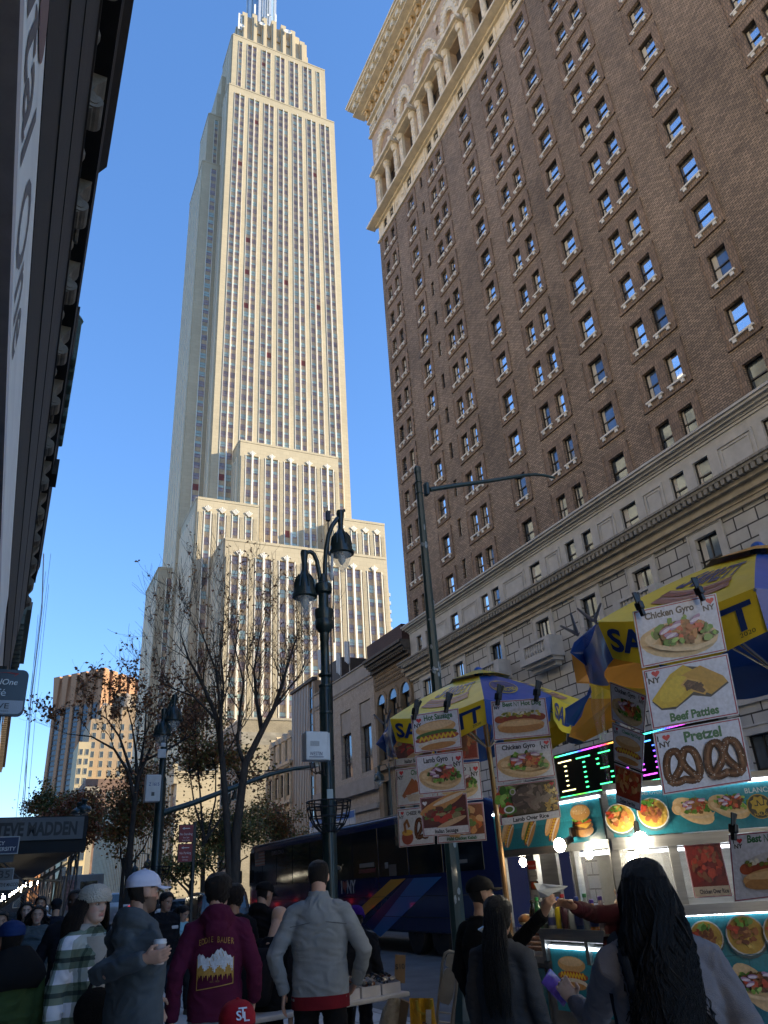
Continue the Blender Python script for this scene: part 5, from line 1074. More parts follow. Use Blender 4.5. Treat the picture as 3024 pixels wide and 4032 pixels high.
k.text('I', x0+s*0.06, z0, s*0.42, (0.5, 0.5, 0.52), 0.02); k.heart(x0+s*0.3, z0+s*0.17, s*0.17, (0.22, 0.02, 0.03)); k.text('NY', x0+s*0.72, z0, s*0.42, (0.5, 0.5, 0.52), 0.02)
k.build('lettering', LIV, BUS); k = NI(); fx, fz = bp((1006, 3412))[0]; gx, gz = bp((1045, 3352))[0]; fw, fh = gx-fx, gz-fz
for i in range(9): k.rect(fx, fz+fh*i/9, fx+fw, fz+fh*(i+1)/9, (0.20, 0.02, 0.035) if i % 2 == 0 else (0.22, 0.22, 0.26))
k.rect(fx, fz+fh*0.5, fx+fw*0.42, fz+fh, (0.02, 0.03, 0.1)); k.build('flag', LIV, BUS); k = NI(); k.text('EXPRESS COACH', fx+fw*2.2, fz+fh*0.62, 0.2, (0.12, 0.13, 0.18), 0.0)
k.build('lettering', LIV, BUS); k = NI(); k.rect(*bp((992, 3360))[0], *bp((1001, 3344))[0], (0.5, 0.5, 0.52))
k.build('badge', LIV, BUS)
for (p, q, c) in (((1415, 3440), (1480, 3418), (0.16, 0.02, 0.035)), ((1418, 3418), (1475, 3395), (0.28, 0.27, 0.25)), ((1535, 3450), (1562, 3402), (0.12, 0.115, 0.12)), ((1518, 3420), (1530, 3395), (0.3, 0.3, 0.3)), ((1330, 3425), (1342, 3410), (0.3, 0.3, 0.3)), ((1803, 3400), (1842, 3382), (0.3, 0.29, 0.27))): k = NI(); k.rect(*bp(p)[0], *bp(q)[0], c); k.build('window_card', LIV, BUS)
def car(name, label, base, L, Wd, H, col, head=0, cat='car', grp=None, suv=True, lights=True):
    """road vehicle seen from behind, pointing along +X"""
    B = V(base); t = thing(name, label, cat, base, grp); b = MB(); h0 = 0.28; hb = H*0.56
    sect = ((0, 0.9, h0+0.25, hb), (0.12, 0.97, h0, hb), (L*0.3, 1, h0, hb+0.02), (L*0.7, 1, h0, hb), (L*0.93, 0.95, h0, hb-0.12), (L, 0.8, h0+0.2, hb-0.2)); rings = []
    for x, wf, z0, z1 in sect:
        w = Wd/2*wf; rings.append([B+V((x, y, z)) for y, z in ((w*0.93, z0), (w, z0+0.18), (w, z1-0.1), (w*0.92, z1), (-w*0.92, z1), (-w, z1-0.1), (-w, z0+0.18), (-w*0.93, z0))])
    b.loft(rings); b.build('body', mat(name+'_paint', col, 0.25, 0.2, coat=0.6, var=0.1), t, smooth=30)
    b = MB(); xs = ((0.1, hb), (0.35 if suv else 0.7, H-0.05), (L*0.3, H), (L*0.55, H-0.03), (L*0.72, hb)) ; rings = []
    for x, z in xs: w = Wd/2*(0.9 if z < H*0.7 else 0.78); rings.append([B+V((x, w, hb-0.05)), B+V((x, w*0.97, z-0.03)), B+V((x, w*0.9, z)), B+V((x, -w*0.9, z)), B+V((x, -w*0.97, z-0.03)), B+V((x, -w, hb-0.05))])
    b.loft(rings); b.build('cabin', mat(name+'_paint', col), t, smooth=30)
    b = MB(); w = Wd/2*0.74; b.poly([B+V((0.12, w, hb+0.03)), B+V((0.12, -w, hb+0.03)), B+V((0.30 if suv else 0.6, -w*0.9, H-0.14)), B+V((0.30 if suv else 0.6, w*0.9, H-0.14))]); b.build('rear_window', M_CGL, t)
    for s in (1, -1): b = MB(); y = Wd/2*0.905*s; b.poly([B+V((0.5, y, hb+0.02)), B+V((L*0.62, y, hb+0.02)), B+V((L*0.53, y*0.93, H-0.12)), B+V((0.7, y*0.93, H-0.12))]); b.build('side_window', M_CGL, t)
    for s in (1, -1): b = MB(); b.bbox(B+V((0.02, s*Wd*0.39, hb-0.1)), (0.08, 0.24, 0.2), 0.03); b.build('tail_light', mat('tail_light', (0.5, 0.02, 0.02), 0.3, emit=0.9 if lights else 0), t)
    b = MB(); b.bbox(B+V((-0.01, 0, h0+0.42)), (0.03, 0.5, 0.14), 0.01); b.build('number_plate', M_WBOX, t)
    for x in (L*0.18, L*0.8):
        for s in (1, -1): wheel(t, B+V((x, s*(Wd/2-0.22), 0.34)), 0.34, 0.22, s)
    return t
car('dark_suv', 'black sport utility car waiting at the kerb beyond the red parking sign', (27, -7.0, -0.13), 4.7, 1.9, 1.75, (0.012, 0.013, 0.016))
car('silver_car', 'silver car with a glowing red tail light queueing ahead of the black one', (36, -7.6, -0.13), 4.5, 1.8, 1.6, (0.2, 0.22, 0.24))
car('yellow_taxi', 'yellow taxi far down the queue of traffic', (52, -10.2, -0.13), 4.7, 1.85, 1.6, (0.5, 0.28, 0.02), cat='taxi')
car('white_van', 'white van far down the street left of the leafy tree trunk', (62, -8.3, -0.13), 5.2, 2.0, 2.1, (0.55, 0.56, 0.58), cat='van', lights=False)
car('red_car', 'dark red car far along the road behind the silver car', (44, -8.2, -0.13), 4.5, 1.8, 1.5, (0.2, 0.02, 0.02))
FT = thing('food_truck', 'grey food truck with an open flap parked past the shed', 'truck', (50, -4.5, 0))
b = MB(); b.bbox((53, -4.7, 1.75), (6, 2.2, 2.3), 0.06); b.build('body', mat('grey_truck_panel', (0.3, 0.3, 0.31), 0.5), FT)
b = MB(); b.bbox((50.6, -2.6, 2.75), (2.6, 2.0, 0.07), 0.02, Matrix.Rotation(rad(8), 3, 'X')); b.build('awning', mat('pale_awning', (0.38, 0.39, 0.38), 0.6), FT)
b = MB(); b.bbox((49.98, -4.1, 1.9), (0.04, 0.55, 1.5), 0.01); b.build('poster_panel', mat('pink_poster', (0.33, 0.2, 0.2), 0.6, var=0.6, scale=6), FT); b = MB(); b.bbox((49.98, -5.0, 2.2), (0.04, 0.9, 0.7), 0.02); b.build('window', M_CGL, FT)
for x in (51, 55): wheel(FT, (x, -3.85, 0.4), 0.4, 0.24, 1)
# ================================================================ printed food pictures (poster units: width 1)
PR = printmat('poster_print', 0.28, coat=0.25, var=0.14, nscale=70)
PRL = printmat('backlit_print', 0.3, emit=0.03, var=0.14, nscale=60)
fr_ = random.Random(21)
def blobs(k, n, x, y, rx, ry, cols, s0, s1, asp=2.0, rot=None):
    for _ in range(n):
        a = fr_.uniform(0, 6.28); q = math.sqrt(fr_.random()); s = fr_.uniform(s0, s1)
        c = fr_.choice(cols); f = fr_.uniform(0.75, 1.25); k.ell(x+rx*q*math.cos(a), y+ry*q*math.sin(a), s, s/fr_.uniform(1, asp), tuple(min(1, v*f) for v in c), fr_.uniform(0, 3.14) if rot is None else rot+fr_.uniform(-0.4, 0.4), 8, 0.25, fr_)
GRN = [(0.08, 0.20, 0.025), (0.14, 0.30, 0.04), (0.05, 0.13, 0.02), (0.22, 0.36, 0.09)]; MEAT = [(0.22, 0.07, 0.03), (0.30, 0.11, 0.04), (0.15, 0.05, 0.03), (0.36, 0.16, 0.06)]
CHK = [(0.42, 0.17, 0.05), (0.50, 0.24, 0.09), (0.34, 0.10, 0.04), (0.55, 0.30, 0.14)]; BUN = (0.52, 0.30, 0.12); BUN2 = (0.40, 0.20, 0.07); WHT = (0.62, 0.62, 0.66)
def hotdog(k, x, y, w, top='relish', rot=0):
    k.ell(x, y-0.02*w, w*0.5, w*0.30, (0.45, 0.45, 0.48)) if top == 'relish' else None
    c, s = math.cos(rot), math.sin(rot)
    def e(dx, dy, rx, ry, col, n=22, j=0): k.ell(x+(dx*c-dy*s)*w, y+(dx*s+dy*c)*w, rx*w, ry*w, col, rot, n, j, fr_)
    if top == 'relish':
        e(0, 0.05, 0.52, 0.085, (0.25, 0.05, 0.025)); e(-0.42, 0.06, 0.1, 0.08, (0.30, 0.07, 0.03)); e(0.42, 0.06, 0.1, 0.08, (0.30, 0.07, 0.03))
        for _ in range(46): e(fr_.uniform(-0.4, 0.4), fr_.uniform(0.10, 0.2), 0.035, 0.025, fr_.choice([(0.2, 0.2, 0.03), (0.3, 0.26, 0.05), (0.12, 0.16, 0.03), (0.6, 0.58, 0.5), (0.5, 0.4, 0.06)]), 7, 0.3)
        e(0, -0.10, 0.48, 0.15, BUN); e(0, -0.16, 0.46, 0.10, BUN2); e(0, -0.05, 0.44, 0.06, (0.60, 0.40, 0.2))
    else:
        e(0, 0.16, 0.46, 0.15, BUN); e(0, 0.21, 0.40, 0.08, (0.6, 0.42, 0.24)); e(0, 0.02, 0.47, 0.09, (0.06, 0.13, 0.03)) if top == 'pickle' else None
        e(0, -0.05, 0.50, 0.09, (0.30, 0.06, 0.03)); e(0, -0.03, 0.47, 0.03, (0.42, 0.12, 0.06))
        pts = [(-0.4+0.8*i/16, -0.03+(0.045 if i % 2 else -0.045)) for i in range(17)]; k.line([(x+(a*c-b*s)*w, y+(a*s+b*c)*w) for a, b in pts], 0.035*w, (0.62, 0.42, 0.03))
        e(0, -0.17, 0.45, 0.09, (0.58, 0.50, 0.42)); [e(fr_.uniform(-0.4, 0.4), fr_.uniform(-0.2, -0.1), 0.06, 0.02, (0.6, 0.58, 0.5), 6, 0.3) for _ in range(20)] if top == 'pickle' else None; e(0, -0.22, 0.40, 0.07, BUN2)
def gyro(k, x, y, w, meat=CHK, rot=-0.12):
    k.ell(x-0.02*w, y-0.05*w, w*0.48, w*0.25, (0.56, 0.40, 0.22), rot, 22); k.ell(x-0.36*w, y+0.01*w, w*0.14, w*0.13, (0.52, 0.34, 0.17), rot, 16); k.ell(x-0.36*w, y+0.02*w, w*0.08, w*0.07, (0.60, 0.44, 0.26), rot, 12)
    blobs(k, 26, x+0.04*w, y+0.07*w, 0.36*w, 0.17*w, GRN, 0.03*w, 0.07*w)
    blobs(k, 18, x+0.06*w, y+0.04*w, 0.29*w, 0.12*w, [tuple(v*0.35 for v in m) for m in meat], 0.05*w, 0.09*w, 2.2); blobs(k, 52, x+0.06*w, y+0.05*w, 0.28*w, 0.13*w, meat+[tuple(v*0.6 for v in m) for m in meat], 0.03*w, 0.075*w, 2.4); blobs(k, 9, x+0.05*w, y+0.06*w, 0.27*w, 0.12*w, [(0.45, 0.06, 0.03), (0.5, 0.09, 0.05)], 0.03*w, 0.06*w)
    for dx, dy in ((-0.18, 0.10), (-0.05, 0.14), (0.2, 0.17), (-0.12, 0.02)):
        k.ell(x+dx*w, y+dy*w, 0.09*w, 0.035*w, (0.34, 0.20, 0.34), fr_.uniform(-0.8, 0.8), 12); k.ell(x+dx*w, y+dy*w-0.008*w, 0.075*w, 0.022*w, (0.6, 0.52, 0.6), fr_.uniform(-0.6, 0.6), 12)
    blobs(k, 10, x+0.33*w, y-0.02*w, 0.1*w, 0.1*w, GRN, 0.03*w, 0.06*w); blobs(k, 8, x-0.1*w, y-0.08*w, 0.16*w, 0.03*w, GRN, 0.03*w, 0.05*w)
    k.poly([(x+a*w, y+b*w) for a, b in ((-0.44, -0.04), (-0.3, -0.14), (-0.1, -0.21), (0.15, -0.25), (0.38, -0.2), (0.45, -0.1), (0.30, -0.165), (0.1, -0.19), (-0.12, -0.15), (-0.3, -0.07))], (0.60, 0.44, 0.26))
def bowl(k, x, y, r, cols, rim=(0.5, 0.5, 0.5)):
    k.ell(x, y-r*0.12, r*1.02, r*0.98, (0.05, 0.09, 0.1)); k.ell(x, y, r, r*0.95, rim); k.ell(x, y, r*0.93, r*0.88, (0.42, 0.26, 0.05)); blobs(k, 16, x+r*0.35, y-r*0.3, r*0.45, r*0.35, [(0.5, 0.32, 0.06), (0.55, 0.38, 0.1)], r*0.08, r*0.16)
    blobs(k, 34, x-r*0.05, y+r*0.05, r*0.6, r*0.5, cols, r*0.1, r*0.22, 2.5); blobs(k, 10, x-r*0.1, y+r*0.6, r*0.45, r*0.2, GRN, r*0.08, r*0.18); blobs(k, 6, x-r*0.6, y+r*0.25, r*0.2, r*0.25, [(0.45, 0.06, 0.03)], r*0.1, r*0.18)
def burger(k, x, y, w):
    k.ell(x, y-0.25*w, 0.46*w, 0.17*w, BUN2); k.ell(x, y-0.12*w, 0.48*w, 0.11*w, (0.14, 0.06, 0.03)); k.poly([(x+a*w, y+b*w) for a, b in ((-0.4, -0.08), (0.42, -0.06), (0.15, -0.2))], (0.6, 0.34, 0.05)); k.ell(x, y, 0.45*w, 0.07*w, (0.45, 0.08, 0.03)); blobs(k, 16, x, y+0.05*w, 0.45*w, 0.05*w, GRN, 0.04*w, 0.09*w)
    k.ell(x, y+0.24*w, 0.45*w, 0.22*w, (0.46, 0.24, 0.08)); k.ell(x-0.05*w, y+0.31*w, 0.33*w, 0.12*w, (0.55, 0.34, 0.15)); blobs(k, 26, x, y+0.3*w, 0.36*w, 0.13*w, [(0.65, 0.55, 0.4)], 0.012*w, 0.02*w)
def pretzel(k, x, y, w, salt=True):
    A = [(0.02, -0.36), (0.24, -0.4), (0.40, -0.22), (0.40, 0.12), (0.30, 0.38), (0.12, 0.42), (0.02, 0.22), (-0.06, -0.02), (-0.22, -0.24), (-0.36, -0.40)]
    def sm(P):
        o = []
        for i in range(len(P)-1):
            p0, p1, p2, p3 = P[max(i-1, 0)], P[i], P[i+1], P[min(i+2, len(P)-1)]
            for t in (0, 0.2, 0.4, 0.6, 0.8): o.append(tuple(0.5*(2*p1[c]+(p2[c]-p0[c])*t+(2*p0[c]-5*p1[c]+4*p2[c]-p3[c])*t*t+(3*p1[c]-p0[c]-3*p2[c]+p3[c])*t**3) for c in (0, 1)))
        return o+[P[-1]]
    for w2, c in ((0.20, (0.05, 0.016, 0.008)), (0.16, (0.12, 0.036, 0.014)), (0.065, (0.21, 0.075, 0.028))):
        for s in (1, -1): k.line([(x+s*a*w, y+b*w) for a, b in sm(A)], w2*w, c)
    if salt:
        S_ = sm(A); 
        for _ in range(40): a, b = fr_.choice(S_); s = fr_.choice((1, -1)); k.ell(x+s*a*w+fr_.uniform(-0.05, 0.05)*w, y+b*w+fr_.uniform(-0.05, 0.05)*w, 0.013*w, 0.01*w, (0.6, 0.52, 0.45), 0, 5)
def iny(k, x, y, s, light=False):
    c = (0.03, 0.03, 0.04); k.text('I', x-s*0.45, y+s*0.52, s*0.62, c, 0.03); k.heart(x+s*0.2, y+s*0.74, s*0.3, (0.5, 0.03, 0.04)); k.text('NY', x, y, s*0.62, c, 0.02)
DKG = (0.02, 0.12, 0.045); INKC = (0.02, 0.02, 0.03)
def poster(name, label, TL, TR, BL, BR, art, h=0.76, base=(0.50, 0.52, 0.60), grp='posters hung under the umbrellas', parent=None, mate=None, edge=(0.26, 0.02, 0.05)):
    """laminated card: a thin board with its picture printed on the front"""
    TL, TR, BL, BR = V(TL), V(TR), V(BL), V(BR); n = (TR-TL).cross(TL-BL).normalized()
    r_ = BR-EYE; BR = EYE+r_*((TL-EYE).dot(n)/r_.dot(n))
    if n.dot(EYE-TL) < 0: n = -n
    def proj(x, y, d): t = y/h; return (BL.lerp(BR, x)).lerp(TL.lerp(TR, x), t)+n*d
    b = MB(); b.prism([BL, BR, TR, TL], n*-0.006); o = b.build(name, mat('laminate_edge', (0.45, 0.46, 0.5), 0.25, coat=0.4), parent, base=None if parent else (BL+TR)/2)
    if not parent: tag(o, label, 'poster', grp)
    k = Ink((0, 0, 0), (1, 0, 0), (0, 1, 0), 0.00012, proj); k.k = 6
    k.rect(0.0, 0.0, 1, h, (0.48, 0.49, 0.53)); k.rect(0.012, 0.012, 0.988, h-0.012, edge); k.rect(0.026, 0.026, 0.974, h-0.026, base); art(k, h)
    if parent: k.build('print', mate or PR, o)
    else: pr = k.mb.build('print', mate or PR, None, base=(BL+TR)/2); pr.parent = o; pr.location = (0, 0, 0)
    return o
def stack(name, labels, TL, TR, BL, BR, arts, gap=0.02, grp='posters hung under the umbrellas'):
    n = len(arts)
    for i, (lb, ar) in enumerate(zip(labels, arts)):
        t0, t1 = i/n+gap/2, (i+1)/n-gap/2; P = lambda a, b, t: V(a).lerp(V(b), t)
        poster(name, lb, P(TL, BL, t0), P(TR, BR, t0), P(TL, BL, t1), P(TR, BR, t1), ar, grp=grp)
def a_hotsausage(k, h): k.text('Hot Sausage', 0.56, h-0.15, 0.15, DKG, 0.02, 0, 0.8); iny(k, 0.12, h-0.26, 0.18); hotdog(k, 0.5, 0.30, 0.92, 'pickle', 0.05)
def a_lambgyro(k, h): k.text('Lamb Gyro', 0.42, h-0.16, 0.14, INKC, 0.02, 0, 0.8); iny(k, 0.86, h-0.28, 0.19); gyro(k, 0.5, 0.33, 0.92, MEAT, -0.1)
def a_italian(k, h):
    k.rect(0.03, 0.16, 0.97, h-0.03, (0.10, 0.03, 0.025)); k.ell(0.45, 0.6, 0.5, 0.11, (0.5, 0.24, 0.08), 0.35); k.ell(0.6, 0.68, 0.35, 0.04, (0.6, 0.5, 0.4), 0.3)
    blobs(k, 60, 0.5, 0.38, 0.42, 0.15, [(0.35, 0.04, 0.025), (0.22, 0.03, 0.02), (0.15, 0.05, 0.03), (0.28, 0.25, 0.12), (0.10, 0.16, 0.04)], 0.04, 0.1, 2.5, 0.3)
    k.ell(0.62, 0.24, 0.34, 0.05, (0.5, 0.33, 0.2), 0.3); k.rect(0.03, 0.03, 0.97, 0.155, (0.55, 0.56, 0.62)); k.text('Italian Sausage', 0.5, 0.055, 0.105, INKC, 0.02, 0, 0.82); k.heart(0.1, 0.64, 0.05, WHT)
def a_besthd(k, h): k.text('Best', 0.29, h-0.12, 0.12, DKG, 0.022, 0, 0.85); k.text('NY', 0.46, h-0.13, 0.14, DKG, 0.0, 0, 0.6); k.text('Hot Dog', 0.72, h-0.12, 0.12, DKG, 0.022, 0, 0.85); iny(k, 0.1, h-0.16, 0.12); hotdog(k, 0.5, 0.34, 0.88, 'relish')
def a_chgyro(k, h): k.text('Chicken Gyro', 0.42, h-0.15, 0.125, INKC, 0.022, 0, 0.82); iny(k, 0.88, h-0.2, 0.16); gyro(k, 0.5, 0.32, 0.95, CHK)
def a_lambrice(k, h):
    k.rect(0.03, 0.14, 0.97, h-0.03, (0.09, 0.07, 0.04)); blobs(k, 40, 0.14, 0.42, 0.14, 0.27, GRN+[(0.35, 0.06, 0.03)], 0.04, 0.1); blobs(k, 60, 0.86, 0.42, 0.12, 0.27, [(0.5, 0.33, 0.08), (0.42, 0.25, 0.05), (0.55, 0.42, 0.16)], 0.025, 0.05, 3)
    blobs(k, 70, 0.52, 0.46, 0.27, 0.2, [(0.11, 0.075, 0.06), (0.16, 0.11, 0.09), (0.07, 0.05, 0.04), (0.21, 0.16, 0.13)], 0.05, 0.12, 3.5)
    k.ell(0.16, 0.3, 0.09, 0.075, WHT); k.ell(0.16, 0.3, 0.065, 0.052, (0.1, 0.16, 0.04)); k.ell(0.24, 0.62, 0.05, 0.06, (0.5, 0.42, 0.5)); k.ell(0.24, 0.62, 0.035, 0.045, (0.14, 0.2, 0.05))
    k.rect(0.03, 0.03, 0.97, 0.15, (0.55, 0.56, 0.62)); k.text('Lamb Over Rice', 0.5, 0.055, 0.105, INKC, 0.022, 0, 0.85); iny(k, 0.88, h-0.17, 0.13)
def a_patties(k, h):
    iny(k, 0.11, h-0.19, 0.16); k.text('Beef Patties', 0.5, 0.06, 0.14, DKG, 0.025, 0, 0.85)
    k.poly([(0.05, 0.34), (0.30, 0.62), (0.46, 0.72), (0.66, 0.66), (0.9, 0.48), (0.95, 0.40), (0.72, 0.27), (0.52, 0.33), (0.30, 0.20), (0.14, 0.22)], (0.03, 0.03, 0.035)); k.poly([(0.05, 0.36), (0.30, 0.64), (0.47, 0.73), (0.58, 0.64), (0.55, 0.38), (0.32, 0.23), (0.15, 0.24)], (0.50, 0.33, 0.02)); k.poly([(0.42, 0.6), (0.66, 0.68), (0.9, 0.5), (0.94, 0.42), (0.73, 0.30), (0.5, 0.46)], (0.42, 0.23, 0.03)); k.ell(0.32, 0.45, 0.2, 0.12, (0.55, 0.38, 0.03), 0.6)
    k.poly([(0.40, 0.48), (0.48, 0.56), (0.62, 0.50), (0.70, 0.36), (0.66, 0.31), (0.52, 0.38)], (0.5, 0.28, 0.06)); k.poly([(0.43, 0.48), (0.49, 0.535), (0.60, 0.48), (0.675, 0.36), (0.64, 0.335), (0.53, 0.40)], (0.07, 0.03, 0.02)); blobs(k, 22, 0.55, 0.44, 0.1, 0.06, [(0.12, 0.06, 0.04), (0.05, 0.02, 0.015)], 0.015, 0.03)
def a_pretzel(k, h): k.text('Pretzel', 0.55, h-0.18, 0.17, DKG, 0.025, 0, 0.9); iny(k, 0.11, h-0.2, 0.15); pretzel(k, 0.27, 0.30, 0.44); pretzel(k, 0.74, 0.31, 0.46)
def a_churros(k, h): k.text('Churros', 0.6, h-0.15, 0.14, DKG, 0.02, 0, 0.8); iny(k, 0.12, h-0.22, 0.18); [k.line([(0.2+0.05*i, 0.2+0.02*i), (0.45+0.09*i, 0.5-0.04*i)], 0.09, (0.30+0.03*(i % 3), 0.10, 0.03)) for i in range(5)]; k.poly([(0.25, 0.22), (0.75, 0.22), (0.68, 0.08), (0.34, 0.08)], (0.5, 0.42, 0.36))
def a_cheesep(k, h): k.text('CHEESE PRETZEL', 0.56, h-0.14, 0.1, INKC, 0.02, 0, 0.85); iny(k, 0.1, h-0.2, 0.15); pretzel(k, 0.66, 0.33, 0.42); k.ell(0.25, 0.18, 0.16, 0.14, (0.28, 0.05, 0.02)); k.ell(0.25, 0.28, 0.15, 0.06, (0.55, 0.32, 0.05)); k.line([(0.2, 0.3), (0.18, 0.45), (0.25, 0.52), (0.3, 0.4)], 0.06, (0.25, 0.1, 0.03))
def a_kebab(k, h): k.rect(0.03, 0.14, 0.97, h-0.03, (0.16, 0.05, 0.02)); blobs(k, 60, 0.5, 0.42, 0.42, 0.25, CHK+[(0.4, 0.1, 0.02), (0.14, 0.2, 0.05)], 0.05, 0.12); k.text('Halal Chicken Kebab', 0.5, 0.055, 0.09, DKG, 0.02, 0, 0.8)
def a_cheesehd(k, h): k.text('Cheese Hot Dog', 0.6, h-0.13, 0.1, (0.03, 0.2, 0.12), 0.02, 0, 0.8); iny(k, 0.12, h-0.2, 0.14); hotdog(k, 0.5, 0.30, 0.9, 'mustard')
def a_chickrice(k, h): k.rect(0.03, 0.15, 0.97, h-0.03, (0.35, 0.05, 0.02)); blobs(k, 60, 0.5, 0.5, 0.42, 0.2, CHK+[(0.5, 0.2, 0.03), (0.4, 0.05, 0.02)], 0.05, 0.11); k.text('Chicken Over Rice', 0.5, 0.055, 0.1, INKC, 0.022, 0, 0.8)
def a_redmeat(k, h): k.rect(0.03, 0.03, 0.97, h-0.03, (0.22, 0.03, 0.02)); blobs(k, 60, 0.5, 0.4, 0.45, 0.3, MEAT+[(0.4, 0.06, 0.03)], 0.05, 0.12)
clipm = mat('black_clip', (0.012, 0.012, 0.012), 0.4)
def clip(x, y, zc, tilt=0.25, s=1.0):
    p = at(x, y, zc); b = MB(); d = (EYE-p).normalized()
    R = Matrix.Rotation(tilt, 3, FW)
    b.bbox(p, (0.05*s, 0.035*s, 0.05*s), 0.006, R); b.bbox(p+R @ V((0, 0, 0.05*s))+d*0.012, (0.012*s, 0.035*s, 0.075*s), 0.004, R); b.bbox(p+R @ V((0.01, -0.03*s, 0.05*s)), (0.012*s, 0.02*s, 0.08*s), 0.004, R @ Matrix.Rotation(0.3, 3, FW))
    b.bbox(p-R @ V((0, 0, 0.04*s)), (0.03*s, 0.024*s, 0.05*s), 0.004, R); return b
def clips(label, lst, **k):
    for (x, y, zc) in lst: tag(clip(x, y, zc, **k).build('binder_clip', clipm), label, 'clip', 'clips holding the posters')
ZA, ZB = 5.55, 5.4
stack('food_poster', ['hot sausage poster at the top of the column left of the middle umbrella pole', 'lamb gyro poster hanging directly below the hot sausage poster', 'dark Italian sausage poster below the lamb gyro poster'], at(1616, 2812, ZA), at(1804, 2783, ZA), at(1668, 3300, ZA-0.1), at(1853, 3286, ZA-0.1), [a_hotsausage, a_lambgyro, a_italian])
clips('black clip gripping the hot sausage poster to the umbrella edge', [(1635, 2800, ZA-0.02), (1760, 2772, ZA-0.02)])
stack('food_poster', ['best hot dog poster at the top of the column right of the middle umbrella pole', 'chicken gyro poster between the hot dog and lamb over rice posters', 'lamb over rice poster with grey meat strips and yellow rice'], at(1932, 2757, ZB), at(2147, 2742, ZB), at(1971, 3257, ZB-0.1), at(2210, 3222, ZB-0.1), [a_besthd, a_chgyro, a_lambrice])
clips('black clip gripping the best hot dog poster to the blue umbrella panel', [(1962, 2742, ZB-0.02), (2114, 2726, ZB-0.02)])
stack('food_poster', ['Italian sausage poster at the rear left, mostly hidden by the lamb gyro poster', 'churros poster at the rear left with orange sticks', 'cheese pretzel poster with a red cup of cheese at the rear lower left'], at(1548, 2870, 6.9), at(1700, 2850, 6.9), at(1572, 3342, 6.75), at(1712, 3328, 6.75), [a_italian, a_churros, a_cheesep])
stack('food_poster', ['red meat poster behind, just left of the middle umbrella pole', 'rear lamb gyro poster peeping out right of the front lamb gyro poster', 'orange halal chicken kebab poster at the rear bottom'], at(1716, 2850, 6.9), at(1872, 2835, 6.9), at(1722, 3328, 6.75), at(1917, 3314, 6.75), [a_redmeat, a_lambgyro, a_kebab])
ZC = 3.25
stack('food_poster', ['large chicken gyro poster clipped at the top under the right umbrella', 'large yellow beef patties poster under the right umbrella', 'large pretzel poster with two salted pretzels'], at(2490, 2404, ZC), at(2818, 2330, ZC), at(2612, 3137, ZC-0.25), at(2963, 3082, ZC-0.25), [a_chgyro, a_patties, a_pretzel], gap=0.014)
clips('black clip gripping the large chicken gyro poster to the right umbrella', [(2518, 2385, ZC-0.03), (2752, 2326, ZC-0.03)], s=0.72, tilt=-0.2)
stack('food_poster', ['narrow slanting gyro poster behind the large beef patties poster', 'slanting cheese hot dog poster tinted by blue light', 'slanting chicken over rice poster left of the large pretzel poster'], at(2401, 2680, 4.0), at(2545, 2735, 3.85), at(2428, 3165, 3.9), at(2520, 3198, 3.8), [a_chgyro, a_cheesehd, a_chickrice])
poster('food_poster', 'large hot dog poster at the right edge above the counter', at(2868, 3286, 3.55), at(3120, 3262, 3.4), at(2892, 3552, 3.5), at(3140, 3522, 3.35), lambda k, h: (k.text('Best', 0.40, h-0.15, 0.16, DKG, 0.022, 0, 0.8), k.text('NY', 0.62, h-0.16, 0.17, DKG, 0, 0, 0.6), k.text('Hot Dog', 0.95, h-0.15, 0.16, DKG, 0.022, 0, 0.8), iny(k, 0.14, h-0.22, 0.15), hotdog(k, 0.68, 0.40, 1.05, 'relish')), h=1.0)
clips('black clip at the top of the large hot dog poster by the right edge', [(2888, 3262, 3.5)], s=0.8)
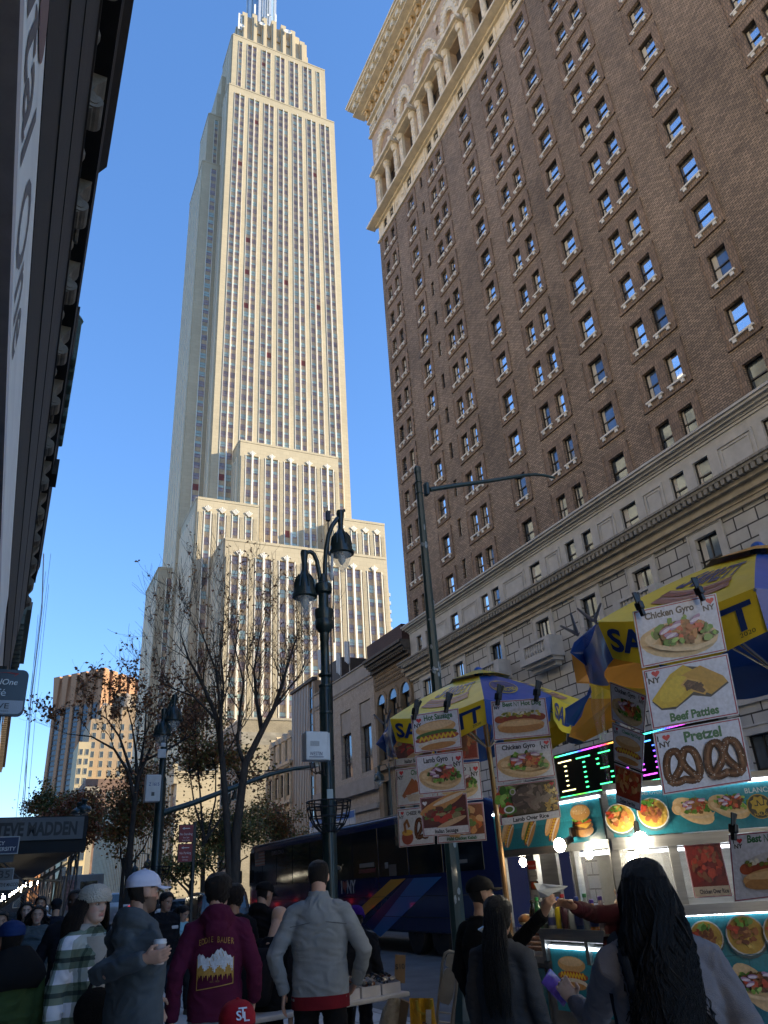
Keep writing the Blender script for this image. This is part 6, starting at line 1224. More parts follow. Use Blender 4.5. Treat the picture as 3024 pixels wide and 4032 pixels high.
# ================================================================ umbrellas
M_YEL = mat('umbrella_yellow_vinyl', (0.90, 0.66, 0.045), 0.32, var=0.12, scale=5, coat=0.25, bump=0.25, bscale=6)
M_BLU = mat('umbrella_blue_vinyl', (0.018, 0.085, 0.38), 0.3, var=0.15, scale=5, coat=0.25, bump=0.25, bscale=6)
M_ORI = mat('umbrella_orange_vent', (0.60, 0.27, 0.02), 0.4, var=0.1, scale=5)
def umbrella(name, label, apex, R, h, ph, tx, ty, angs, drop, cols, words, pole, wav=0.03):
    t = thing(name, label, 'umbrella', apex); A = V(apex); n = V((tx, ty, 1)).normalized(); e = n.cross(V((0, 1, 0))).normalized(); f = n.cross(e)
    def rim(a, q, s=1.0): return A-n*h*(q**1.35)+(e*math.cos(ph+a)+f*math.sin(ph+a))*R*q
    K = len(angs)
    for k in range(K):
        a0, a1 = rad(angs[k]), rad(angs[(k+1) % K]+(360 if k == K-1 else 0)); m = M_YEL if cols[k] == 'y' else M_BLU
        def S_(u, v, a0=a0, a1=a1):                             # panel surface: chord between ribs, sagging a little
            p0, p1 = rim(a0, v), rim(a1, v); p = p0.lerp(p1, u); return p-n*(0.05*math.sin(math.pi*u)*v*v)
        b = MB(); N, Mm = 10, 8; idx = [[b.vert(S_(i/N, max(j/Mm, 0.03))) for i in range(N+1)] for j in range(Mm+1)]
        for j in range(Mm):
            for i in range(N): b.face((idx[j][i], idx[j][i+1], idx[j+1][i+1], idx[j+1][i]))
        o = b.build('panel', m, t, smooth=True)
        def Vv(u, w, S_=S_, a0=a0, a1=a1):                      # valance hanging from the rim
            p = S_(u, 1.0); am = lerp(a0, a1, u); out = (e*math.cos(ph+am)+f*math.sin(ph+am)); return p-V((0, 0, 1))*drop*w*(0.86+0.14*math.sin(math.pi*u))+out*(wav*math.sin(u*9+k)*w-0.05*w)
        b = MB(); idx = [[b.vert(Vv(i/N, j/4)) for i in range(N+1)] for j in range(5)]
        for j in range(4):
            for i in range(N): b.face((idx[j][i], idx[j][i+1], idx[j+1][i+1], idx[j+1][i]))
        ov = b.build('valance', m, t, smooth=True)
        if k in words:
            nn = (S_(0.52, 0.7)-S_(0.5, 0.7)).cross(S_(0.5, 0.7)-S_(0.5, 0.72)); sg = 1 if nn.dot(n) > 0 else -1
            flip = (S_(1, 1)-S_(0, 1)).dot(RT) < 0
            def PS(x, y, d): u = 1-x if flip else x; q = S_(u, 1-y); return q+n*(d+0.004)
            def PV(x, y, d): u = 1-x if flip else x; q = Vv(u, 1-y); am = lerp(a0, a1, u); return q+(e*math.cos(ph+am)+f*math.sin(ph+am))*(d+0.004)
            kk = Ink((0, 0, 0), (1, 0, 0), (0, 1, 0), 0.0006, PS); kv = Ink((0, 0, 0), (1, 0, 0), (0, 1, 0), 0.0006, PV)
            BL = (0.012, 0.04, 0.19); YL = (0.62, 0.45, 0.04)
            if words[k] == 's':
                kk.text('SABRETT', 0.53, 0.33, 0.30, BL, 0.022, 0.5, 0.5)
                for dy, c in ((0.13, (0.40, 0.16, 0.12)), (0.20, (0.30, 0.09, 0.07))):
                    kk.line([(0.24+0.05*i, dy+0.05*math.sin((i)/11*3.14)*-0.6+0.06) for i in range(12)], 0.065, c)
                    kk.line([(0.26+0.05*i, dy+0.015+0.05*math.sin((i)/11*3.14)*-0.6+0.06) for i in range(11)], 0.018, (0.5, 0.28, 0.22))
            if words[k] == 'u':
                kk.ell(0.5, 0.36, 0.30, 0.17, YL); kk.ell(0.5, 0.36, 0.285, 0.157, BL)
                for s, y in (('U.S.', 0.42), ("GOV'T", 0.33), ('INSPECTED', 0.245)): kk.text(s, 0.5, y, 0.1, YL, 0.02, 0.2, 0.85)
            if cols[k] == 'y': kv.text('SABRETT', 0.5, 0.24, 0.80, BL, 0.03, 0, 0.285); kv.text('2020', 0.9, 0.1, 0.13, (0.08, 0.07, 0.03), 0, 0, 0.35)
            else: kv.text('WE ARE ON A ROLL', 0.5, 0.3, 0.5, YL, 0.02, 0, 0.15)
            if kk.mb.f: kk.build('print', PR, o)
            if kv.mb.f: kv.build('print', PR, ov)
    for k in range(K):
        a = rad(angs[k]); b = MB(); b.tube([rim(a, 0.03)-n*0.02, rim(a, 0.5)-n*0.02, rim(a, 1.0)-n*0.01], 0.008, 5); b.tube([A-n*(h+0.25), rim(a, 0.55)-n*0.02], 0.006, 4); b.build('rib', mat('umbrella_rib', (0.25, 0.25, 0.25), 0.4, 0.6), t)
    b = MB(); b.ell(A+n*0.03, (0.045, 0.045, 0.05), 10, 8); b.build('finial', M_BLU, t)
    b = MB(); q = [b.vert(rim(rad(a), 0.3)+n*0.035) for a in angs]; c = b.vert(A+n*0.06); [b.face((q[i], q[(i+1) % K], c)) for i in range(K)]; b.build('vent_cap', M_ORI if words.get('vent') else M_YEL, t, smooth=True)
    b = MB(); b.tube([A, A-n*0.9, V(pole)], 0.022, 10); b.build('pole', mat('copper_pole', (0.40, 0.24, 0.12), 0.3, 0.7), t)
    return t
umbrella('umbrella', 'yellow and blue hot dog umbrella over the middle cart', (5.719, -3.723, 3.227), 0.945, 0.392, 4.742, 0.001, 0.024, [0, 56, 90, 135, 180, 225, 270, 315], 0.21, 'ybybybyb', {0: 's', 1: 'u', 2: 's'}, (5.74, -3.76, 0.9))
umbrella('umbrella', 'yellow and blue hot dog umbrella at the right edge over the nearer cart', (2.65, -3.708, 3.16), 1.089, 0.435, 4.535, -0.107, -0.001, [0, 45, 90, 135, 180, 225, 270, 315], 0.22, 'ybybybyb', {0: 's', 1: 'u', 'vent': 1}, (2.6, -3.72, 0.9))
# ================================================================ carts
M_STEEL = mat('brushed_steel', (0.42, 0.43, 0.44), 0.3, 0.85, var=0.2, scale=3, stretch=(1, 1, 12), bump=0.1)
M_STEEL2 = mat('dull_steel', (0.28, 0.29, 0.30), 0.42, 0.7, var=0.3, scale=6)
M_CG = mat('cart_glass', (0.5, 0.52, 0.54), 0.05, alpha=0.16, spec=0.9)
M_LED = mat('led_strip', (0.85, 0.92, 1.0), 0.4, emit=2.6); M_BULB = mat('hot_bulb', (1.0, 0.86, 0.62), 0.4, emit=24.0)
TEAL = (0.015, 0.14, 0.19); TEAL2 = (0.025, 0.20, 0.26)
def clamp_bulb(t, p, d=(0, 1, -0.3), r=0.035):
    p = V(p); d = V(d).normalized(); b = MB(); b.ell(p, (r, r, r*1.12), 14, 10); b.build('bulb', M_BULB, t, smooth=True)
    b = MB(); b.lathe(p-d*r*0.7, [(r*0.5, 0), (r*0.62, -0.03), (r*0.55, -0.08), (0.01, -0.09)], 10, axis=d); b.bbox(p-d*(r+0.08)+V((0, 0, 0.04)), (0.03, 0.05, 0.07), 0.008); b.tube([p-d*(r+0.07), p-d*(r+0.12)+V((0.02, 0, 0.1))], 0.01, 5); b.build('socket', clipm, t)
def menu_panel(t, name, P0, u, v, w, h, art, led=True, mate=None):
    """backlit picture board: frame, light strip along its top, print"""
    P0 = V(P0); u = V(u).normalized(); v = V(v).normalized(); n = u.cross(v)
    b = MB(); b.prism([P0, P0+u*w, P0+u*w+v*h, P0+v*h], n*-0.03); o = b.build(name, M_STEEL2, t)
    k = Ink(P0, u, v, 0.0003); k.rect(0, 0, w, h, TEAL); k.rect(0, h*0.55, w, h, TEAL2); 
    for x in range(1, int(w/0.33)+1): k.line([(x*0.33, 0.01), (x*0.33, h-0.02)], 0.003, (0.01, 0.10, 0.14))
    art(k, w, h); k.build('print', mate or PRL, o)
    if led: b = MB(); b.prism([P0+v*h, P0+u*w+v*h, P0+u*w+v*(h+0.018), P0+v*(h+0.018)], n*0.012); b.build('light_strip', M_LED, o)
    return o
# --- middle cart: its front runs along the kerb
CY1 = -4.0
CT1 = thing('food_cart', 'stainless steel food cart with bottles on its shelf under the middle umbrella', 'food cart', (5.4, -4.5, 0))
def q1(x, y, Y=CY1): return onY(x, y, Y)
XL, XR, XM, XE = 6.14, 4.66, 5.70, 3.95
b = MB(); b.bbox(((XE+XM)/2, -4.62, 0.68), (XM-XE, 1.16, 0.84), 0.02); b.bbox(((XM+XL)/2+0.15, -4.62, 0.6), (XL-XM+0.3, 1.1, 0.72), 0.02); b.build('body', M_STEEL2, CT1)
for x in (XL, XR+0.2):
    wheel(CT1, (x-0.3, -4.25, 0.2), 0.2, 0.1, 1)
b = MB(); b.bbox(((XR+XM)/2, -4.5, 1.155), (XM-XR+0.02, 1.0, 0.07), 0.01); b.bbox(((XM+XL)/2+0.1, -4.5, 0.985), (XL-XM+0.24, 1.0, 0.05), 0.01); b.build('counter', M_STEEL, CT1)
b = MB(); b.b2((XR, CY1+0.0, 1.19), (XM-0.03, CY1+0.2, 1.2)); b.b2((XR, CY1+0.19, 1.195), (XM-0.03, CY1+0.2, 1.225)); b.build('bottle_shelf', M_STEEL, CT1)
for (xa, xb) in ((XL-0.02, XL+0.02), (XM-0.06, XM-0.01), (XR+0.45, XR+0.49), (XR-0.02, XR+0.05)):
    b = MB(); b.b2((xa, CY1-0.06, 0.98), (xb, CY1, 2.1)); b.build('post', M_STEEL, CT1)
b = MB(); b.b2((XE, CY1-0.07, 1.735), (XL, CY1+0.015, 1.79)); b.b2((XE, -5.1, 2.08), (XL, CY1+0.02, 2.12)); b.b2((XE, CY1-0.05, 1.79), (XR-0.02, CY1-0.02, 2.08)); b.build('header_beam', M_STEEL, CT1)
b = MB(); b.b2((XE, -5.12, 0.3), (XL, -5.06, 2.1)); b.build('back_wall', M_STEEL2, CT1)
b = MB(); b.b2((XM, CY1-0.3, 1.0), (XL, CY1-0.27, 1.74)); b.build('side_panel', M_STEEL, CT1)
b = MB(); b.b2((XE, CY1-0.03, 1.25), (XM-0.5, CY1-0.025, 1.73)); b.build('window_glass', M_CG, CT1)
def art1(k, w, h):
    hotdog(k, 0.20, 0.13, 0.25, 'mustard', 0.9); hotdog(k, 0.52, 0.13, 0.27, 'pickle', 0.85); hotdog(k, 0.86, 0.14, 0.26, 'mustard', 0.9); burger(k, 1.23, 0.14, 0.26); k.text('HAMBURGER', 1.23, 0.265, 0.026, (0.5, 0.55, 0.55), 0, 0, 1.0)
menu_panel(CT1, 'menu_panel', (XL, CY1+0.02, 1.79), (-1, 0, 0), (0, 0, 1), XL-XR-0.03, 0.285, art1)
menu_panel(CT1, 'menu_panel', (XM-0.08, CY1-0.03, 0.66), (-1, 0, 0), (0, 0, 1), XM-XR-0.1, 0.41, lambda k, w, h: (hotdog(k, 0.24, 0.25, 0.36, 'mustard'), hotdog(k, 0.68, 0.24, 0.34, 'mustard')))
menu_panel(CT1, 'menu_panel', (XL+0.28, CY1-0.05, 0.42), (-1, 0, 0), (0, 0, 1), XL-XM+0.22, 0.5, lambda k, w, h: (bowl(k, 0.14, 0.3, 0.09, MEAT), bowl(k, 0.4, 0.3, 0.1, CHK), blobs(k, 12, 0.45, 0.1, 0.1, 0.05, MEAT, 0.02, 0.05)), led=False, mate=PR)
for i, (x, y) in enumerate(((2060, 3395), (2143, 3388), (2318, 3363), (2478, 3372))): clamp_bulb(CT1, q1(x, y, CY1-0.35), (0, 0.3, -1), 0.034)
clamp_bulb(CT1, q1(2204, 3328, CY1+0.18), (0.3, 1, -0.4), 0.044)
b = MB(); b.b2((XR+0.2, CY1-0.4, 1.70), (XR+0.85, CY1-0.37, 1.73)); b.build('light_strip', M_LED, CT1)
# reflective stickers of payment cards on the post
st = (('WE ACCEPT', (0.42, 0.03, 0.02), (0.55, 0.5, 0.5)), ('DISCOVER', (0.42, 0.4, 0.38), (0.06, 0.05, 0.05)), ('mc', (0.10, 0.06, 0.05), None), ('VISA', (0.4, 0.4, 0.42), (0.02, 0.03, 0.15)), ('AMEX', (0.10, 0.22, 0.24), (0.3, 0.35, 0.35)), ('Pay', (0.40, 0.38, 0.34), (0.03, 0.03, 0.03)))
for i, (s, c, tc) in enumerate(st):
    z = 1.66-i*0.075; x = 5.69; b = MB(); b.b2((x-0.075, CY1-0.003, z-0.034), (x+0.04, CY1+0.003, z+0.034)); o = b.build('card_sticker', mat('sticker_back', (0.4, 0.4, 0.4), 0.4), CT1)
    k = Ink((x+0.04, CY1+0.004, z-0.034), (-1, 0, 0), (0, 0, 1), 0.0003); k.rect(0.002, 0.002, 0.113, 0.066, c)
    if tc: k.text(s, 0.058, 0.022, 0.028 if len(s) < 6 else 0.017, tc, 0.01)
    else: k.ell(0.042, 0.034, 0.025, 0.025, (0.5, 0.05, 0.02)); k.ell(0.072, 0.034, 0.025, 0.025, (0.55, 0.25, 0.02))
    k.build('print', PR, o)
# LED message board above both carts
LB = thing('led_sign', 'black message board with glowing green and rainbow letters between the two umbrellas', 'sign', (4.5, -4.08, 2.3))
LX0, LX1, LZ0, LZ1 = 5.30, 3.55, 2.115, 2.47
b = MB(); b.bbox(((LX0+LX1)/2, -4.14, (LZ0+LZ1)/2), (LX0-LX1, 0.1, LZ1-LZ0), 0.012); b.build('housing', mat('black_panel', (0.012, 0.013, 0.014), 0.35), LB)
k = Ink((LX0, -4.088, LZ0), (-1, 0, 0), (0, 0, 1), 0.0); LEDM = printmat('led_dots', 0.4, emit=1.7, var=0.0); W_ = LX0-LX1; H_ = LZ1-LZ0
FONT = {'I': ['#####', '..#..', '..#..', '..#..', '..#..', '..#..', '#####'], 'T': ['#####', '..#..', '..#..', '..#..', '..#..', '..#..', '..#..'], 'S': ['.####', '#....', '#....', '.###.', '....#', '....#', '####.'], 'D': ['####.', '#...#', '#...#', '#...#', '#...#', '#...#', '####.'], 'O': ['.###.', '#...#', '#...#', '#...#', '#...#', '#...#', '.###.']}
def hue(t): 
    import colorsys; return tuple(c*0.9+0.02 for c in colorsys.hsv_to_rgb(t % 1, 0.95, 1))
for i in range(110):
    x = 0.03+i*(W_-0.06)/109
    for y in (0.02, H_-0.02): k.mb.col = hue(0.33+0.9*i/110*2) if y > 0.1 else hue(0.36+0.05*math.sin(i*0.3)); k.mb.poly([k.P(x+dx, y+dy) for dx, dy in ((-0.005, -0.005), (0.005, -0.005), (0.005, 0.005), (-0.005, 0.005))])
k.build('led_border', LEDM, LB); cx = 0.06
for ci, ch in enumerate('ITSIDOS'):
    k = Ink((LX0, -4.088, LZ0), (-1, 0, 0), (0, 0, 1), 0.0)
    for r, row in enumerate(FONT[ch]):
        for c_, v in enumerate(row):
            if v == '#':
                for dd in (0, 0.011, 0.022):
                    x, y = cx+c_*0.035+dd, 0.285-r*0.037; k.mb.col = (0.05, 0.9, 0.25) if ci in (1, 2) else ((0.85, 0.75, 0.35) if ci == 0 else (hue(0.62+0.03*r) if ci < 6 else hue(0.45)))
                    k.mb.poly([k.P(x+dx, y+dy) for dx, dy in ((-0.0045, -0.0045), (0.0045, -0.0045), (0.0045, 0.0045), (-0.0045, 0.0045))])
    cx += 0.235; k.build('led_letter', LEDM, LB)
b = MB(); b.b2((LX1, -4.3, 2.08), (LX0, -4.1, 2.112)); b.build('bracket', M_STEEL2, LB)
# bottles
BOT = (((0.02, 0.015, 0.012), (0.015, 0.015, 0.015), 'cola bottle with a black cap'), ((0.02, 0.10, 0.04), (0.02, 0.25, 0.06), 'green soda bottle'), ((0.02, 0.04, 0.02), (0.02, 0.02, 0.02), 'dark bottle with a white label'), ((0.25, 0.26, 0.27), (0.3, 0.3, 0.3), 'clear bottle of diet cola'), ((0.50, 0.40, 0.02), (0.03, 0.08, 0.4), 'yellow sports drink with a blue cap'), ((0.05, 0.02, 0.03), (0.35, 0.03, 0.04), 'dark soda bottle with a red cap'), ((0.35, 0.38, 0.4), (0.4, 0.4, 0.4), 'small clear water bottle'), ((0.02, 0.05, 0.15), (0.02, 0.05, 0.25), 'navy drink bottle'), ((0.3, 0.36, 0.36), (0.03, 0.2, 0.08), 'clear seltzer bottle with a green cap'), ((0.55, 0.16, 0.02), (0.07, 0.03, 0.3), 'orange soda bottle with a purple cap'), ((0.35, 0.28, 0.3), (0.07, 0.03, 0.3), 'pale pink drink with a purple cap'))
for i, (c, cc, nm) in enumerate(BOT):
    x = 5.60-i*0.083; p = V((x, CY1+0.1+0.012*(i % 2), 1.2)); hgt = 0.2+0.02*((i*7) % 3); t = thing('drink_bottle', '%s on the cart shelf' % nm, 'bottle', p, 'bottles on the cart shelf')
    b = MB(); b.lathe(p, [(0.028, 0), (0.033, 0.01), (0.033, hgt*0.55), (0.031, hgt*0.62), (0.016, hgt*0.86), (0.013, hgt*0.9), (0.013, hgt*0.95)], 14); b.build('bottle_body', mat('drink_%d' % i, c, 0.12, var=0.1, spec=0.8, coat=0.6), t, smooth=True)
    b = MB(); b.lathe(p+V((0, 0, hgt*0.93)), [(0.015, 0), (0.016, 0.005), (0.016, 0.022), (0.013, 0.025)], 12); b.build('cap', mat('cap_%d' % i, cc, 0.4), t)
    if i in (0, 2, 3, 7, 9): b = MB(); b.lathe(p+V((0, 0, hgt*0.2)), [(0.0335, 0), (0.0335, hgt*0.27)], 14, cap=False); b.build('bottle_label', mat('label_%d' % i, ((0.3, 0.3, 0.32), (0.02, 0.03, 0.12))[i % 2], 0.5, var=0.6, scale=30), t)
# rolls and sausages in the window, pretzels, plastic tub
rr = random.Random(5)
for i, (x, z) in enumerate(((5.93, 1.24), (5.05, 1.30), (5.0, 1.36), (4.98, 1.44), (4.90, 1.30), (4.96, 1.52))):
    t = thing('bread_roll', ['golden burger roll on the steel counter beside the arm', 'brown roll lowest in the glass case heap', 'brown roll second in the glass case heap', 'brown roll third in the glass case heap', 'brown roll at the side of the glass case heap', 'brown roll on top of the glass case heap'][i], 'bread', (x, CY1-0.3, z), 'rolls on the carts'); b = MB(); b.ell((x, CY1-(0.05 if i == 0 else 0.3), z+(0.02 if i == 0 else 0)), (0.075, 0.06, 0.04), 14, 8); b.build('crust', mat('roll_crust', (0.36, 0.16, 0.055), 0.4, var=0.35, scale=14), t, smooth=True); b = MB(); b.ell((x, CY1-(0.05 if i == 0 else 0.3), z-0.025+(0.02 if i == 0 else 0)), (0.07, 0.055, 0.022), 14, 6); b.build('crumb', mat('roll_crumb', (0.55, 0.46, 0.32), 0.8), t, smooth=True)
b = MB(); b.b2((5.72, CY1-0.3, 1.0), (6.1, CY1-0.02, 1.2)); tag(b.build('glass_case', M_CG), 'low glass case of sausages left of the bottles', 'case')
for i in range(8):
    b = MB(); x = 5.78+0.04*i; z = 1.04+0.035*(i % 4); b.tube([(x-0.05, CY1-0.2, z), (x+0.05, CY1-0.1, z+0.005), (x+0.12, CY1-0.08, z)], [0.012, 0.016, 0.012], 8); tag(b.build('sausage', mat('sausage_skin', (0.25, 0.10, 0.05), 0.35, var=0.3, scale=20), smooth=True), 'brown sausage lying in the low glass case', 'sausage', 'sausages in the glass case')
b = MB(); b.lathe((4.98, CY1-0.1, 1.2), [(0.1, 0), (0.105, 0.1), (0.08, 0.13), (0.082, 0.15), (0.03, 0.15)], 18); tag(b.build('plastic_tub', M_CG, smooth=True), 'clear plastic tub behind the bottles below the rolls', 'tub')
# --- nearer cart: its front faces the camera
L2, R2 = at(2420, 3302, 4.35), at(2990, 3225, 4.2); U2 = V((R2.x-L2.x, R2.y-L2.y, 0)).normalized(); N2 = V((-U2.y, U2.x, 0))
if N2.dot(EYE-L2) < 0: N2 = -N2
def q2(x, y, d=0.0): r = ray(x, y); o = L2+N2*d; return EYE+r*((o-EYE).dot(N2)/r.dot(N2))
def f2(p): p = V(p)-L2; return p.dot(U2), p.z+L2.z
CT2 = thing('food_cart', 'nearer stainless steel food cart with teal backlit rice bowl panels at the right edge', 'food cart', (L2.x, L2.y, 0))
def P2(u, z, d): return V((L2.x, L2.y, 0))+U2*u-N2*d+V((0, 0, z))
W2 = 1.55; zt0, zt1 = f2(q2(2420, 3302))[1], f2(q2(2420, 3150))[1]+0.03; zc1 = f2(q2(2800, 3556))[1]; zl = f2(q2(2860, 3585))[1]
b = MB(); pbox(b, P2, 0, W2, 0.25, zc1-0.05, 0.03, 0.95); b.build('body', M_STEEL2, CT2)
b = MB(); pbox(b, P2, -0.02, W2, zc1-0.05, zc1, -0.06, 0.95); b.build('counter', M_STEEL, CT2)
b = MB(); pbox(b, P2, -0.02, W2, zt0-0.06, zt0, -0.03, 0.06); pbox(b, P2, -0.02, W2, zt1+0.02, zt1+0.06, -0.02, 0.9); b.build('header_beam', M_STEEL, CT2)
b = MB(); pbox(b, P2, 0, W2, zc1, zt1, 0.9, 0.95); b.build('back_wall', M_STEEL, CT2)
ux = lambda x, y: f2(q2(x, y))[0]
for x in (ux(2432, 3420), ux(2672, 3450), W2-0.05): b = MB(); pbox(b, P2, x-0.025, x+0.025, zc1, zt1, -0.01, 0.04); b.build('post', M_STEEL, CT2)
b = MB(); pbox(b, P2, 0.03, ux(2665, 3450)-0.02, zc1, zt0-0.06, 0.015, 0.02); b.build('window_glass', M_CG, CT2)
u0 = ux(2425, 3230)
def art2(k, w, h):
    s = h/0.27
    def X(x, y): return ux(x, y)-u0
    bowl(k, X(2462, 3235), h*0.42, h*0.36, CHK); bowl(k, X(2590, 3215), h*0.48, h*0.37, MEAT); gyro(k, X(2745, 3180), h*0.5, h*1.0, CHK, -0.5); gyro(k, X(2880, 3165), h*0.52, h*0.95, MEAT, -0.4)
    k.text('CHICKEN', X(2440, 3160), h*0.84, h*0.1, (0.5, 0.55, 0.55), 0.01); k.text('LAMB OVER RICE', X(2590, 3130), h*0.87, h*0.11, (0.55, 0.58, 0.58), 0.015); k.text('BLANCO', X(2985, 3095), h*0.72, h*0.16, (0.55, 0.58, 0.58), 0.015)
    c = (X(2990, 3165), h*0.42); k.ell(c[0], c[1], h*0.27, h*0.27, (0.35, 0.22, 0.03)); k.ell(c[0], c[1], h*0.25, h*0.25, (0.04, 0.035, 0.03)); k.poly([(c[0]+h*(0.2 if i % 2 else 0.15)*math.cos(i*math.pi/8), c[1]+h*0.04+h*(0.2 if i % 2 else 0.15)*math.sin(i*math.pi/8)) for i in range(16)], (0.42, 0.28, 0.04)); k.text('HALAL', c[0], c[1]-h*0.2, h*0.1, (0.42, 0.28, 0.04), 0.01)
    k.line([(c[0]-h*0.1, c[1]+h*0.02), (c[0]-h*0.04, c[1]+h*0.02), (c[0]-h*0.03, c[1]+h*0.13), (c[0]+h*0.03, c[1]+h*0.02), (c[0]+h*0.1, c[1]+h*0.03), (c[0]+h*0.11, c[1]+h*0.15)], h*0.022, (0.04, 0.035, 0.03))
menu_panel(CT2, 'menu_panel', P2(0.0, zt0+0.005, -0.012), U2, (0, 0, 1), W2, zt1-zt0, art2)
u1 = ux(2672, 3700)
def art3(k, w, h):
    z0 = zl-0.02-h
    def XY(x, y): a = f2(q2(x, y)); return a[0]-u1, a[1]-z0
    for (x, y, r, c, s) in ((2782, 3690, 0.085, MEAT, 'CHICKEN OVER RICE'), (2935, 3680, 0.1, MEAT, 'LAMB OVER RICE'), (3080, 3670, 0.1, CHK, 'KOFTA')):
        a, b_ = XY(x, y); bowl(k, a, b_, r, c); k.text(s, a, b_+r*1.05, 0.026, (0.5, 0.54, 0.54), 0.012, 0, 1.0)
    for (x, y, w_) in ((2815, 3850, 0.26), (2965, 3865, 0.27)): a, b_ = XY(x, y); gyro(k, a, b_, w_, MEAT, -0.9)
    k.line([XY(2690, 3765), XY(3100, 3735)], 0.004, (0.01, 0.1, 0.14))
menu_panel(CT2, 'menu_panel', P2(u1, 0.75, 0.0), U2, (0, 0, 1), W2-u1, zl-0.02-0.75, art3, mate=PR)
clamp_bulb(CT2, q2(2524, 3312, 0.12), N2*1.0+V((0, 0, -0.3)), 0.044); clamp_bulb(CT2, q2(2490, 3378, -0.3), (0, 0, -1), 0.034)
b = MB(); pbox(b, P2, 0.1, W2, zt0-0.085, zt0-0.07, 0.1, 0.13); b.build('light_strip', M_LED, CT2)
a, c = q2(2690, 3325, 0.01), q2(2870, 3530, 0.01); b = MB()
poster('menu_card', None, P2(f2(a)[0], f2(a)[1], -0.005), P2(f2(c)[0]+0.02, f2(a)[1], -0.005), P2(f2(a)[0], f2(c)[1], -0.005), P2(f2(c)[0]+0.02, f2(c)[1], -0.005), lambda k, h: (k.rect(0.03, 0.22, 0.97, h-0.03, (0.10, 0.015, 0.015)), blobs(k, 50, 0.5, 0.7, 0.4, 0.35, [(0.16, 0.02, 0.02), (0.12, 0.05, 0.03), (0.2, 0.03, 0.02)], 0.06, 0.12), k.rect(0.03, 0.03, 0.97, 0.22, (0.26, 0.22, 0.18)), k.text('Chicken Over Rice', 0.55, 0.08, 0.12, INKC, 0.02, 0, 0.82)), h=1.1, parent=CT2)
for s in (0.0, 0.09): b = MB(); b.tube([P2(u1-0.25+s, zc1+0.35, 0.3), P2(u1-0.22+s, zc1+0.05, 0.3)], 0.006, 5); b.build('hook', M_STEEL, CT2)
# clear plastic rain sheets with metal clips
M_SHEET = mat('clear_plastic_sheet', (0.45, 0.46, 0.45), 0.12, alpha=0.22, spec=0.9, bump=0.8, bscale=9, stretch=(4, 4, 0.6))
def sheet(label, px, zc):
    b = MB(); n = len(px); ids = []
    for i, (xl, xr, y) in enumerate(px):
        row = []
        for j in range(7): t = j/6; row.append(b.vert(at(lerp(xl, xr, t), y, zc+0.05*math.sin(j*2.1+i*0.9))))
        ids.append(row)
    for i in range(n-1):
        for j in range(6): b.face((ids[i][j], ids[i][j+1], ids[i+1][j+1], ids[i+1][j]))
    tag(b.build('plastic_sheet', M_SHEET, smooth=True), label, 'plastic sheet', 'clear plastic rain sheets')
sheet('long clear plastic sheet hanging from the left tip of the right umbrella', [(2290, 2352, 2470), (2310, 2368, 2600), (2330, 2380, 2800), (2372, 2395, 3000), (2402, 2412, 3150)], 4.4)
sheet('crumpled clear plastic sheet at the left tip of the middle umbrella', [(1510, 1552, 2860), (1520, 1562, 2960), (1545, 1570, 3100), (1556, 1572, 3330)], 6.6)
for i, (x, y, zc, a) in enumerate(((2335, 2445, 4.4, 0.9), (2338, 2450, 4.4, -0.35), (2278, 2500, 4.4, 1.1), (2270, 2490, 4.4, 0.3), (1510, 2850, 6.6, 0.8), (1522, 2846, 6.6, -0.3))):
    b = MB(); p = at(x, y, zc); d = (UP*math.cos(a)-RT*math.sin(a)); b.tube([p, p+d*0.12], [0.012, 0.006], 6); tag(b.build('metal_clip', mat('dull_clip', (0.2, 0.2, 0.2), 0.35, 0.7)), 'metal spring clip pinching the plastic sheet by the %s umbrella' % ('right' if i < 4 else 'middle'), 'clip', 'spring clips on the plastic sheets %d' % (i//4))
# loose blue and yellow flag of vinyl between the umbrellas
for lb, pts, zc, m in (('crumpled blue vinyl flap between the two umbrellas', ((2225, 2790), (2330, 2725), (2325, 2700), (2290, 2820), (2260, 2860), (2230, 2850)), 5.0, M_BLU), ('small yellow vinyl flap right of the crumpled blue flap', ((2320, 2690), (2410, 2690), (2412, 2750), (2330, 2752)), 5.0, M_YEL), ('dark orange vinyl lining hanging below the blue flap', ((2290, 2750), (2430, 2740), (2420, 2860), (2300, 2920), (2240, 2900)), 5.15, M_ORI), ('blue vinyl flap at the left tip of the middle umbrella', ((1535, 2850), (1575, 2900), (1545, 2985), (1480, 2930)), 6.9, M_BLU), ('navy curled vinyl flap at the left tip of the right umbrella', ((2350, 2455), (2380, 2560), (2410, 2590), (2330, 2640), (2245, 2570), (2260, 2530)), 4.5, M_BLU), ('orange vinyl lining hanging below the navy curled flap', ((2250, 2575), (2330, 2640), (2420, 2585), (2540, 2600), (2545, 2715), (2400, 2695), (2270, 2690)), 4.6, M_ORI)):
    b = MB(); c = V((sum(p[0] for p in pts)/len(pts), sum(p[1] for p in pts)/len(pts), 0)); b.prism([at(x, y, zc+0.04*math.sin(x*0.05)) for x, y in pts], FW*0.004); tag(b.build('vinyl_flap', m), lb, 'vinyl flap')
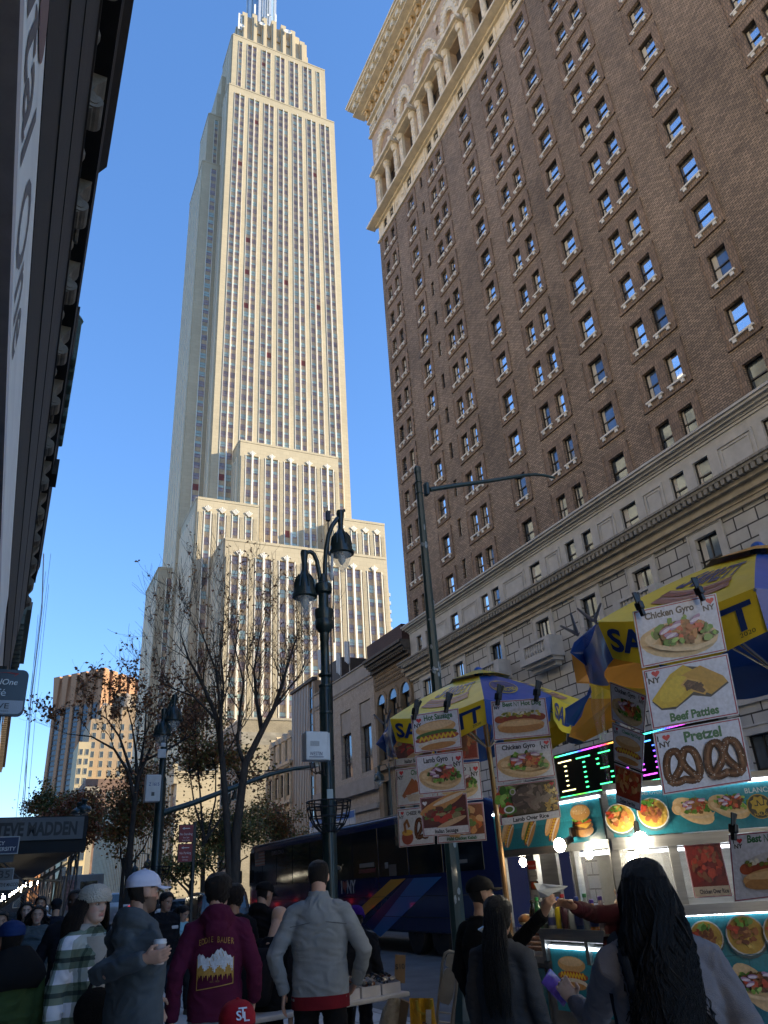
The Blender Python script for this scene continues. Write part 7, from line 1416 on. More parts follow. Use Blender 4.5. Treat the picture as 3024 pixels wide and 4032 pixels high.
# ================================================================ people
def cloth(name, col, rough=0.9, var=0.16, bump=0.35, bscale=260, scale=7): return mat('cloth_'+name, col, rough, var=var, scale=scale, bump=bump, bscale=bscale, spec=0.2)
def skinmat():
    if 'skin' in _mats: return _mats['skin']
    m = printmat('skin', 0.5, var=0.07, nscale=35, bump=0.06); b = m.node_tree.nodes['Principled BSDF']; b.inputs['Subsurface Weight'].default_value = 0.08; b.inputs['Subsurface Radius'].default_value = (0.02, 0.008, 0.004); _mats['skin'] = m; return m
def fuse(mb, vox, smooth=4):
    """join overlapping lofts into one continuous skin"""
    me = bpy.data.meshes.new('tmp'); me.from_pydata(mb.v, [], mb.f); bm = bmesh.new(); bm.from_mesh(me); bmesh.ops.recalc_face_normals(bm, faces=bm.faces[:]); bm.to_mesh(me); bm.free()
    o = bpy.data.objects.new('tmp', me); COL.objects.link(o)
    r = o.modifiers.new('r', 'REMESH'); r.mode = 'VOXEL'; r.voxel_size = vox; r.use_smooth_shade = True
    if smooth: s = o.modifiers.new('s', 'SMOOTH'); s.iterations = smooth; s.factor = 0.5
    dg = bpy.context.evaluated_depsgraph_get(); out = bpy.data.meshes.new_from_object(o.evaluated_get(dg)); bpy.data.objects.remove(o); bpy.data.meshes.remove(me); return out
def finish(me, name, mats, parent, base, disp=None, colf=None):
    n = len(me.vertices); co = [0.0]*(3*n); me.vertices.foreach_get('co', co)
    P = [V(co[3*i:3*i+3]) for i in range(n)]
    if disp: N = [v.normal.copy() for v in me.vertices]; P = [p+N[i]*disp(p) for i, p in enumerate(P)]
    if colf:
        a = me.color_attributes.new('Col', 'FLOAT_COLOR', 'POINT'); arr = []
        for p in P: c = colf(p); arr += [c[0], c[1], c[2], 1.0]
        a.data.foreach_set('color', arr)
    co = []
    for p in P: q = p-base; co += [q.x, q.y, q.z]
    me.vertices.foreach_set('co', co); me.update(); me.name = name; me.materials.clear()
    for m in (mats if isinstance(mats, (list, tuple)) else [mats]): me.materials.append(m)
    me.polygons.foreach_set('use_smooth', [True]*len(me.polygons))
    o = bpy.data.objects.new(name, me); COL.objects.link(o); o.parent = parent; return o
HEADP = [(-0.116, 0.055, 0.025, 0.020), (-0.108, 0.074, 0.005, 0.036), (-0.090, 0.083, -0.022, 0.049), (-0.066, 0.085, -0.045, 0.057), (-0.035, 0.086, -0.068, 0.064), (0.0, 0.088, -0.086, 0.071), (0.03, 0.093, -0.096, 0.075), (0.06, 0.089, -0.097, 0.074), (0.085, 0.072, -0.083, 0.064), (0.103, 0.044, -0.056, 0.046), (0.114, 0.014, -0.024, 0.022), (0.117, 0.0, -0.008, 0.006)]
def hprof(z):
    P = HEADP
    if z <= P[0][0]: return P[0][1:]
    for a, b in zip(P, P[1:]):
        if a[0] <= z <= b[0]:
            t = (z-a[0])/(b[0]-a[0]); t = t*t*(3-2*t)*0.4+t*0.6; return tuple(lerp(a[i], b[i], t) for i in (1, 2, 3))
    return P[-1][1:]
def hpt(z, a, g=0.0):
    """point of the head surface: height, angle (0 = face), growth outward"""
    xf, xb, w = hprof(z); c, s = math.cos(a), math.sin(a); cx = (xf+xb)/2; hx = (xf-xb)/2
    e = 0.88; x = cx+(hx+g)*math.copysign(abs(c)**e, c); y = (w+g)*math.copysign(abs(s)**e, s); return V((x, y, z))
G = lambda d, s: math.exp(-(d/s)**2)
def feat(p):
    y, z = p.y, p.z; d = 0
    if p.x > 0.02:
        tz = max(0.0, min(1.0, (0.018-z)/0.055)); d += 0.026*tz*G(y, 0.010+0.006*tz)*(1 if z > -0.037 else G(z+0.037, 0.007)); d -= 0.012*(G(abs(y)-0.032, 0.016)*G(z-0.004, 0.013)); d += 0.005*G(z-0.024, 0.010)*G(abs(y)-0.03, 0.03)
        d += 0.007*G(z+0.064, 0.010)*G(y, 0.022)-0.004*G(z+0.0645, 0.0022)*G(y, 0.024); d += 0.006*G(z+0.098, 0.014)*G(y, 0.018); d -= 0.005*G(z+0.080, 0.006)*G(y, 0.018); d += 0.004*G(abs(y)-0.045, 0.016)*G(z+0.02, 0.018)
    return d
def person(label, x, y, zc, face=0, H=None, top=None, topcol=(0.02, 0.02, 0.02), hem=0.82, hood=False, collar=False, puff=0.0, legs=(0.02, 0.02, 0.025), shoes=(0.05, 0.05, 0.05), skin=(0.40, 0.22, 0.15), hair=None, haircol=(0.012, 0.009, 0.008), hat=None, hatcol=(0.02, 0.02, 0.02), lean=0, hyaw=0, hpit=0, arms={}, stride=0.12, wid=1.0, vox=0.011, beard=0, brow=True, group=None, hands=None, sit=0, hairlen=0.3, topmat=None, world=None, fem=False):
    """one person: base point from where the crown of the head is seen; a single body skin, clothing and hair as parts"""
    c = V(world) if world else at(x, y, zc); Hh = H or c.z; s = (c.z if not sit else Hh)/1.755 if H is None else H/1.755
    fa = rad(face); f = V((math.cos(fa), math.sin(fa), 0)); l = V((-math.sin(fa), math.cos(fa), 0)); base = V((c.x, c.y, 0))
    le = rad(lean); piv = 0.92
    drop = max(0.0, Hh-c.z) if (H is not None) else 0.0
    def W(p, rel=True):
        """local (forward, left, up) at 1.755 m scale -> world, torso leaning about the hips"""
        a, b, h = p
        if h > piv: a, h = a+(h-piv)*math.sin(le), piv+(h-piv)*math.cos(le)
        return base+f*a*s+l*b*s*wid+V((0, 0, h*s-drop))
    hs = s**0.5
    hc = W((0.02, 0, 1.638)); crown_off = c-(hc+V((0, 0, 0.117*hs)))
    base = base+V((crown_off.x, crown_off.y, 0)); hc = W((0.02, 0, 1.638))
    t = thing('person', label, 'person', (base.x, base.y, 0), group)
    HR = Matrix.Rotation(fa+rad(hyaw), 3, 'Z') @ Matrix.Rotation(rad(hpit)+le*0.3, 3, 'Y')
    def HW(p): return hc+HR @ (V(p)*hs)
    # joints
    J = {}
    for sd, sg in (('L', 1), ('R', -1)):
        J['sh'+sd] = W((0.0, 0.168*sg, 1.405)); e, w, hd = arms.get(sd, ((-0.03, 0.228*sg, 1.13), (0.06, 0.235*sg, 0.885), None))
        J['el'+sd] = e if isinstance(e, Vector) else W(e); J['wr'+sd] = w if isinstance(w, Vector) else W(w); J['hd'+sd] = V(hd) if hd is not None else (J['wr'+sd]-J['el'+sd]).normalized()+V((0, 0, -0.15))
        if sit: J['hip'+sd] = W((0, 0.09*sg, 0.88)); J['kn'+sd] = W((0.42, 0.12*sg, 0.86)); J['an'+sd] = W((0.40, 0.12*sg, 0.46)); 
        else: J['hip'+sd] = W((0, 0.09*sg, 0.90)); J['kn'+sd] = W((0.02+stride*sg*0.6, 0.10*sg, 0.48)); J['an'+sd] = W((stride*sg, 0.105*sg, 0.09))
    # ---- the skin: one surface
    b = MB(); n = 36; rings = []
    for i in range(40):
        z = -0.116+0.233*i/39; ring = []
        for k in range(n):
            a = 2*math.pi*k/n; p = hpt(z, a); d = feat(p); q = p+V((d, 0, 0)); ring.append(HW(q))
        rings.append(ring)
    b.loft(rings)
    for sg in (1, -1): b.ell(HW((-0.006, 0.074*sg, -0.004)), (0.020*hs, 0.011*hs, 0.031*hs), 10, 8, HR @ Matrix.Rotation(0.35*sg, 3, 'Z'))
    nk = W((-0.01, 0, 1.46)); b.tube([HW((-0.02, 0, -0.04)), HW((-0.02, 0, -0.09)), nk, W((-0.01, 0, 1.40))], [0.056*s, 0.055*s, 0.066*s, 0.09*s], 14)
    def tor(rows, g=0.0, fw=0.0):
        return [[W((fo+(dd+g)*math.cos(2*math.pi*k/24), (ww+g)*math.copysign(abs(math.sin(2*math.pi*k/24))**0.85, math.sin(2*math.pi*k/24)), z)) for k in range(24)] for z, ww, dd, fo in rows]
    b.loft(tor([(0.84, 0.14, 0.09, 0), (0.95, 0.15, 0.09, 0), (1.08, 0.13, 0.08, 0), (1.25, 0.15, 0.09, 0), (1.38, 0.15, 0.085, -0.01), (1.45, 0.08, 0.06, -0.01)]))
    for sd, sg in (('L', 1), ('R', -1)):
        b.tube([J['sh'+sd], J['sh'+sd].lerp(J['el'+sd], 0.5), J['el'+sd], J['el'+sd].lerp(J['wr'+sd], 0.35), J['wr'+sd]], [0.046*s, 0.043*s, 0.036*s, 0.037*s, 0.025*s], 10)
        b.tube([J['hip'+sd], J['kn'+sd], J['an'+sd]], [0.07*s, 0.048*s, 0.036*s], 10); b.ell(J['an'+sd]+f*0.05*s-V((0, 0, 0.05*s)), (0.10*s, 0.035*s, 0.03*s), 10, 6, Matrix.Rotation(fa, 3, 'Z'))
        # hand: palm, four fingers, thumb
        d = J['hd'+sd].normalized(); wr = J['wr'+sd]; sp = (hands or {}).get(sd, {}); pn = V(sp.get('palm', l*(-sg))); pn = (pn-d*pn.dot(d)).normalized(); sdv = d.cross(pn)*(1 if sp.get('flip') else -1)*sg; curl = sp.get('curl', 0.45); hsz = s*0.98
        b.loft([[wr+d*q*hsz+sdv*(wd*math.cos(a))*hsz+pn*(th*math.sin(a))*hsz for a in (2*math.pi*k/12 for k in range(12))] for q, wd, th in ((-0.02, 0.026, 0.02), (0.02, 0.034, 0.017), (0.06, 0.042, 0.015), (0.09, 0.041, 0.013), (0.10, 0.036, 0.009))])
        for i, (off, ln) in enumerate(((0.031, 0.072), (0.0105, 0.081), (-0.0105, 0.076), (-0.031, 0.060))):
            p = wr+d*0.092*hsz+sdv*off*hsz; dd = d+sdv*off*1.6; cv = curl*(1+0.12*i); pts = [p]
            for seg, fr3 in ((0.45, 0.5), (0.31, 1.0), (0.24, 1.35)): dd = (d*math.cos(cv*fr3*1.1)+pn*math.sin(cv*fr3*1.1)+sdv*off*1.2).normalized(); pts.append(pts[-1]+dd*ln*seg*hsz)
            b.tube(pts, [0.0095*hsz, 0.0088*hsz, 0.008*hsz, 0.0065*hsz], 8)
        tp = wr+d*0.03*hsz+sdv*0.03*hsz; td = (d*0.65+sdv*0.75+pn*0.35).normalized(); b.tube([tp, tp+td*0.035*hsz, tp+(td*0.6+d*0.5+pn*0.3*curl).normalized()*0.066*hsz], [0.014*hsz, 0.011*hsz, 0.008*hsz], 8)
    me = fuse(b, vox, 3 if vox > 0.006 else 2); inv = HR.inverted(); sk = skin
    def colf(p):
        q = (inv @ (p-hc))/hs; r = (noise.noise(p*40)*0.06+1); col = tuple(v*r for v in sk)
        if q.length < 0.17 and q.z > -0.13:
            if q.x > 0.03:
                if abs(q.z+0.064) < 0.011 and abs(q.y) < 0.026: col = (sk[0]*0.78, sk[1]*0.52, sk[2]*0.55)
                if brow and 0.019 < q.z < 0.031 and 0.012 < abs(q.y) < 0.05: col = tuple(v*0.25 for v in sk)
                if G(abs(q.y)-0.032, 0.018)*G(q.z-0.003, 0.011) > 0.45: col = tuple(v*0.6 for v in col)
                if G(abs(q.y)-0.05, 0.02)*G(q.z+0.03, 0.02) > 0.4: col = (col[0]*1.08, col[1]*0.95, col[2]*0.95)
            if beard and q.z < -0.025 and q.x > -0.02 and not (abs(q.z+0.064) < 0.009 and abs(q.y) < 0.022) and (q.z < -0.045 or abs(q.y) > 0.045): col = tuple(lerp(v, h*1.5, beard) for v, h in zip(col, haircol))
        return col
    sb = base.copy(); sb.z = 0
    finish(me, 'body', skinmat(), t, sb, None, colf)
    ew = mat('eye_white', (0.55, 0.53, 0.5), 0.25, coat=0.5); ei = mat('dark_iris', (0.02, 0.012, 0.008), 0.15, coat=0.6)
    for sg in (1, -1):
        e = MB(); pc = HW((0.0755, 0.032*sg, 0.003)); e.ell(pc, (0.0095*hs, 0.0125*hs, 0.0065*hs), 10, 8, HR); e.mi = 1; e.ell(pc+HR @ V((0.0068*hs, 0, 0)), (0.0035*hs, 0.0058*hs, 0.0056*hs), 10, 8, HR); e.build('eye', [ew, ei], t, smooth=True)
    # ---- clothing
    cd_ = 0.009+puff*0.4
    def wr_(p): n1 = noise.noise(V((p.x*7, p.y*7, p.z*7))); n2 = noise.noise(V((p.x*6+n1*1.6, p.y*6+n1*1.6, p.z*17+n1*2.2))); return n1*cd_*0.8+(0.5-abs(n2))*cd_*1.5-cd_*0.4
    g = 0.012+puff; b = MB()
    hw = 0.172 if not fem else 0.165
    b.loft(tor([(hem, hw+0.012, 0.118, 0.005), (hem+0.03, hw+0.004, 0.112, 0.005), (lerp(hem, 1.1, 0.45), hw+0.004, 0.118, 0.01), (1.1, hw-0.004, 0.112, 0.008), (1.24, hw+0.012, 0.122, 0.005), (1.33, hw+0.004, 0.116, 0.0), (1.385, hw-0.028, 0.10, -0.008), (1.44, 0.112, 0.082, -0.012), (1.50, 0.07, 0.07, -0.008)], g))
    if puff > 0.015:
        for k in range(7): z = hem+0.05+k*(1.38-hem)/7; b.loft(tor([(z-0.03, hw-0.01, 0.105, 0.005), (z, hw+0.02, 0.135, 0.005), (z+0.03, hw-0.01, 0.105, 0.005)], g))
    for sd, sg in (('L', 1), ('R', -1)):
        S0 = J['sh'+sd]; E0 = J['el'+sd]; W0 = J['wr'+sd]; inn = W((-0.005, 0.09*sg, 1.415))
        b.tube([inn, S0+V((0, 0, -0.012)), S0.lerp(E0, 0.45), E0, E0.lerp(W0, 0.5), E0.lerp(W0, 0.9), E0.lerp(W0, 1.02)], [(0.066+g)*s, (0.064+g)*s, (0.054+g)*s, (0.049+g)*s, (0.042+g)*s, (0.035+g)*s, (0.030+g)*s], 14)
        b.tube([E0.lerp(W0, 0.86), E0.lerp(W0, 0.97)], [(0.036+g)*s, (0.035+g)*s], 12)
    if hood: b.loft([[W((-0.045+r*math.cos(2*math.pi*k/16)*0.9, r*1.15*math.sin(2*math.pi*k/16), z-0.05*math.cos(2*math.pi*k/16)*0.6+0.02)) for k in range(16)] for z, r in ((1.39, 0.10), (1.43, 0.112), (1.47, 0.108), (1.50, 0.09), (1.52, 0.075))]); b.ell(W((-0.115, 0, 1.395)), (0.045*s, 0.095*s, 0.07*s), 12, 8, Matrix.Rotation(fa, 3, 'Z'))
    if collar: b.loft([[W((-0.005+r*math.cos(2*math.pi*k/16), r*math.sin(2*math.pi*k/16), z)) for k in range(16)] for z, r in ((1.44, 0.09), (1.50, 0.074), (1.545, 0.068))])
    tp = finish(fuse(b, max(vox*1.1, 0.009), 7), 'top', topmat or cloth(top or 'plain', topcol), t, sb, wr_)
    b = MB()
    b.loft(tor([(0.80, 0.155, 0.105, 0.0), (0.88, 0.162, 0.11, 0.0), (0.98, 0.155, 0.10, 0.0), (1.03, 0.15, 0.095, 0)], 0.006))
    for sd, sg in (('L', 1), ('R', -1)): b.tube([J['hip'+sd]+V((0, 0, 0.02)), J['hip'+sd].lerp(J['kn'+sd], 0.5), J['kn'+sd], J['kn'+sd].lerp(J['an'+sd], 0.5), J['an'+sd]], [0.098*s, 0.088*s, 0.072*s, 0.066*s, 0.062*s], 14)
    finish(fuse(b, 0.013, 3), 'trousers', cloth('trousers_%s' % '_'.join(str(int(v*999)) for v in legs), legs), t, sb, wr_)
    for sd, sg in (('L', 1), ('R', -1)):
        b = MB(); a = J['an'+sd]; z0 = a.z-0.09*s; R = Matrix.Rotation(fa, 3, 'Z')
        b.loft([[V((a.x, a.y, z0+zz*s))+R @ V((xx+rx*math.cos(2*math.pi*k/14), ry*math.sin(2*math.pi*k/14), 0))*s for k in range(14)] for zz, xx, rx, ry in ((0, 0.055, 0.135, 0.047), (0.025, 0.055, 0.137, 0.049), (0.045, 0.045, 0.122, 0.045), (0.08, 0.01, 0.075, 0.042), (0.11, -0.005, 0.055, 0.042))]); b.build('shoe', mat('shoe_%d' % int(shoes[0]*999), shoes, 0.5), t, smooth=60)
    # ---- hair and hats
    def shell(test, g0, m, name, jit=0.0, zlo=-0.116, zhi=0.117, nz=30, na=44, g1=None, parent=t):
        b = MB(); id_ = {}
        def vt(i, k):
            k %= na
            if (i, k) not in id_:
                z = lerp(zlo, zhi, i/nz); a = 2*math.pi*k/na; gg = g0 if g1 is None else lerp(g0, g1, max(0, math.sin(math.pi*(z-zlo)/(zhi-zlo)))); p = hpt(z, a, gg); p.z += gg*max(0, (z-0.03)/0.09); j = noise.noise(V((p.x*60, p.y*60, p.z*25)))*jit; p += V((p.x, p.y, p.z)).normalized()*j; id_[(i, k)] = b.vert(HW(p))
            return id_[(i, k)]
        for i in range(nz):
            for k in range(na):
                z = lerp(zlo, zhi, (i+0.5)/nz); a = 2*math.pi*(k+0.5)/na
                if test(z, a if a < math.pi else a-2*math.pi): b.face((vt(i, k), vt(i, k+1), vt(i+1, k+1), vt(i+1, k)))
        b.face([vt(nz, k) for k in range(na)])
        o = b.build(name, m, parent, smooth=True); md = o.modifiers.new('thick', 'SOLIDIFY'); md.thickness = 0.006; md.offset = -1; return o
    hm = mat('hair_%d' % int(haircol[0]*9999+haircol[1]*999), haircol, 0.42, var=0.5, scale=30, stretch=(3, 3, 0.5), bump=0.7, bscale=160, spec=0.35)
    fz = lambda a: 0.082-0.06*min(1, (abs(a)/1.25)**2) if abs(a) < 1.25 else (0.022 if abs(a) < 1.55 else -0.03-0.05*min(1, (abs(a)-1.55)/0.8))
    if hair == 'short': shell(lambda z, a: z > fz(a) and not (abs(abs(a)-1.6) < 0.22 and z < 0.03), 0.007, hm, 'hair', 0.004)
    if hair == 'full': shell(lambda z, a: z > fz(a), 0.020, hm, 'hair', 0.009)
    if hair == 'buzz': shell(lambda z, a: z > fz(a) and not (abs(abs(a)-1.6) < 0.22 and z < 0.03), 0.0025, hm, 'hair', 0.001)
    if hair in ('long', 'wavy', 'pony'):
        b = MB(); rr = random.Random(int(x*7+y)); wv = (0.034 if vox < 0.007 else 0.03) if hair == 'wavy' else 0.006
        ns = 1100 if vox < 0.007 else (420 if vox < 0.008 else 70)
        shell(lambda z, a: z > fz(a), 0.016, hm, 'hair', 0.007)
        bk = -(HR @ V((1, 0, 0)))
        for i in range(ns):
            a = rr.choice((1, -1))*rr.uniform({'wavy': 1.45, 'pony': 2.45}.get(hair, 1.2), 3.14); z = rr.uniform(-0.02, 0.085); p = HW(hpt(z, a, 0.012)); o = HR @ V((math.cos(a), math.sin(a), 0)); pts = [p]; L = hairlen*rr.uniform(0.75, 1.08); ph = rr.uniform(0, 2.2)+4*a
            for q in range(1, 9):
                u = q/8; sw = o*(0.012+(0.05 if vox > 0.008 or hair == 'long' else 0.022)*min(1, u*2))*hs+bk*0.06*min(1, u*1.6)
                w2 = wv*math.sin(ph+u*11)*(0.3+u); pts.append(p+sw+V((0, 0, -L*u))+(HR @ V((0, 1, 0)))*w2+bk*w2*0.6)
            tk = (0.34 if ns > 400 else 0.6 if ns > 200 else 1.0)*rr.uniform(0.7, 1.2); b.tube(pts, [0.010*tk]+[0.012*tk]*6+[0.008*tk, 0.002], 4)
        [b.tube([HW(hpt(0.05, q, 0.0)), HW(hpt(-0.05, q, 0.02))+bk*0.02, HW(hpt(-0.08, q, 0.02))+bk*0.05-V((0, 0, hairlen*0.35)), HW(hpt(-0.08, q, 0.02))+bk*0.05-V((0, 0, hairlen*0.8))], [0.03, 0.04, 0.045, 0.025], 8) for q in ((2.2, 2.7, 3.14, -2.7, -2.2) if hair != 'pony' else (2.8, 3.14, -2.8))]
        ob_ = b.build('hair_strands', hm, t, smooth=60)
    if hat == 'cap' or hat == 'capback':
        hmat = cloth('cap_%d' % int(hatcol[0]*999+hatcol[2]*99), hatcol, 0.8, 0.08, 0.3); sg = 1 if hat == 'cap' else -1
        o = shell(lambda z, a: z > 0.030, 0.013, hmat, 'cap', 0.0015, zlo=0.024, zhi=0.117, nz=14); 
        b = MB(); N = 14; up_, lo = [], []
        for i in range(N+1):
            a = -1.15+2.3*i/N; e = hpt(0.034, a, 0.010); r = 0.072*math.cos(a*0.95)**0.6+0.004; tip = e+V((r, 0, -0.012+0.018*(1-math.cos(a))*-1)); up_.append((HW(e), HW(tip)))
        ids = [[b.vert(p) for p in row] for row in up_]
        for i in range(N): b.face((ids[i][0], ids[i][1], ids[i+1][1], ids[i+1][0]))
        br_ = b.build('brim', hmat, o, smooth=True); md = br_.modifiers.new('t', 'SOLIDIFY'); md.thickness = 0.004
        b = MB(); b.ell(HW((0, 0, 0.132)), (0.008, 0.008, 0.005), 8, 6); b.build('button', hmat, o)
    if hat == 'beanie':
        hmat = cloth('beanie_%d' % int(hatcol[0]*999+hatcol[2]*99), hatcol, 0.95, 0.15, 0.9, 90); o = shell(lambda z, a: z > 0.018, 0.020, hmat, 'beanie', 0.003, zlo=0.012, nz=18, g1=0.026)
        b = MB(); rings = []
        for z, gg in ((0.012, 0.012), (0.010, 0.026), (0.03, 0.031), (0.052, 0.030), (0.056, 0.02)): rings.append([HW(hpt(z-0.012*math.cos(2*math.pi*k/40)*-0.6, 2*math.pi*k/40, gg+0.0018*(k % 2))) for k in range(40)])
        b.loft(rings, cap=False); b.build('fold', hmat, o, smooth=60)
    return t, tp, dict(W=W, HW=HW, J=J, f=f, l=l, s=s, hc=hc, HR=HR)
def wrap_print(name, tp, origin, u, v, n, draw, m=None, lift=0.013, grid=None):
    """print that lies on a garment: each point is dropped onto the cloth"""
    bv = BVHTree.FromPolygons([q.co+tp.parent.location for q in tp.data.vertices], [p.vertices[:] for p in tp.data.polygons]); O = V(origin); u = V(u).normalized(); v = V(v).normalized(); n = V(n).normalized()
    def proj(x, y, d):
        st = O+u*x+v*y+n*0.4; h = bv.ray_cast(st, -n, 0.9); return (h[0] if h[0] is not None else O+u*x+v*y)+n*(lift+d)
    k = Ink((0, 0, 0), (1, 0, 0), (0, 1, 0), 0.0002, proj); draw(k); return k.build(name, m or printmat('fabric_print', 0.8, var=0.15), tp)
SKL, SKD, SKM = (0.56, 0.34, 0.25), (0.075, 0.04, 0.027), (0.45, 0.26, 0.17)
back = lambda y, x: math.degrees(math.atan2(y, x))
# man in the grey fleece, seen from behind
_, tp, K = person('man in a grey fleece seen from behind, red shirt hem over black trousers', 1253, 3388, 6.0, -24, top='grey_fleece', topcol=(0.26, 0.285, 0.30), hem=0.845, collar=True, legs=(0.010, 0.010, 0.012), skin=SKL, hair='short', haircol=(0.016, 0.012, 0.010), arms={'L': ((-0.04, 0.30, 1.13), (0.02, 0.24, 0.89), (0.3, 0, -1)), 'R': ((-0.04, -0.30, 1.13), (0.10, -0.24, 0.93), (0.6, 0.1, -0.5))}, vox=0.0075, wid=1.10, hpit=6, stride=0.04)
b = MB(); W = K['W']; b.loft([[W((0.004+0.142*math.cos(2*math.pi*k/24), 0.192*math.sin(2*math.pi*k/24), z)) for k in range(24)] for z in (0.79, 0.80, 0.87)]); b.build('shirt_hem', cloth('red_shirt', (0.17, 0.012, 0.02)), tp.parent, smooth=60)
b = MB(); b.tube([W((-0.125+0.012*abs(q), 0.19*q, 1.345-0.03*abs(q))) for q in [-1+0.2*i for i in range(11)]], 0.003, 5); b.build('yoke_seam', cloth('fleece_seam', (0.12, 0.13, 0.14)), tp.parent)
# boy in the maroon hoodie with a mountain print on the back
_, tp, K = person('boy in a maroon hooded top with a gold mountain print on his back', 862, 3446, 5.6, -14, top='maroon_hoodie', topcol=(0.085, 0.010, 0.035), hem=0.84, hood=True, legs=(0.20, 0.22, 0.27), skin=SKL, hair='full', haircol=(0.014, 0.009, 0.007), hyaw=-22, arms={'L': ((-0.06, 0.27, 1.13), (0.0, 0.28, 0.86), (0.15, 0.1, -1)), 'R': ((-0.05, -0.27, 1.13), (0.05, -0.27, 0.93), (0.4, 0, -0.9))}, vox=0.0065, wid=1.02, stride=0.1, hands={'L': {'curl': 0.8}, 'R': {'curl': 0.8}})
W = K['W']; f, l, s = K['f'], K['l'], K['s']; GD = (0.42, 0.24, 0.05); WTE = (0.55, 0.58, 0.63)
def fine(pts, n=4):
    o = []
    for (a, b_), (c, d) in zip(pts, pts[1:]+pts[:1]): o += [(lerp(a, c, i/n), lerp(b_, d, i/n)) for i in range(n)]
    return o
def eb(k):
    k.nobold = True
    for ch, x in zip('EDDIE', range(5)): k.text(ch, 0.012+x*0.0205, 0.272+0.018*math.sin(x*0.33), 0.052, GD, 0.0, 0, 0.62)
    for ch, x in zip('BAUER', range(5)): k.text(ch, 0.138+x*0.024, 0.285-0.004*x, 0.054, GD, 0.0, 0, 0.62)
    def strip(p0, cols, n): pass
    N = 22; R1 = [0.12+0.06*G(i/N-0.62, 0.22)+0.035*G(i/N-0.08, 0.12)+0.008*math.sin(i*2.3) for i in range(N+1)]
    for i in range(N):
        x0, x1 = 0.245*i/N, 0.245*(i+1)/N; lo = 0.125+0.02*math.sin(i*1.1); k.k = 3; k.poly([(x0, 0.09), (x1, 0.09), (x1, lo+0.012), (x0, lo+0.01)], GD)
        for j in range(4): k.k = 2; k.poly([(x0, lerp(lo, R1[i]+0.065, j/4)), (x1, lerp(lo, R1[i+1]+0.065, j/4)), (x1, lerp(lo, R1[i+1]+0.065, (j+1)/4)), (x0, lerp(lo, R1[i]+0.065, (j+1)/4))], WTE)
        k.k = 4; k.poly([(x0, 0.091), ((x0+x1)/2, 0.055+0.02*((i*7) % 3)), (x1, 0.091)], GD)
        if i % 2 and 6 < i < 19: k.k = 5; k.line([(x0, R1[i]+0.05), (x0+0.012, R1[i]+0.02)], 0.0035, GD)
    k.k = 6
    for a, c in (((0, 0.005), (0, 0.19)), ((0.245, 0.03), (0.245, 0.19)), ((0, 0.005), (0.245, 0.03))): k.line([(lerp(a[0], c[0], i/8), lerp(a[1], c[1], i/8)) for i in range(9)], 0.005, GD)
    k.text('EST. 1920', 0.12, 0.045, 0.016, (0.25, 0.14, 0.04), 0, 0, 1)
wrap_print('back_print', tp, W((-0.1, 0.125, 1.03)), -l, V((0, 0, 1)), -f, eb)
# man in the white mesh cap holding a coffee cup
zc6 = 4.75; cup = at(628, 3750, zc6-0.415)
_, tp, K = person('man in a white mesh cap and charcoal hooded top holding a paper coffee cup', 570, 3432, zc6, -58, top='charcoal_hoodie', topcol=(0.085, 0.10, 0.112), hem=0.80, hood=True, legs=(0.36, 0.33, 0.27), skin=(0.48, 0.28, 0.20), hair='short', haircol=(0.03, 0.02, 0.014), hat='cap', hatcol=(0.62, 0.64, 0.78), hyaw=-18, beard=0.75, arms={'R': (at(372, 3850, zc6-0.36), at(566, 3776, zc6-0.46), RT*0.95+UP*0.15), 'L': (at(575, 3790, zc6+0.1), at(618, 3925, zc6-0.05), RT*0.15-UP*1.0)}, vox=0.0058, wid=1.12, stride=0.1, hands={'R': {'curl': 0.7, 'palm': FW+RT*0.15}, 'L': {'curl': 0.35}})
CUP = thing('coffee_cup', 'white paper coffee cup with a white lid held by the man in the white cap', 'cup', cup)
b = MB(); b.lathe(cup-V((0, 0, 0.06)), [(0.027, 0), (0.029, 0.005), (0.036, 0.105)], 20); b.build('cup_body', mat('paper_cup', (0.50, 0.40, 0.38), 0.6), CUP, smooth=True); b = MB(); b.lathe(cup+V((0, 0, 0.043)), [(0.038, 0), (0.039, 0.006), (0.036, 0.010), (0.036, 0.02), (0.031, 0.024), (0.0, 0.022)], 20); b.build('lid', mat('cup_lid', (0.62, 0.64, 0.66), 0.35), CUP, smooth=60)
b = MB(); W = K['W']; b.tube([W((0.125, 0.0, 1.42)), W((0.15, 0.0, 1.2)), W((0.15, 0, 0.9))], 0.004, 5); b.tube([W((0.13, -0.03, 1.45)), W((0.15, -0.035, 1.2))], 0.004, 5); b.build('zip_and_cord', cloth('dark_zip', (0.02, 0.025, 0.03)), tp.parent)
# woman in the plaid jacket
pm, n_, l_, bs = _nodes('plaid_flannel'); tc = n_.new('ShaderNodeTexCoord'); sp = n_.new('ShaderNodeSeparateXYZ'); l_.new(tc.outputs['Object'], sp.inputs[0])
def stripes(sock, sc, off, pos):
    m1 = n_.new('ShaderNodeMath'); m1.operation = 'MULTIPLY_ADD'; m1.inputs[1].default_value = sc; m1.inputs[2].default_value = off; l_.new(sock, m1.inputs[0]); fr2 = n_.new('ShaderNodeMath'); fr2.operation = 'FRACT'; l_.new(m1.outputs[0], fr2.inputs[0]); r = n_.new('ShaderNodeValToRGB'); r.color_ramp.interpolation = 'CONSTANT'; e = r.color_ramp.elements; e[0].position = 0; e[0].color = pos[0][1]+(1,); e[1].position = pos[1][0]; e[1].color = pos[1][1]+(1,)
    for p_, c_ in pos[2:]: q_ = e.new(p_); q_.color = c_+(1,)
    l_.new(fr2.outputs[0], r.inputs[0]); return r.outputs[0]
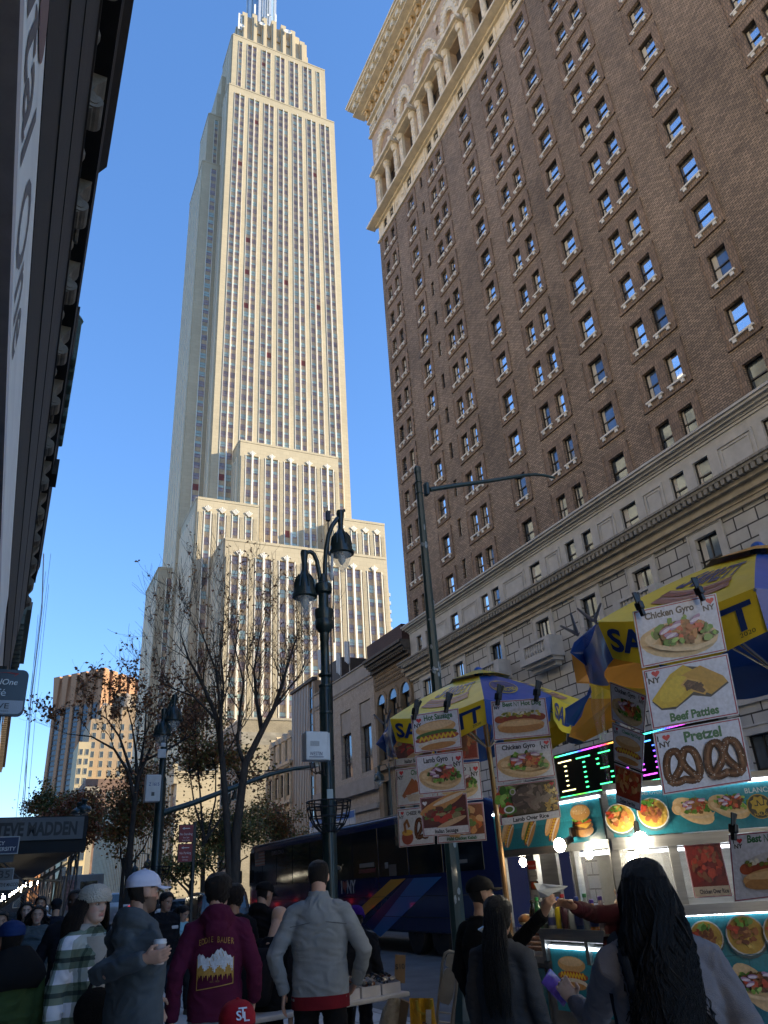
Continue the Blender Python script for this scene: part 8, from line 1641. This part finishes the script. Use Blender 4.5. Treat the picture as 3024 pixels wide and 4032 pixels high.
adx = n_.new('ShaderNodeMath'); l_.new(sp.outputs[0], adx.inputs[0]); l_.new(sp.outputs[1], adx.inputs[1])
WW, GG, DD = (0.80, 0.80, 0.84), (0.20, 0.25, 0.19), (0.05, 0.07, 0.06)
s1 = stripes(sp.outputs[2], 5.2, 0.1, [(0, WW), (0.42, GG), (0.62, DD), (0.76, GG)]); s2 = stripes(adx.outputs[0], 5.6, 0.35, [(0, (1, 1, 1)), (0.5, (0.42, 0.48, 0.42)), (0.68, (0.2, 0.25, 0.22)), (0.8, (0.5, 0.55, 0.5))])
mx = n_.new('ShaderNodeMix'); mx.data_type = 'RGBA'; mx.blend_type = 'MULTIPLY'; mx.inputs[0].default_value = 1; l_.new(s1, mx.inputs[6]); l_.new(s2, mx.inputs[7]); l_.new(mx.outputs[2], bs.inputs['Base Color']); bs.inputs['Roughness'].default_value = 0.95
zc5 = 5.35
_, tp, K = person('woman in a cream knit beanie and green and white plaid jacket', 378, 3492, zc5, -140, topmat=pm, hem=0.74, legs=(0.45, 0.40, 0.33), skin=(0.66, 0.43, 0.33), hair='long', haircol=(0.030, 0.018, 0.012), hairlen=0.36, hat='beanie', hatcol=(0.62, 0.56, 0.46), hyaw=-6, arms={'R': ((-0.02, -0.25, 1.12), (0.02, -0.28, 0.86), (0.05, -0.1, -1)), 'L': ((-0.03, 0.25, 1.13), (0.06, 0.25, 0.89), None)}, vox=0.0055, wid=0.98, stride=0.16, fem=True, puff=0.006)
W = K['W']; b = MB(); b.loft([[W((-0.04+0.11*math.cos(2*math.pi*k/16)*q, 0.125*math.sin(2*math.pi*k/16)*q, z)) for k in range(16)] for z, q in ((1.40, 0.85), (1.44, 1.08), (1.49, 1.02), (1.52, 0.8))]); b.build('hood', cloth('cream_hood', (0.45, 0.42, 0.37)), tp.parent, smooth=60)
b = MB(); b.loft([[W((0.03+0.13*math.cos(2*math.pi*k/16), 0.1*math.sin(2*math.pi*k/16), z)) for k in range(16)] for z in (1.44, 1.2, 0.78)]); b.build('cream_hoodie', cloth('cream_hood', (0.45, 0.42, 0.37)), tp.parent, smooth=60)
BG = thing('shoulder_bag', 'black fluffy shoulder bag on the woman in the plaid jacket', 'bag', W((0.14, -0.1, 1.0))); b = MB(); b.ell(W((0.17, -0.06, 1.0)), (0.11, 0.17, 0.13), 18, 12, Matrix.Rotation(rad(-128), 3, 'Z')); b.build('bag_body', cloth('black_fur', (0.008, 0.008, 0.008), 0.95, 0.3, 1.0, 90), BG, smooth=True); b = MB(); b.tube([W((0.17, -0.16, 1.08)), W((0.15, 0.0, 1.3)), W((0.06, 0.13, 1.49)), W((-0.1, 0.15, 1.42)), W((-0.14, -0.05, 1.1))], 0.016, 6, sq=0.4); b.build('strap', cloth('black_strap', (0.01, 0.01, 0.012)), BG)
# the others on the left
person('dark skinned man in a black sweater with close cropped hair behind the plaid woman', 305, 3500, 7.4, 168, top='black_sweater', topcol=(0.010, 0.011, 0.016), skin=SKD, hair='buzz', haircol=(0.004, 0.004, 0.004), legs=(0.012, 0.012, 0.014), vox=0.008, wid=1.1, hyaw=-10, stride=0.15, arms={'R': ((-0.05, -0.28, 1.13), (0.05, -0.27, 0.9), None)})
_, tp, K = person('curly haired woman in a dark teal padded jacket and jeans carrying a white plastic bag', 152, 3570, 10.2, 178, top='teal_padded', topcol=(0.075, 0.095, 0.105), hem=0.84, puff=0.022, legs=(0.05, 0.085, 0.15), skin=(0.52, 0.31, 0.22), hair='wavy', haircol=(0.014, 0.010, 0.009), hairlen=0.22, vox=0.0085, stride=0.12, fem=True, arms={'L': ((0.02, 0.24, 1.12), (0.2, 0.06, 1.04), (0.4, -0.8, -0.2)), 'R': ((0.02, -0.24, 1.12), (0.2, -0.06, 1.04), (0.4, 0.8, -0.2))})
p = K['W']((0.25, -0.02, 0.88)); b = MB(); b.loft([[p+V((0.05*q*math.cos(2*math.pi*k/12), 0.075*q*math.sin(2*math.pi*k/12)*(1+0.1*math.sin(k*3)), z)) for k in range(12)] for z, q in ((-0.14, 0.5), (-0.12, 1.0), (0.0, 1.05), (0.08, 0.7), (0.15, 0.2))]); tag(b.build('plastic_bag', mat('white_bag', (0.55, 0.56, 0.6), 0.5, bump=0.6, bscale=30), smooth=True), 'white plastic bag hanging from the hands of the curly haired woman', 'bag')
person('woman with long dark hair and a navy coat behind the curly haired woman', 108, 3556, 11.3, 176, top='navy_coat', topcol=(0.014, 0.017, 0.035), hem=0.6, legs=(0.02, 0.022, 0.03), skin=(0.58, 0.36, 0.27), hair='long', haircol=(0.012, 0.009, 0.008), hairlen=0.3, vox=0.0095, fem=True)
person('man in a dark navy jacket walking away behind the dark skinned man', 225, 3540, 12.5, 8, top='navy_jacket', topcol=(0.012, 0.016, 0.028), hair='short', hat='cap', hatcol=(0.012, 0.014, 0.02), skin=SKM, vox=0.011, legs=(0.25, 0.2, 0.14))
person('person in a white shirt far along the pavement behind the curly haired woman', 163, 3533, 13.5, 175, top='white_shirt', topcol=(0.45, 0.46, 0.5), hair='full', skin=SKM, vox=0.012)
person('person in a grey hooded coat at the far left edge of the pavement', 38, 3598, 10.8, 10, top='grey_coat', topcol=(0.05, 0.055, 0.06), hair='full', hat='beanie', hatcol=(0.05, 0.055, 0.06), skin=SKM, vox=0.012, hood=True)
person('person with blue tinted glasses at the very left edge', 8, 3596, 9.8, 180, top='dark_scarf', topcol=(0.06, 0.06, 0.065), hair='full', haircol=(0.01, 0.01, 0.01), skin=SKM, vox=0.011)
_, tp, K = person('child in a blue cap and green coat with a black hood', 48, 3636, 5.0, 28, top='green_coat', topcol=(0.045, 0.075, 0.026), hem=0.7, hood=False, legs=(0.012, 0.012, 0.014), skin=(0.36, 0.2, 0.13), hair='short', hat='cap', hatcol=(0.012, 0.03, 0.11), puff=0.02, vox=0.009, wid=1.15)
W = K['W']; b = MB(); b.loft([[W((-0.06+r*math.cos(2*math.pi*k/18), r*1.25*math.sin(2*math.pi*k/18), z-0.035*math.cos(2*math.pi*k/18))) for k in range(18)] for z, r in ((1.30, 0.15), (1.38, 0.19), (1.46, 0.165), (1.53, 0.12), (1.57, 0.09))]); b.build('hood', cloth('black_hood', (0.009, 0.009, 0.010)), tp.parent, smooth=60)
# group by the parked car
person('girl in a white cap and light blue jacket with white trousers', 628, 3567, 12.6, 172, top='light_blue_jacket', topcol=(0.26, 0.40, 0.55), hem=0.7, legs=(0.5, 0.5, 0.52), shoes=(0.5, 0.5, 0.5), skin=SKM, hair='long', hairlen=0.2, hat='cap', hatcol=(0.6, 0.62, 0.66), hpit=14, vox=0.0095, fem=True, stride=0.1)
_, tp, K = person('black haired man in a black padded jacket with a small white chest logo', 657, 3518, 10.6, 205, top='black_padded', topcol=(0.010, 0.010, 0.013), puff=0.018, skin=(0.38, 0.22, 0.15), hair='full', haircol=(0.010, 0.009, 0.009), hpit=10, vox=0.009, legs=(0.02, 0.03, 0.05))
W = K['W']; b = MB(); b.bbox(W((0.165, 0.075, 1.3)), (0.02, 0.09, 0.04), 0.008); b.build('chest_logo', mat('white_logo', (0.5, 0.5, 0.52), 0.6), tp.parent)
person('woman in a pale blue padded jacket looking down at the table', 724, 3570, 11.8, 215, top='pale_blue_padded', topcol=(0.26, 0.48, 0.56), hem=0.9, puff=0.018, legs=(0.012, 0.012, 0.014), skin=(0.4, 0.24, 0.17), hair='pony', hairlen=0.18, hpit=25, vox=0.0095, fem=True)
person('brown haired man half hidden behind the boy in maroon', 925, 3486, 7.3, -30, top='black_coat', topcol=(0.010, 0.010, 0.012), hair='full', haircol=(0.02, 0.013, 0.01), skin=(0.3, 0.17, 0.11), vox=0.0095)
person('man in a black cap and black hooded coat looking down at the stall', 1042, 3476, 7.9, -62, top='black_hooded', topcol=(0.008, 0.008, 0.010), hood=True, hem=0.66, hair='buzz', hat='cap', hatcol=(0.006, 0.006, 0.007), skin=(0.42, 0.27, 0.2), hpit=14, vox=0.0085, wid=1.15, puff=0.01)
_, tp, K = person('bald man in black bending over the stall with a black rucksack', 1100, 3540, 7.1, -48, H=1.72, top='black_wool', topcol=(0.009, 0.009, 0.011), hem=0.62, skin=(0.58, 0.38, 0.28), hpit=26, lean=24, vox=0.008, wid=1.1, legs=(0.008, 0.008, 0.009), brow=False)
W = K['W']; b = MB(); b.bbox(W((-0.2, 0.0, 1.18)), (0.2, 0.32, 0.44), 0.07, Matrix.Rotation(rad(-48), 3, 'Z') @ Matrix.Rotation(rad(24), 3, 'Y')); tag(b.build('rucksack', cloth('rucksack', (0.013, 0.013, 0.017)), None, smooth=60), 'soft black rucksack on the back of the bald man', 'rucksack')
person('seated person in a bright purple knit cap and dark coat behind the stall', 1398, 3562, 7.9, -30, H=1.45, top='dark_coat', topcol=(0.012, 0.013, 0.016), hood=True, hair='full', hat='beanie', hatcol=(0.045, 0.012, 0.20), skin=SKM, lean=20, hpit=20, vox=0.0095, wid=1.2, puff=0.01)
_, tp, K = person('small child in a red baseball cap with white letters at the bottom edge', 935, 3966, 3.05, 172, top='red_jacket', topcol=(0.16, 0.012, 0.016), hair='short', hat='cap', hatcol=(0.30, 0.010, 0.018), skin=SKL, hpit=0, vox=0.009)
capo = [c for c in tp.parent.children if c.name.startswith('cap')][0]; HW, HR = K['HW'], K['HR']
k = Ink(HW((0.128, -0.04, 0.045)), HR @ V((0, 1, 0)), (HR @ V((-0.55, 0, 0.83))), 0.001); k.text('S', 0.028, 0.012, 0.05, (0.6, 0.6, 0.66), 0.015); k.text('T', 0.044, 0.018, 0.058, (0.6, 0.6, 0.66), 0.008); k.text('L', 0.056, 0.005, 0.05, (0.6, 0.6, 0.66), 0.012); k.build('cap_letters', printmat('fabric_print', 0.8), capo)
# people at the carts
zg = 4.6
person('girl with long black hair and a silver clip at the middle cart', 1955, 3540, zg, -62, top='dark_grey_top', topcol=(0.045, 0.05, 0.06), hem=0.8, hood=False, legs=(0.012, 0.012, 0.014), skin=(0.36, 0.21, 0.15), hair='pony', haircol=(0.006, 0.006, 0.007), hairlen=0.46, vox=0.0075, fem=True, wid=1.1, stride=0.05, hyaw=12)
p = at(1897, 3662, zg-0.16); b = MB(); [b.prism([p+RT*0.022*math.cos(q*1.05)*(1 if q % 2 else 0.5)+UP*0.022*math.sin(q*1.05)*(1 if q % 2 else 0.5) for q in range(6)], FW*0.012)]; tag(b.build('hair_clip', mat('silver_clip', (0.5, 0.54, 0.56), 0.3, 0.6)), 'silver star shaped clip in the long black hair of the girl', 'hair clip')
hnd = at(2165, 3605, 4.75)
person('man in a black cap and black jacket reaching to the cart for a napkin', 1888, 3458, 5.4, -72, top='black_jacket', topcol=(0.008, 0.008, 0.009), hair='buzz', haircol=(0.01, 0.008, 0.008), hat='cap', hatcol=(0.006, 0.006, 0.006), skin=(0.48, 0.29, 0.20), vox=0.006, wid=0.98, hyaw=-26, hpit=-6, arms={'R': (at(2010, 3745, 5.05), at(2140, 3600, 4.78), RT*0.35+UP*0.9), 'L': ((-0.03, 0.26, 1.13), (0.1, 0.25, 0.9), None)}, hands={'R': {'curl': 0.8, 'palm': RT*0.8+FW*0.5}})
_NK = MB(); pts = [(2102, 3478), (2135, 3480), (2170, 3492), (2236, 3490), (2210, 3510), (2178, 3516), (2160, 3530), (2128, 3535), (2115, 3505)]; _NK.prism([at(x, y, 4.78+0.03*math.sin(i*2)) for i, (x, y) in enumerate(pts)], FW*0.004); tag(_NK.build('paper_napkin', mat('napkin_paper', (0.62, 0.64, 0.64), 0.8)), 'white paper napkin held between two hands above the bottles', 'napkin')
person('vendor in a maroon sleeve handing a napkin out through the cart window', 2480, 3385, 5.3, 128, top='maroon_sleeve', topcol=(0.05, 0.010, 0.016), skin=(0.26, 0.13, 0.08), hair='short', vox=0.0065, arms={'R': ((0.05, -0.25, 1.15), (0.2, -0.15, 1.2), None), 'L': (at(2340, 3600, 5.2), at(2262, 3572, 4.95), -RT*0.9+UP*0.35)}, hands={'L': {'curl': 0.6, 'palm': -RT*0.2-UP*0.4-FW, 'flip': True}}, H=1.66, legs=(0.02, 0.02, 0.02), stride=0.02)
zw = 3.0
_, tp, K = person('woman with long wavy black hair and a grey sweater holding a phone, seen from behind', 2525, 3398, zw, -28, top='grey_sweater', topcol=(0.16, 0.155, 0.17), hem=0.8, legs=(0.015, 0.015, 0.02), skin=(0.45, 0.28, 0.21), hair='wavy', haircol=(0.007, 0.006, 0.006), hairlen=0.58, vox=0.006, fem=True, wid=1.14, stride=0.03, hyaw=-14, arms={'L': (at(2345, 4010, zw+0.25), at(2262, 3945, zw+0.42), -RT*0.5+UP*0.75), 'R': ((-0.02, -0.26, 1.12), (0.2, -0.2, 1.0), None)}, hands={'L': {'curl': 0.55, 'palm': -FW+RT*0.2, 'flip': True}})
PHN = thing('phone', 'phone in a purple case in the left hand of the woman with wavy hair', 'phone', at(2190, 3885, zw+0.45)); b = MB(); R = Matrix.Rotation(-0.6, 3, FW) @ Matrix.Rotation(0.5, 3, UP); c = at(2192, 3888, zw+0.46); Rm = Matrix((RT, UP, -FW)).transposed() @ Matrix.Rotation(0.75, 3, 'Z') @ Matrix.Rotation(0.5, 3, 'Y'); b.bbox(c, (0.075, 0.15, 0.010), 0.004, Rm); b.build('case', mat('purple_case', (0.12, 0.07, 0.40), 0.25, coat=0.5, var=0.4, scale=40), PHN, smooth=60); b = MB(); b.bbox(c-Rm @ V((0, 0, 0.006)), (0.066, 0.138, 0.004), 0.001, Rm); b.build('screen', M_CGL, PHN)
W = K['W']; b = MB(); b.tube([W((0.1, 0.15, 1.0)), W((0.12, 0.16, 1.3)), W((0.04, 0.155, 1.485)), W((-0.10, 0.145, 1.40)), W((-0.15, 0.13, 1.2)), W((-0.15, 0.14, 0.9))], [0.03]*6, 8, sq=0.3); tag(b.build('bag_strap', cloth('grey_strap', (0.030, 0.036, 0.045)), None, smooth=60), 'wide dark grey bag strap over the left shoulder of the woman with wavy hair', 'strap')
# ================================================================ the sunglasses stall and its clutter
T0 = at(1345, 3945, 6.6); T1 = at(1590, 3905, 7.0); zt = 0.74
ST = thing('folding_table', 'white folding table crowded with boxes of sunglasses', 'table', (T1.x, T1.y, 0))
ua = V((T0.x-T1.x, T0.y-T1.y, 0)).normalized(); na = V((-ua.y, ua.x, 0)); na = na if na.dot(V((1, 0, 0))) > 0 else -na; zt = T1.z
def TP(u, d, z): return V((T1.x, T1.y, 0))+ua*u+na*d+V((0, 0, z))
Rt = Matrix((ua, na, V((0, 0, 1)))).transposed()
b = MB(); b.bbox(TP(0.8, 0.3, zt-0.02), (1.7, 0.66, 0.04), 0.012, Rt); b.build('tabletop', mat('white_plastic', (0.52, 0.53, 0.55), 0.5), ST)
for u in (0.15, 1.45):
    for d in (0.05, 0.55): b = MB(); b.tube([TP(u, d, zt-0.04), TP(u+0.12*(1 if u < 1 else -1), d, 0.02)], 0.014, 6); b.build('leg', mat('grey_leg', (0.05, 0.05, 0.055), 0.5), ST)
gl = [mat('sunglass_lens_%d' % i, c, 0.12, coat=0.6) for i, c in enumerate(((0.012, 0.012, 0.014), (0.06, 0.02, 0.012), (0.02, 0.03, 0.05), (0.15, 0.06, 0.02), (0.25, 0.25, 0.26)))]; rr = random.Random(17)
for i in range(8):
    u, d = 0.13+0.235*(i % 4)*1.0+(0.06 if i > 3 else 0), 0.13+0.26*(i//4); t = thing('sunglasses_box', ['white cardboard box of sunglasses at the right front corner of the table', 'white cardboard box of sunglasses second from the right at the front', 'white cardboard box of sunglasses third from the right at the front', 'white cardboard box of sunglasses at the front left behind the grey fleece man', 'white cardboard box of sunglasses at the rear right of the table', 'white cardboard box of sunglasses second from the right at the rear', 'white cardboard box of sunglasses third from the right at the rear', 'white cardboard box of sunglasses at the rear left of the table'][i], 'box', TP(u, d, zt), 'boxes on the folding table')
    b = MB(); w, dd, h = 0.21, 0.23, 0.085
    for (cu, cd2, su, sd2) in ((0, -dd/2, w, 0.004), (0, dd/2, w, 0.004), (-w/2, 0, 0.004, dd), (w/2, 0, 0.004, dd)): b.box(TP(u+cu, d+cd2, zt+h/2), (su, sd2, h), Rt)
    b.box(TP(u, d, zt+0.004), (w, dd, 0.005), Rt); [b.prism([TP(u-w/2*sg, d-dd/2, zt+h), TP(u-w/2*sg, d+dd/2, zt+h), TP(u-w/2*sg, d+dd/2, zt+h+0.05)], ua*0.003) for sg in (1, -1)]; b.build('carton', mat('white_card', (0.56, 0.57, 0.62), 0.75), t)
    for j in range(7):
        g_ = MB(); p = TP(u+rr.uniform(-0.08, 0.08), d-0.09+0.03*j, zt+h+0.02+rr.uniform(-0.01, 0.02)); R2 = Rt @ Matrix.Rotation(rr.uniform(-0.5, 0.5), 3, 'Z') @ Matrix.Rotation(rr.uniform(-0.4, 0.2), 3, 'X')
        for sg in (-1, 1): g_.ell(p+R2 @ V((sg*0.033, 0, 0)), (0.028, 0.005, 0.022), 10, 6, R2); g_.tube([p+R2 @ V((sg*0.06, 0, 0.01)), p+R2 @ V((sg*0.062, 0.1, 0.015)), p+R2 @ V((sg*0.06, 0.13, -0.01))], 0.003, 4)
        g_.tube([p+R2 @ V((-0.012, 0, 0.006)), p+R2 @ V((0.012, 0, 0.006))], 0.003, 4); g_.build('sunglasses', gl[rr.choice((0, 0, 0, 1, 1, 2, 2, 3, 4))], t)
b = MB(); c = at(1575, 3815, 7.15); b.bbox(c, (0.012, 0.10, 0.23), 0.002, Matrix.Rotation(rad(-28), 3, 'Z') @ Matrix.Rotation(0.1, 3, 'X')); o = tag(b.build('price_card', mat('brown_cardboard', (0.26, 0.175, 0.10), 0.85)), 'brown cardboard price card marked $10 at the right of the stall', 'sign')
nn = V((-math.cos(rad(-28)), -math.sin(rad(-28)), 0)); uu = V((-nn.y, nn.x, 0)); k = Ink(c+nn*0.0075, uu, (0, 0, 1), 0.0005); k.text('$10', 0, 0.0, 0.06, (0.04, 0.04, 0.04), 0.01); k.build('lettering', INK, o)
# grey folding chair leaning by the signal pole
def onpl(x, y, zc): return at(x, y, zc)
CHR = thing('folding_chair', 'grey metal folding chair standing folded beside the signal pole', 'chair', at(1740, 4030, 6.1)*1.0)
mC = mat('grey_enamel', (0.26, 0.255, 0.245), 0.38, 0.3, var=0.15, scale=8)
b = MB(); b.tube([at(x, y, 6.2) for x, y in ((1725, 4150), (1722, 3990), (1735, 3870), (1742, 3790), (1752, 3755), (1770, 3745), (1790, 3750), (1800, 3775), (1802, 3830), (1795, 3910), (1780, 4010), (1770, 4150))], 0.0125, 8); b.build('tube_frame', mC, CHR, smooth=True)
b = MB(); b.prism([at(x, y, 6.19) for x, y in ((1752, 3800), (1760, 3762), (1775, 3752), (1790, 3762), (1794, 3812), (1775, 3815))], FW*0.01); b.build('backrest', mC, CHR)
b = MB(); b.prism([at(x, y, 6.17) for x, y in ((1750, 3822), (1757, 3816), (1792, 3818), (1796, 3830), (1783, 3930), (1768, 3958), (1738, 3950), (1724, 3925), (1735, 3880))], FW*0.014); b.build('seat', mC, CHR)
b = MB(); b.tube([at(1798, 3850, 6.25), at(1790, 3960, 6.25), at(1778, 4150, 6.25)], 0.011, 8); [b.tube([at(1728, y, 6.2), at(1775, y+6, 6.2)], 0.007, 6) for y in (3985, 4022)]; b.build('rear_frame', mC, CHR)
# yellow shopping bag, brown cardboard, clear sacks
YB = thing('shopping_bag', 'bright yellow woven shopping bag with a white printed strip beside the folding chair', 'bag', at(1668, 4030, 6.0))
b = MB(); b.loft([[at(lerp(a, c, i/10), y, 6.0+(0.02*math.sin(i*1.3)))+FW*dz for i in range(11)]+[at(lerp(c, a, i/10), y, 6.12+(0.02*math.sin(i*1.7))) for i in range(11)] for (a, c, y, dz) in ((1612, 1706, 3930, 0), (1614, 1712, 3990, -0.02), (1618, 1722, 4060, -0.03), (1624, 1728, 4170, 0))]); b.build('bag_body', mat('yellow_woven', (0.55, 0.31, 0.02), 0.5, var=0.18, scale=20, bump=0.6, bscale=30), YB, smooth=60)
b = MB(); b.tube([at(x, y, 5.97) for x, y in ((1640, 3940), (1645, 3975), (1662, 3992), (1690, 3990), (1700, 3955), (1698, 3935))], 0.012, 6, sq=0.4); b.build('handle', mat('yellow_strap', (0.5, 0.36, 0.03), 0.5), YB)
k = Ink(at(1687, 4040, 5.93), RT, UP, 0.001); k.rect(-0.02, -0.1, 0.022, 0.13, (0.5, 0.5, 0.5)); k.text('697', -0.012, 0.0, 0.05, (0.03, 0.03, 0.1), 0.01, 0, 1, 1.57); k.ell(0.0, -0.05, 0.014, 0.014, (0.5, 0.38, 0.03)); k.build('printed_strip', PR, YB)
b = MB(); b.loft([[at(x+18*math.cos(a)*q*1.6, y+6*math.sin(a)*q, 6.6+0.1*math.sin(a)) for a in (2*math.pi*i/14 for i in range(14))] for x, y, q in ((1545, 4120, 1.7), (1545, 4040, 1.9), (1548, 3980, 1.5), (1552, 3935, 0.9))]); tag(b.build('plastic_sack', mat('cloudy_sack', (0.42, 0.38, 0.30), 0.25, var=0.4, scale=12, bump=1.0, bscale=22, coat=0.4), smooth=True), 'cloudy plastic sack sagging beneath the folding table', 'sack')
b = MB(); b.prism([at(1578, 3935, 6.5), at(1612, 3950, 6.4), at(1585, 4120, 6.4), at(1560, 4120, 6.5)], FW*0.02); tag(b.build('cardboard_sheet', mat('brown_cardboard', (0.26, 0.175, 0.10), 0.85)), 'torn brown cardboard leaning against the plastic sack', 'cardboard')
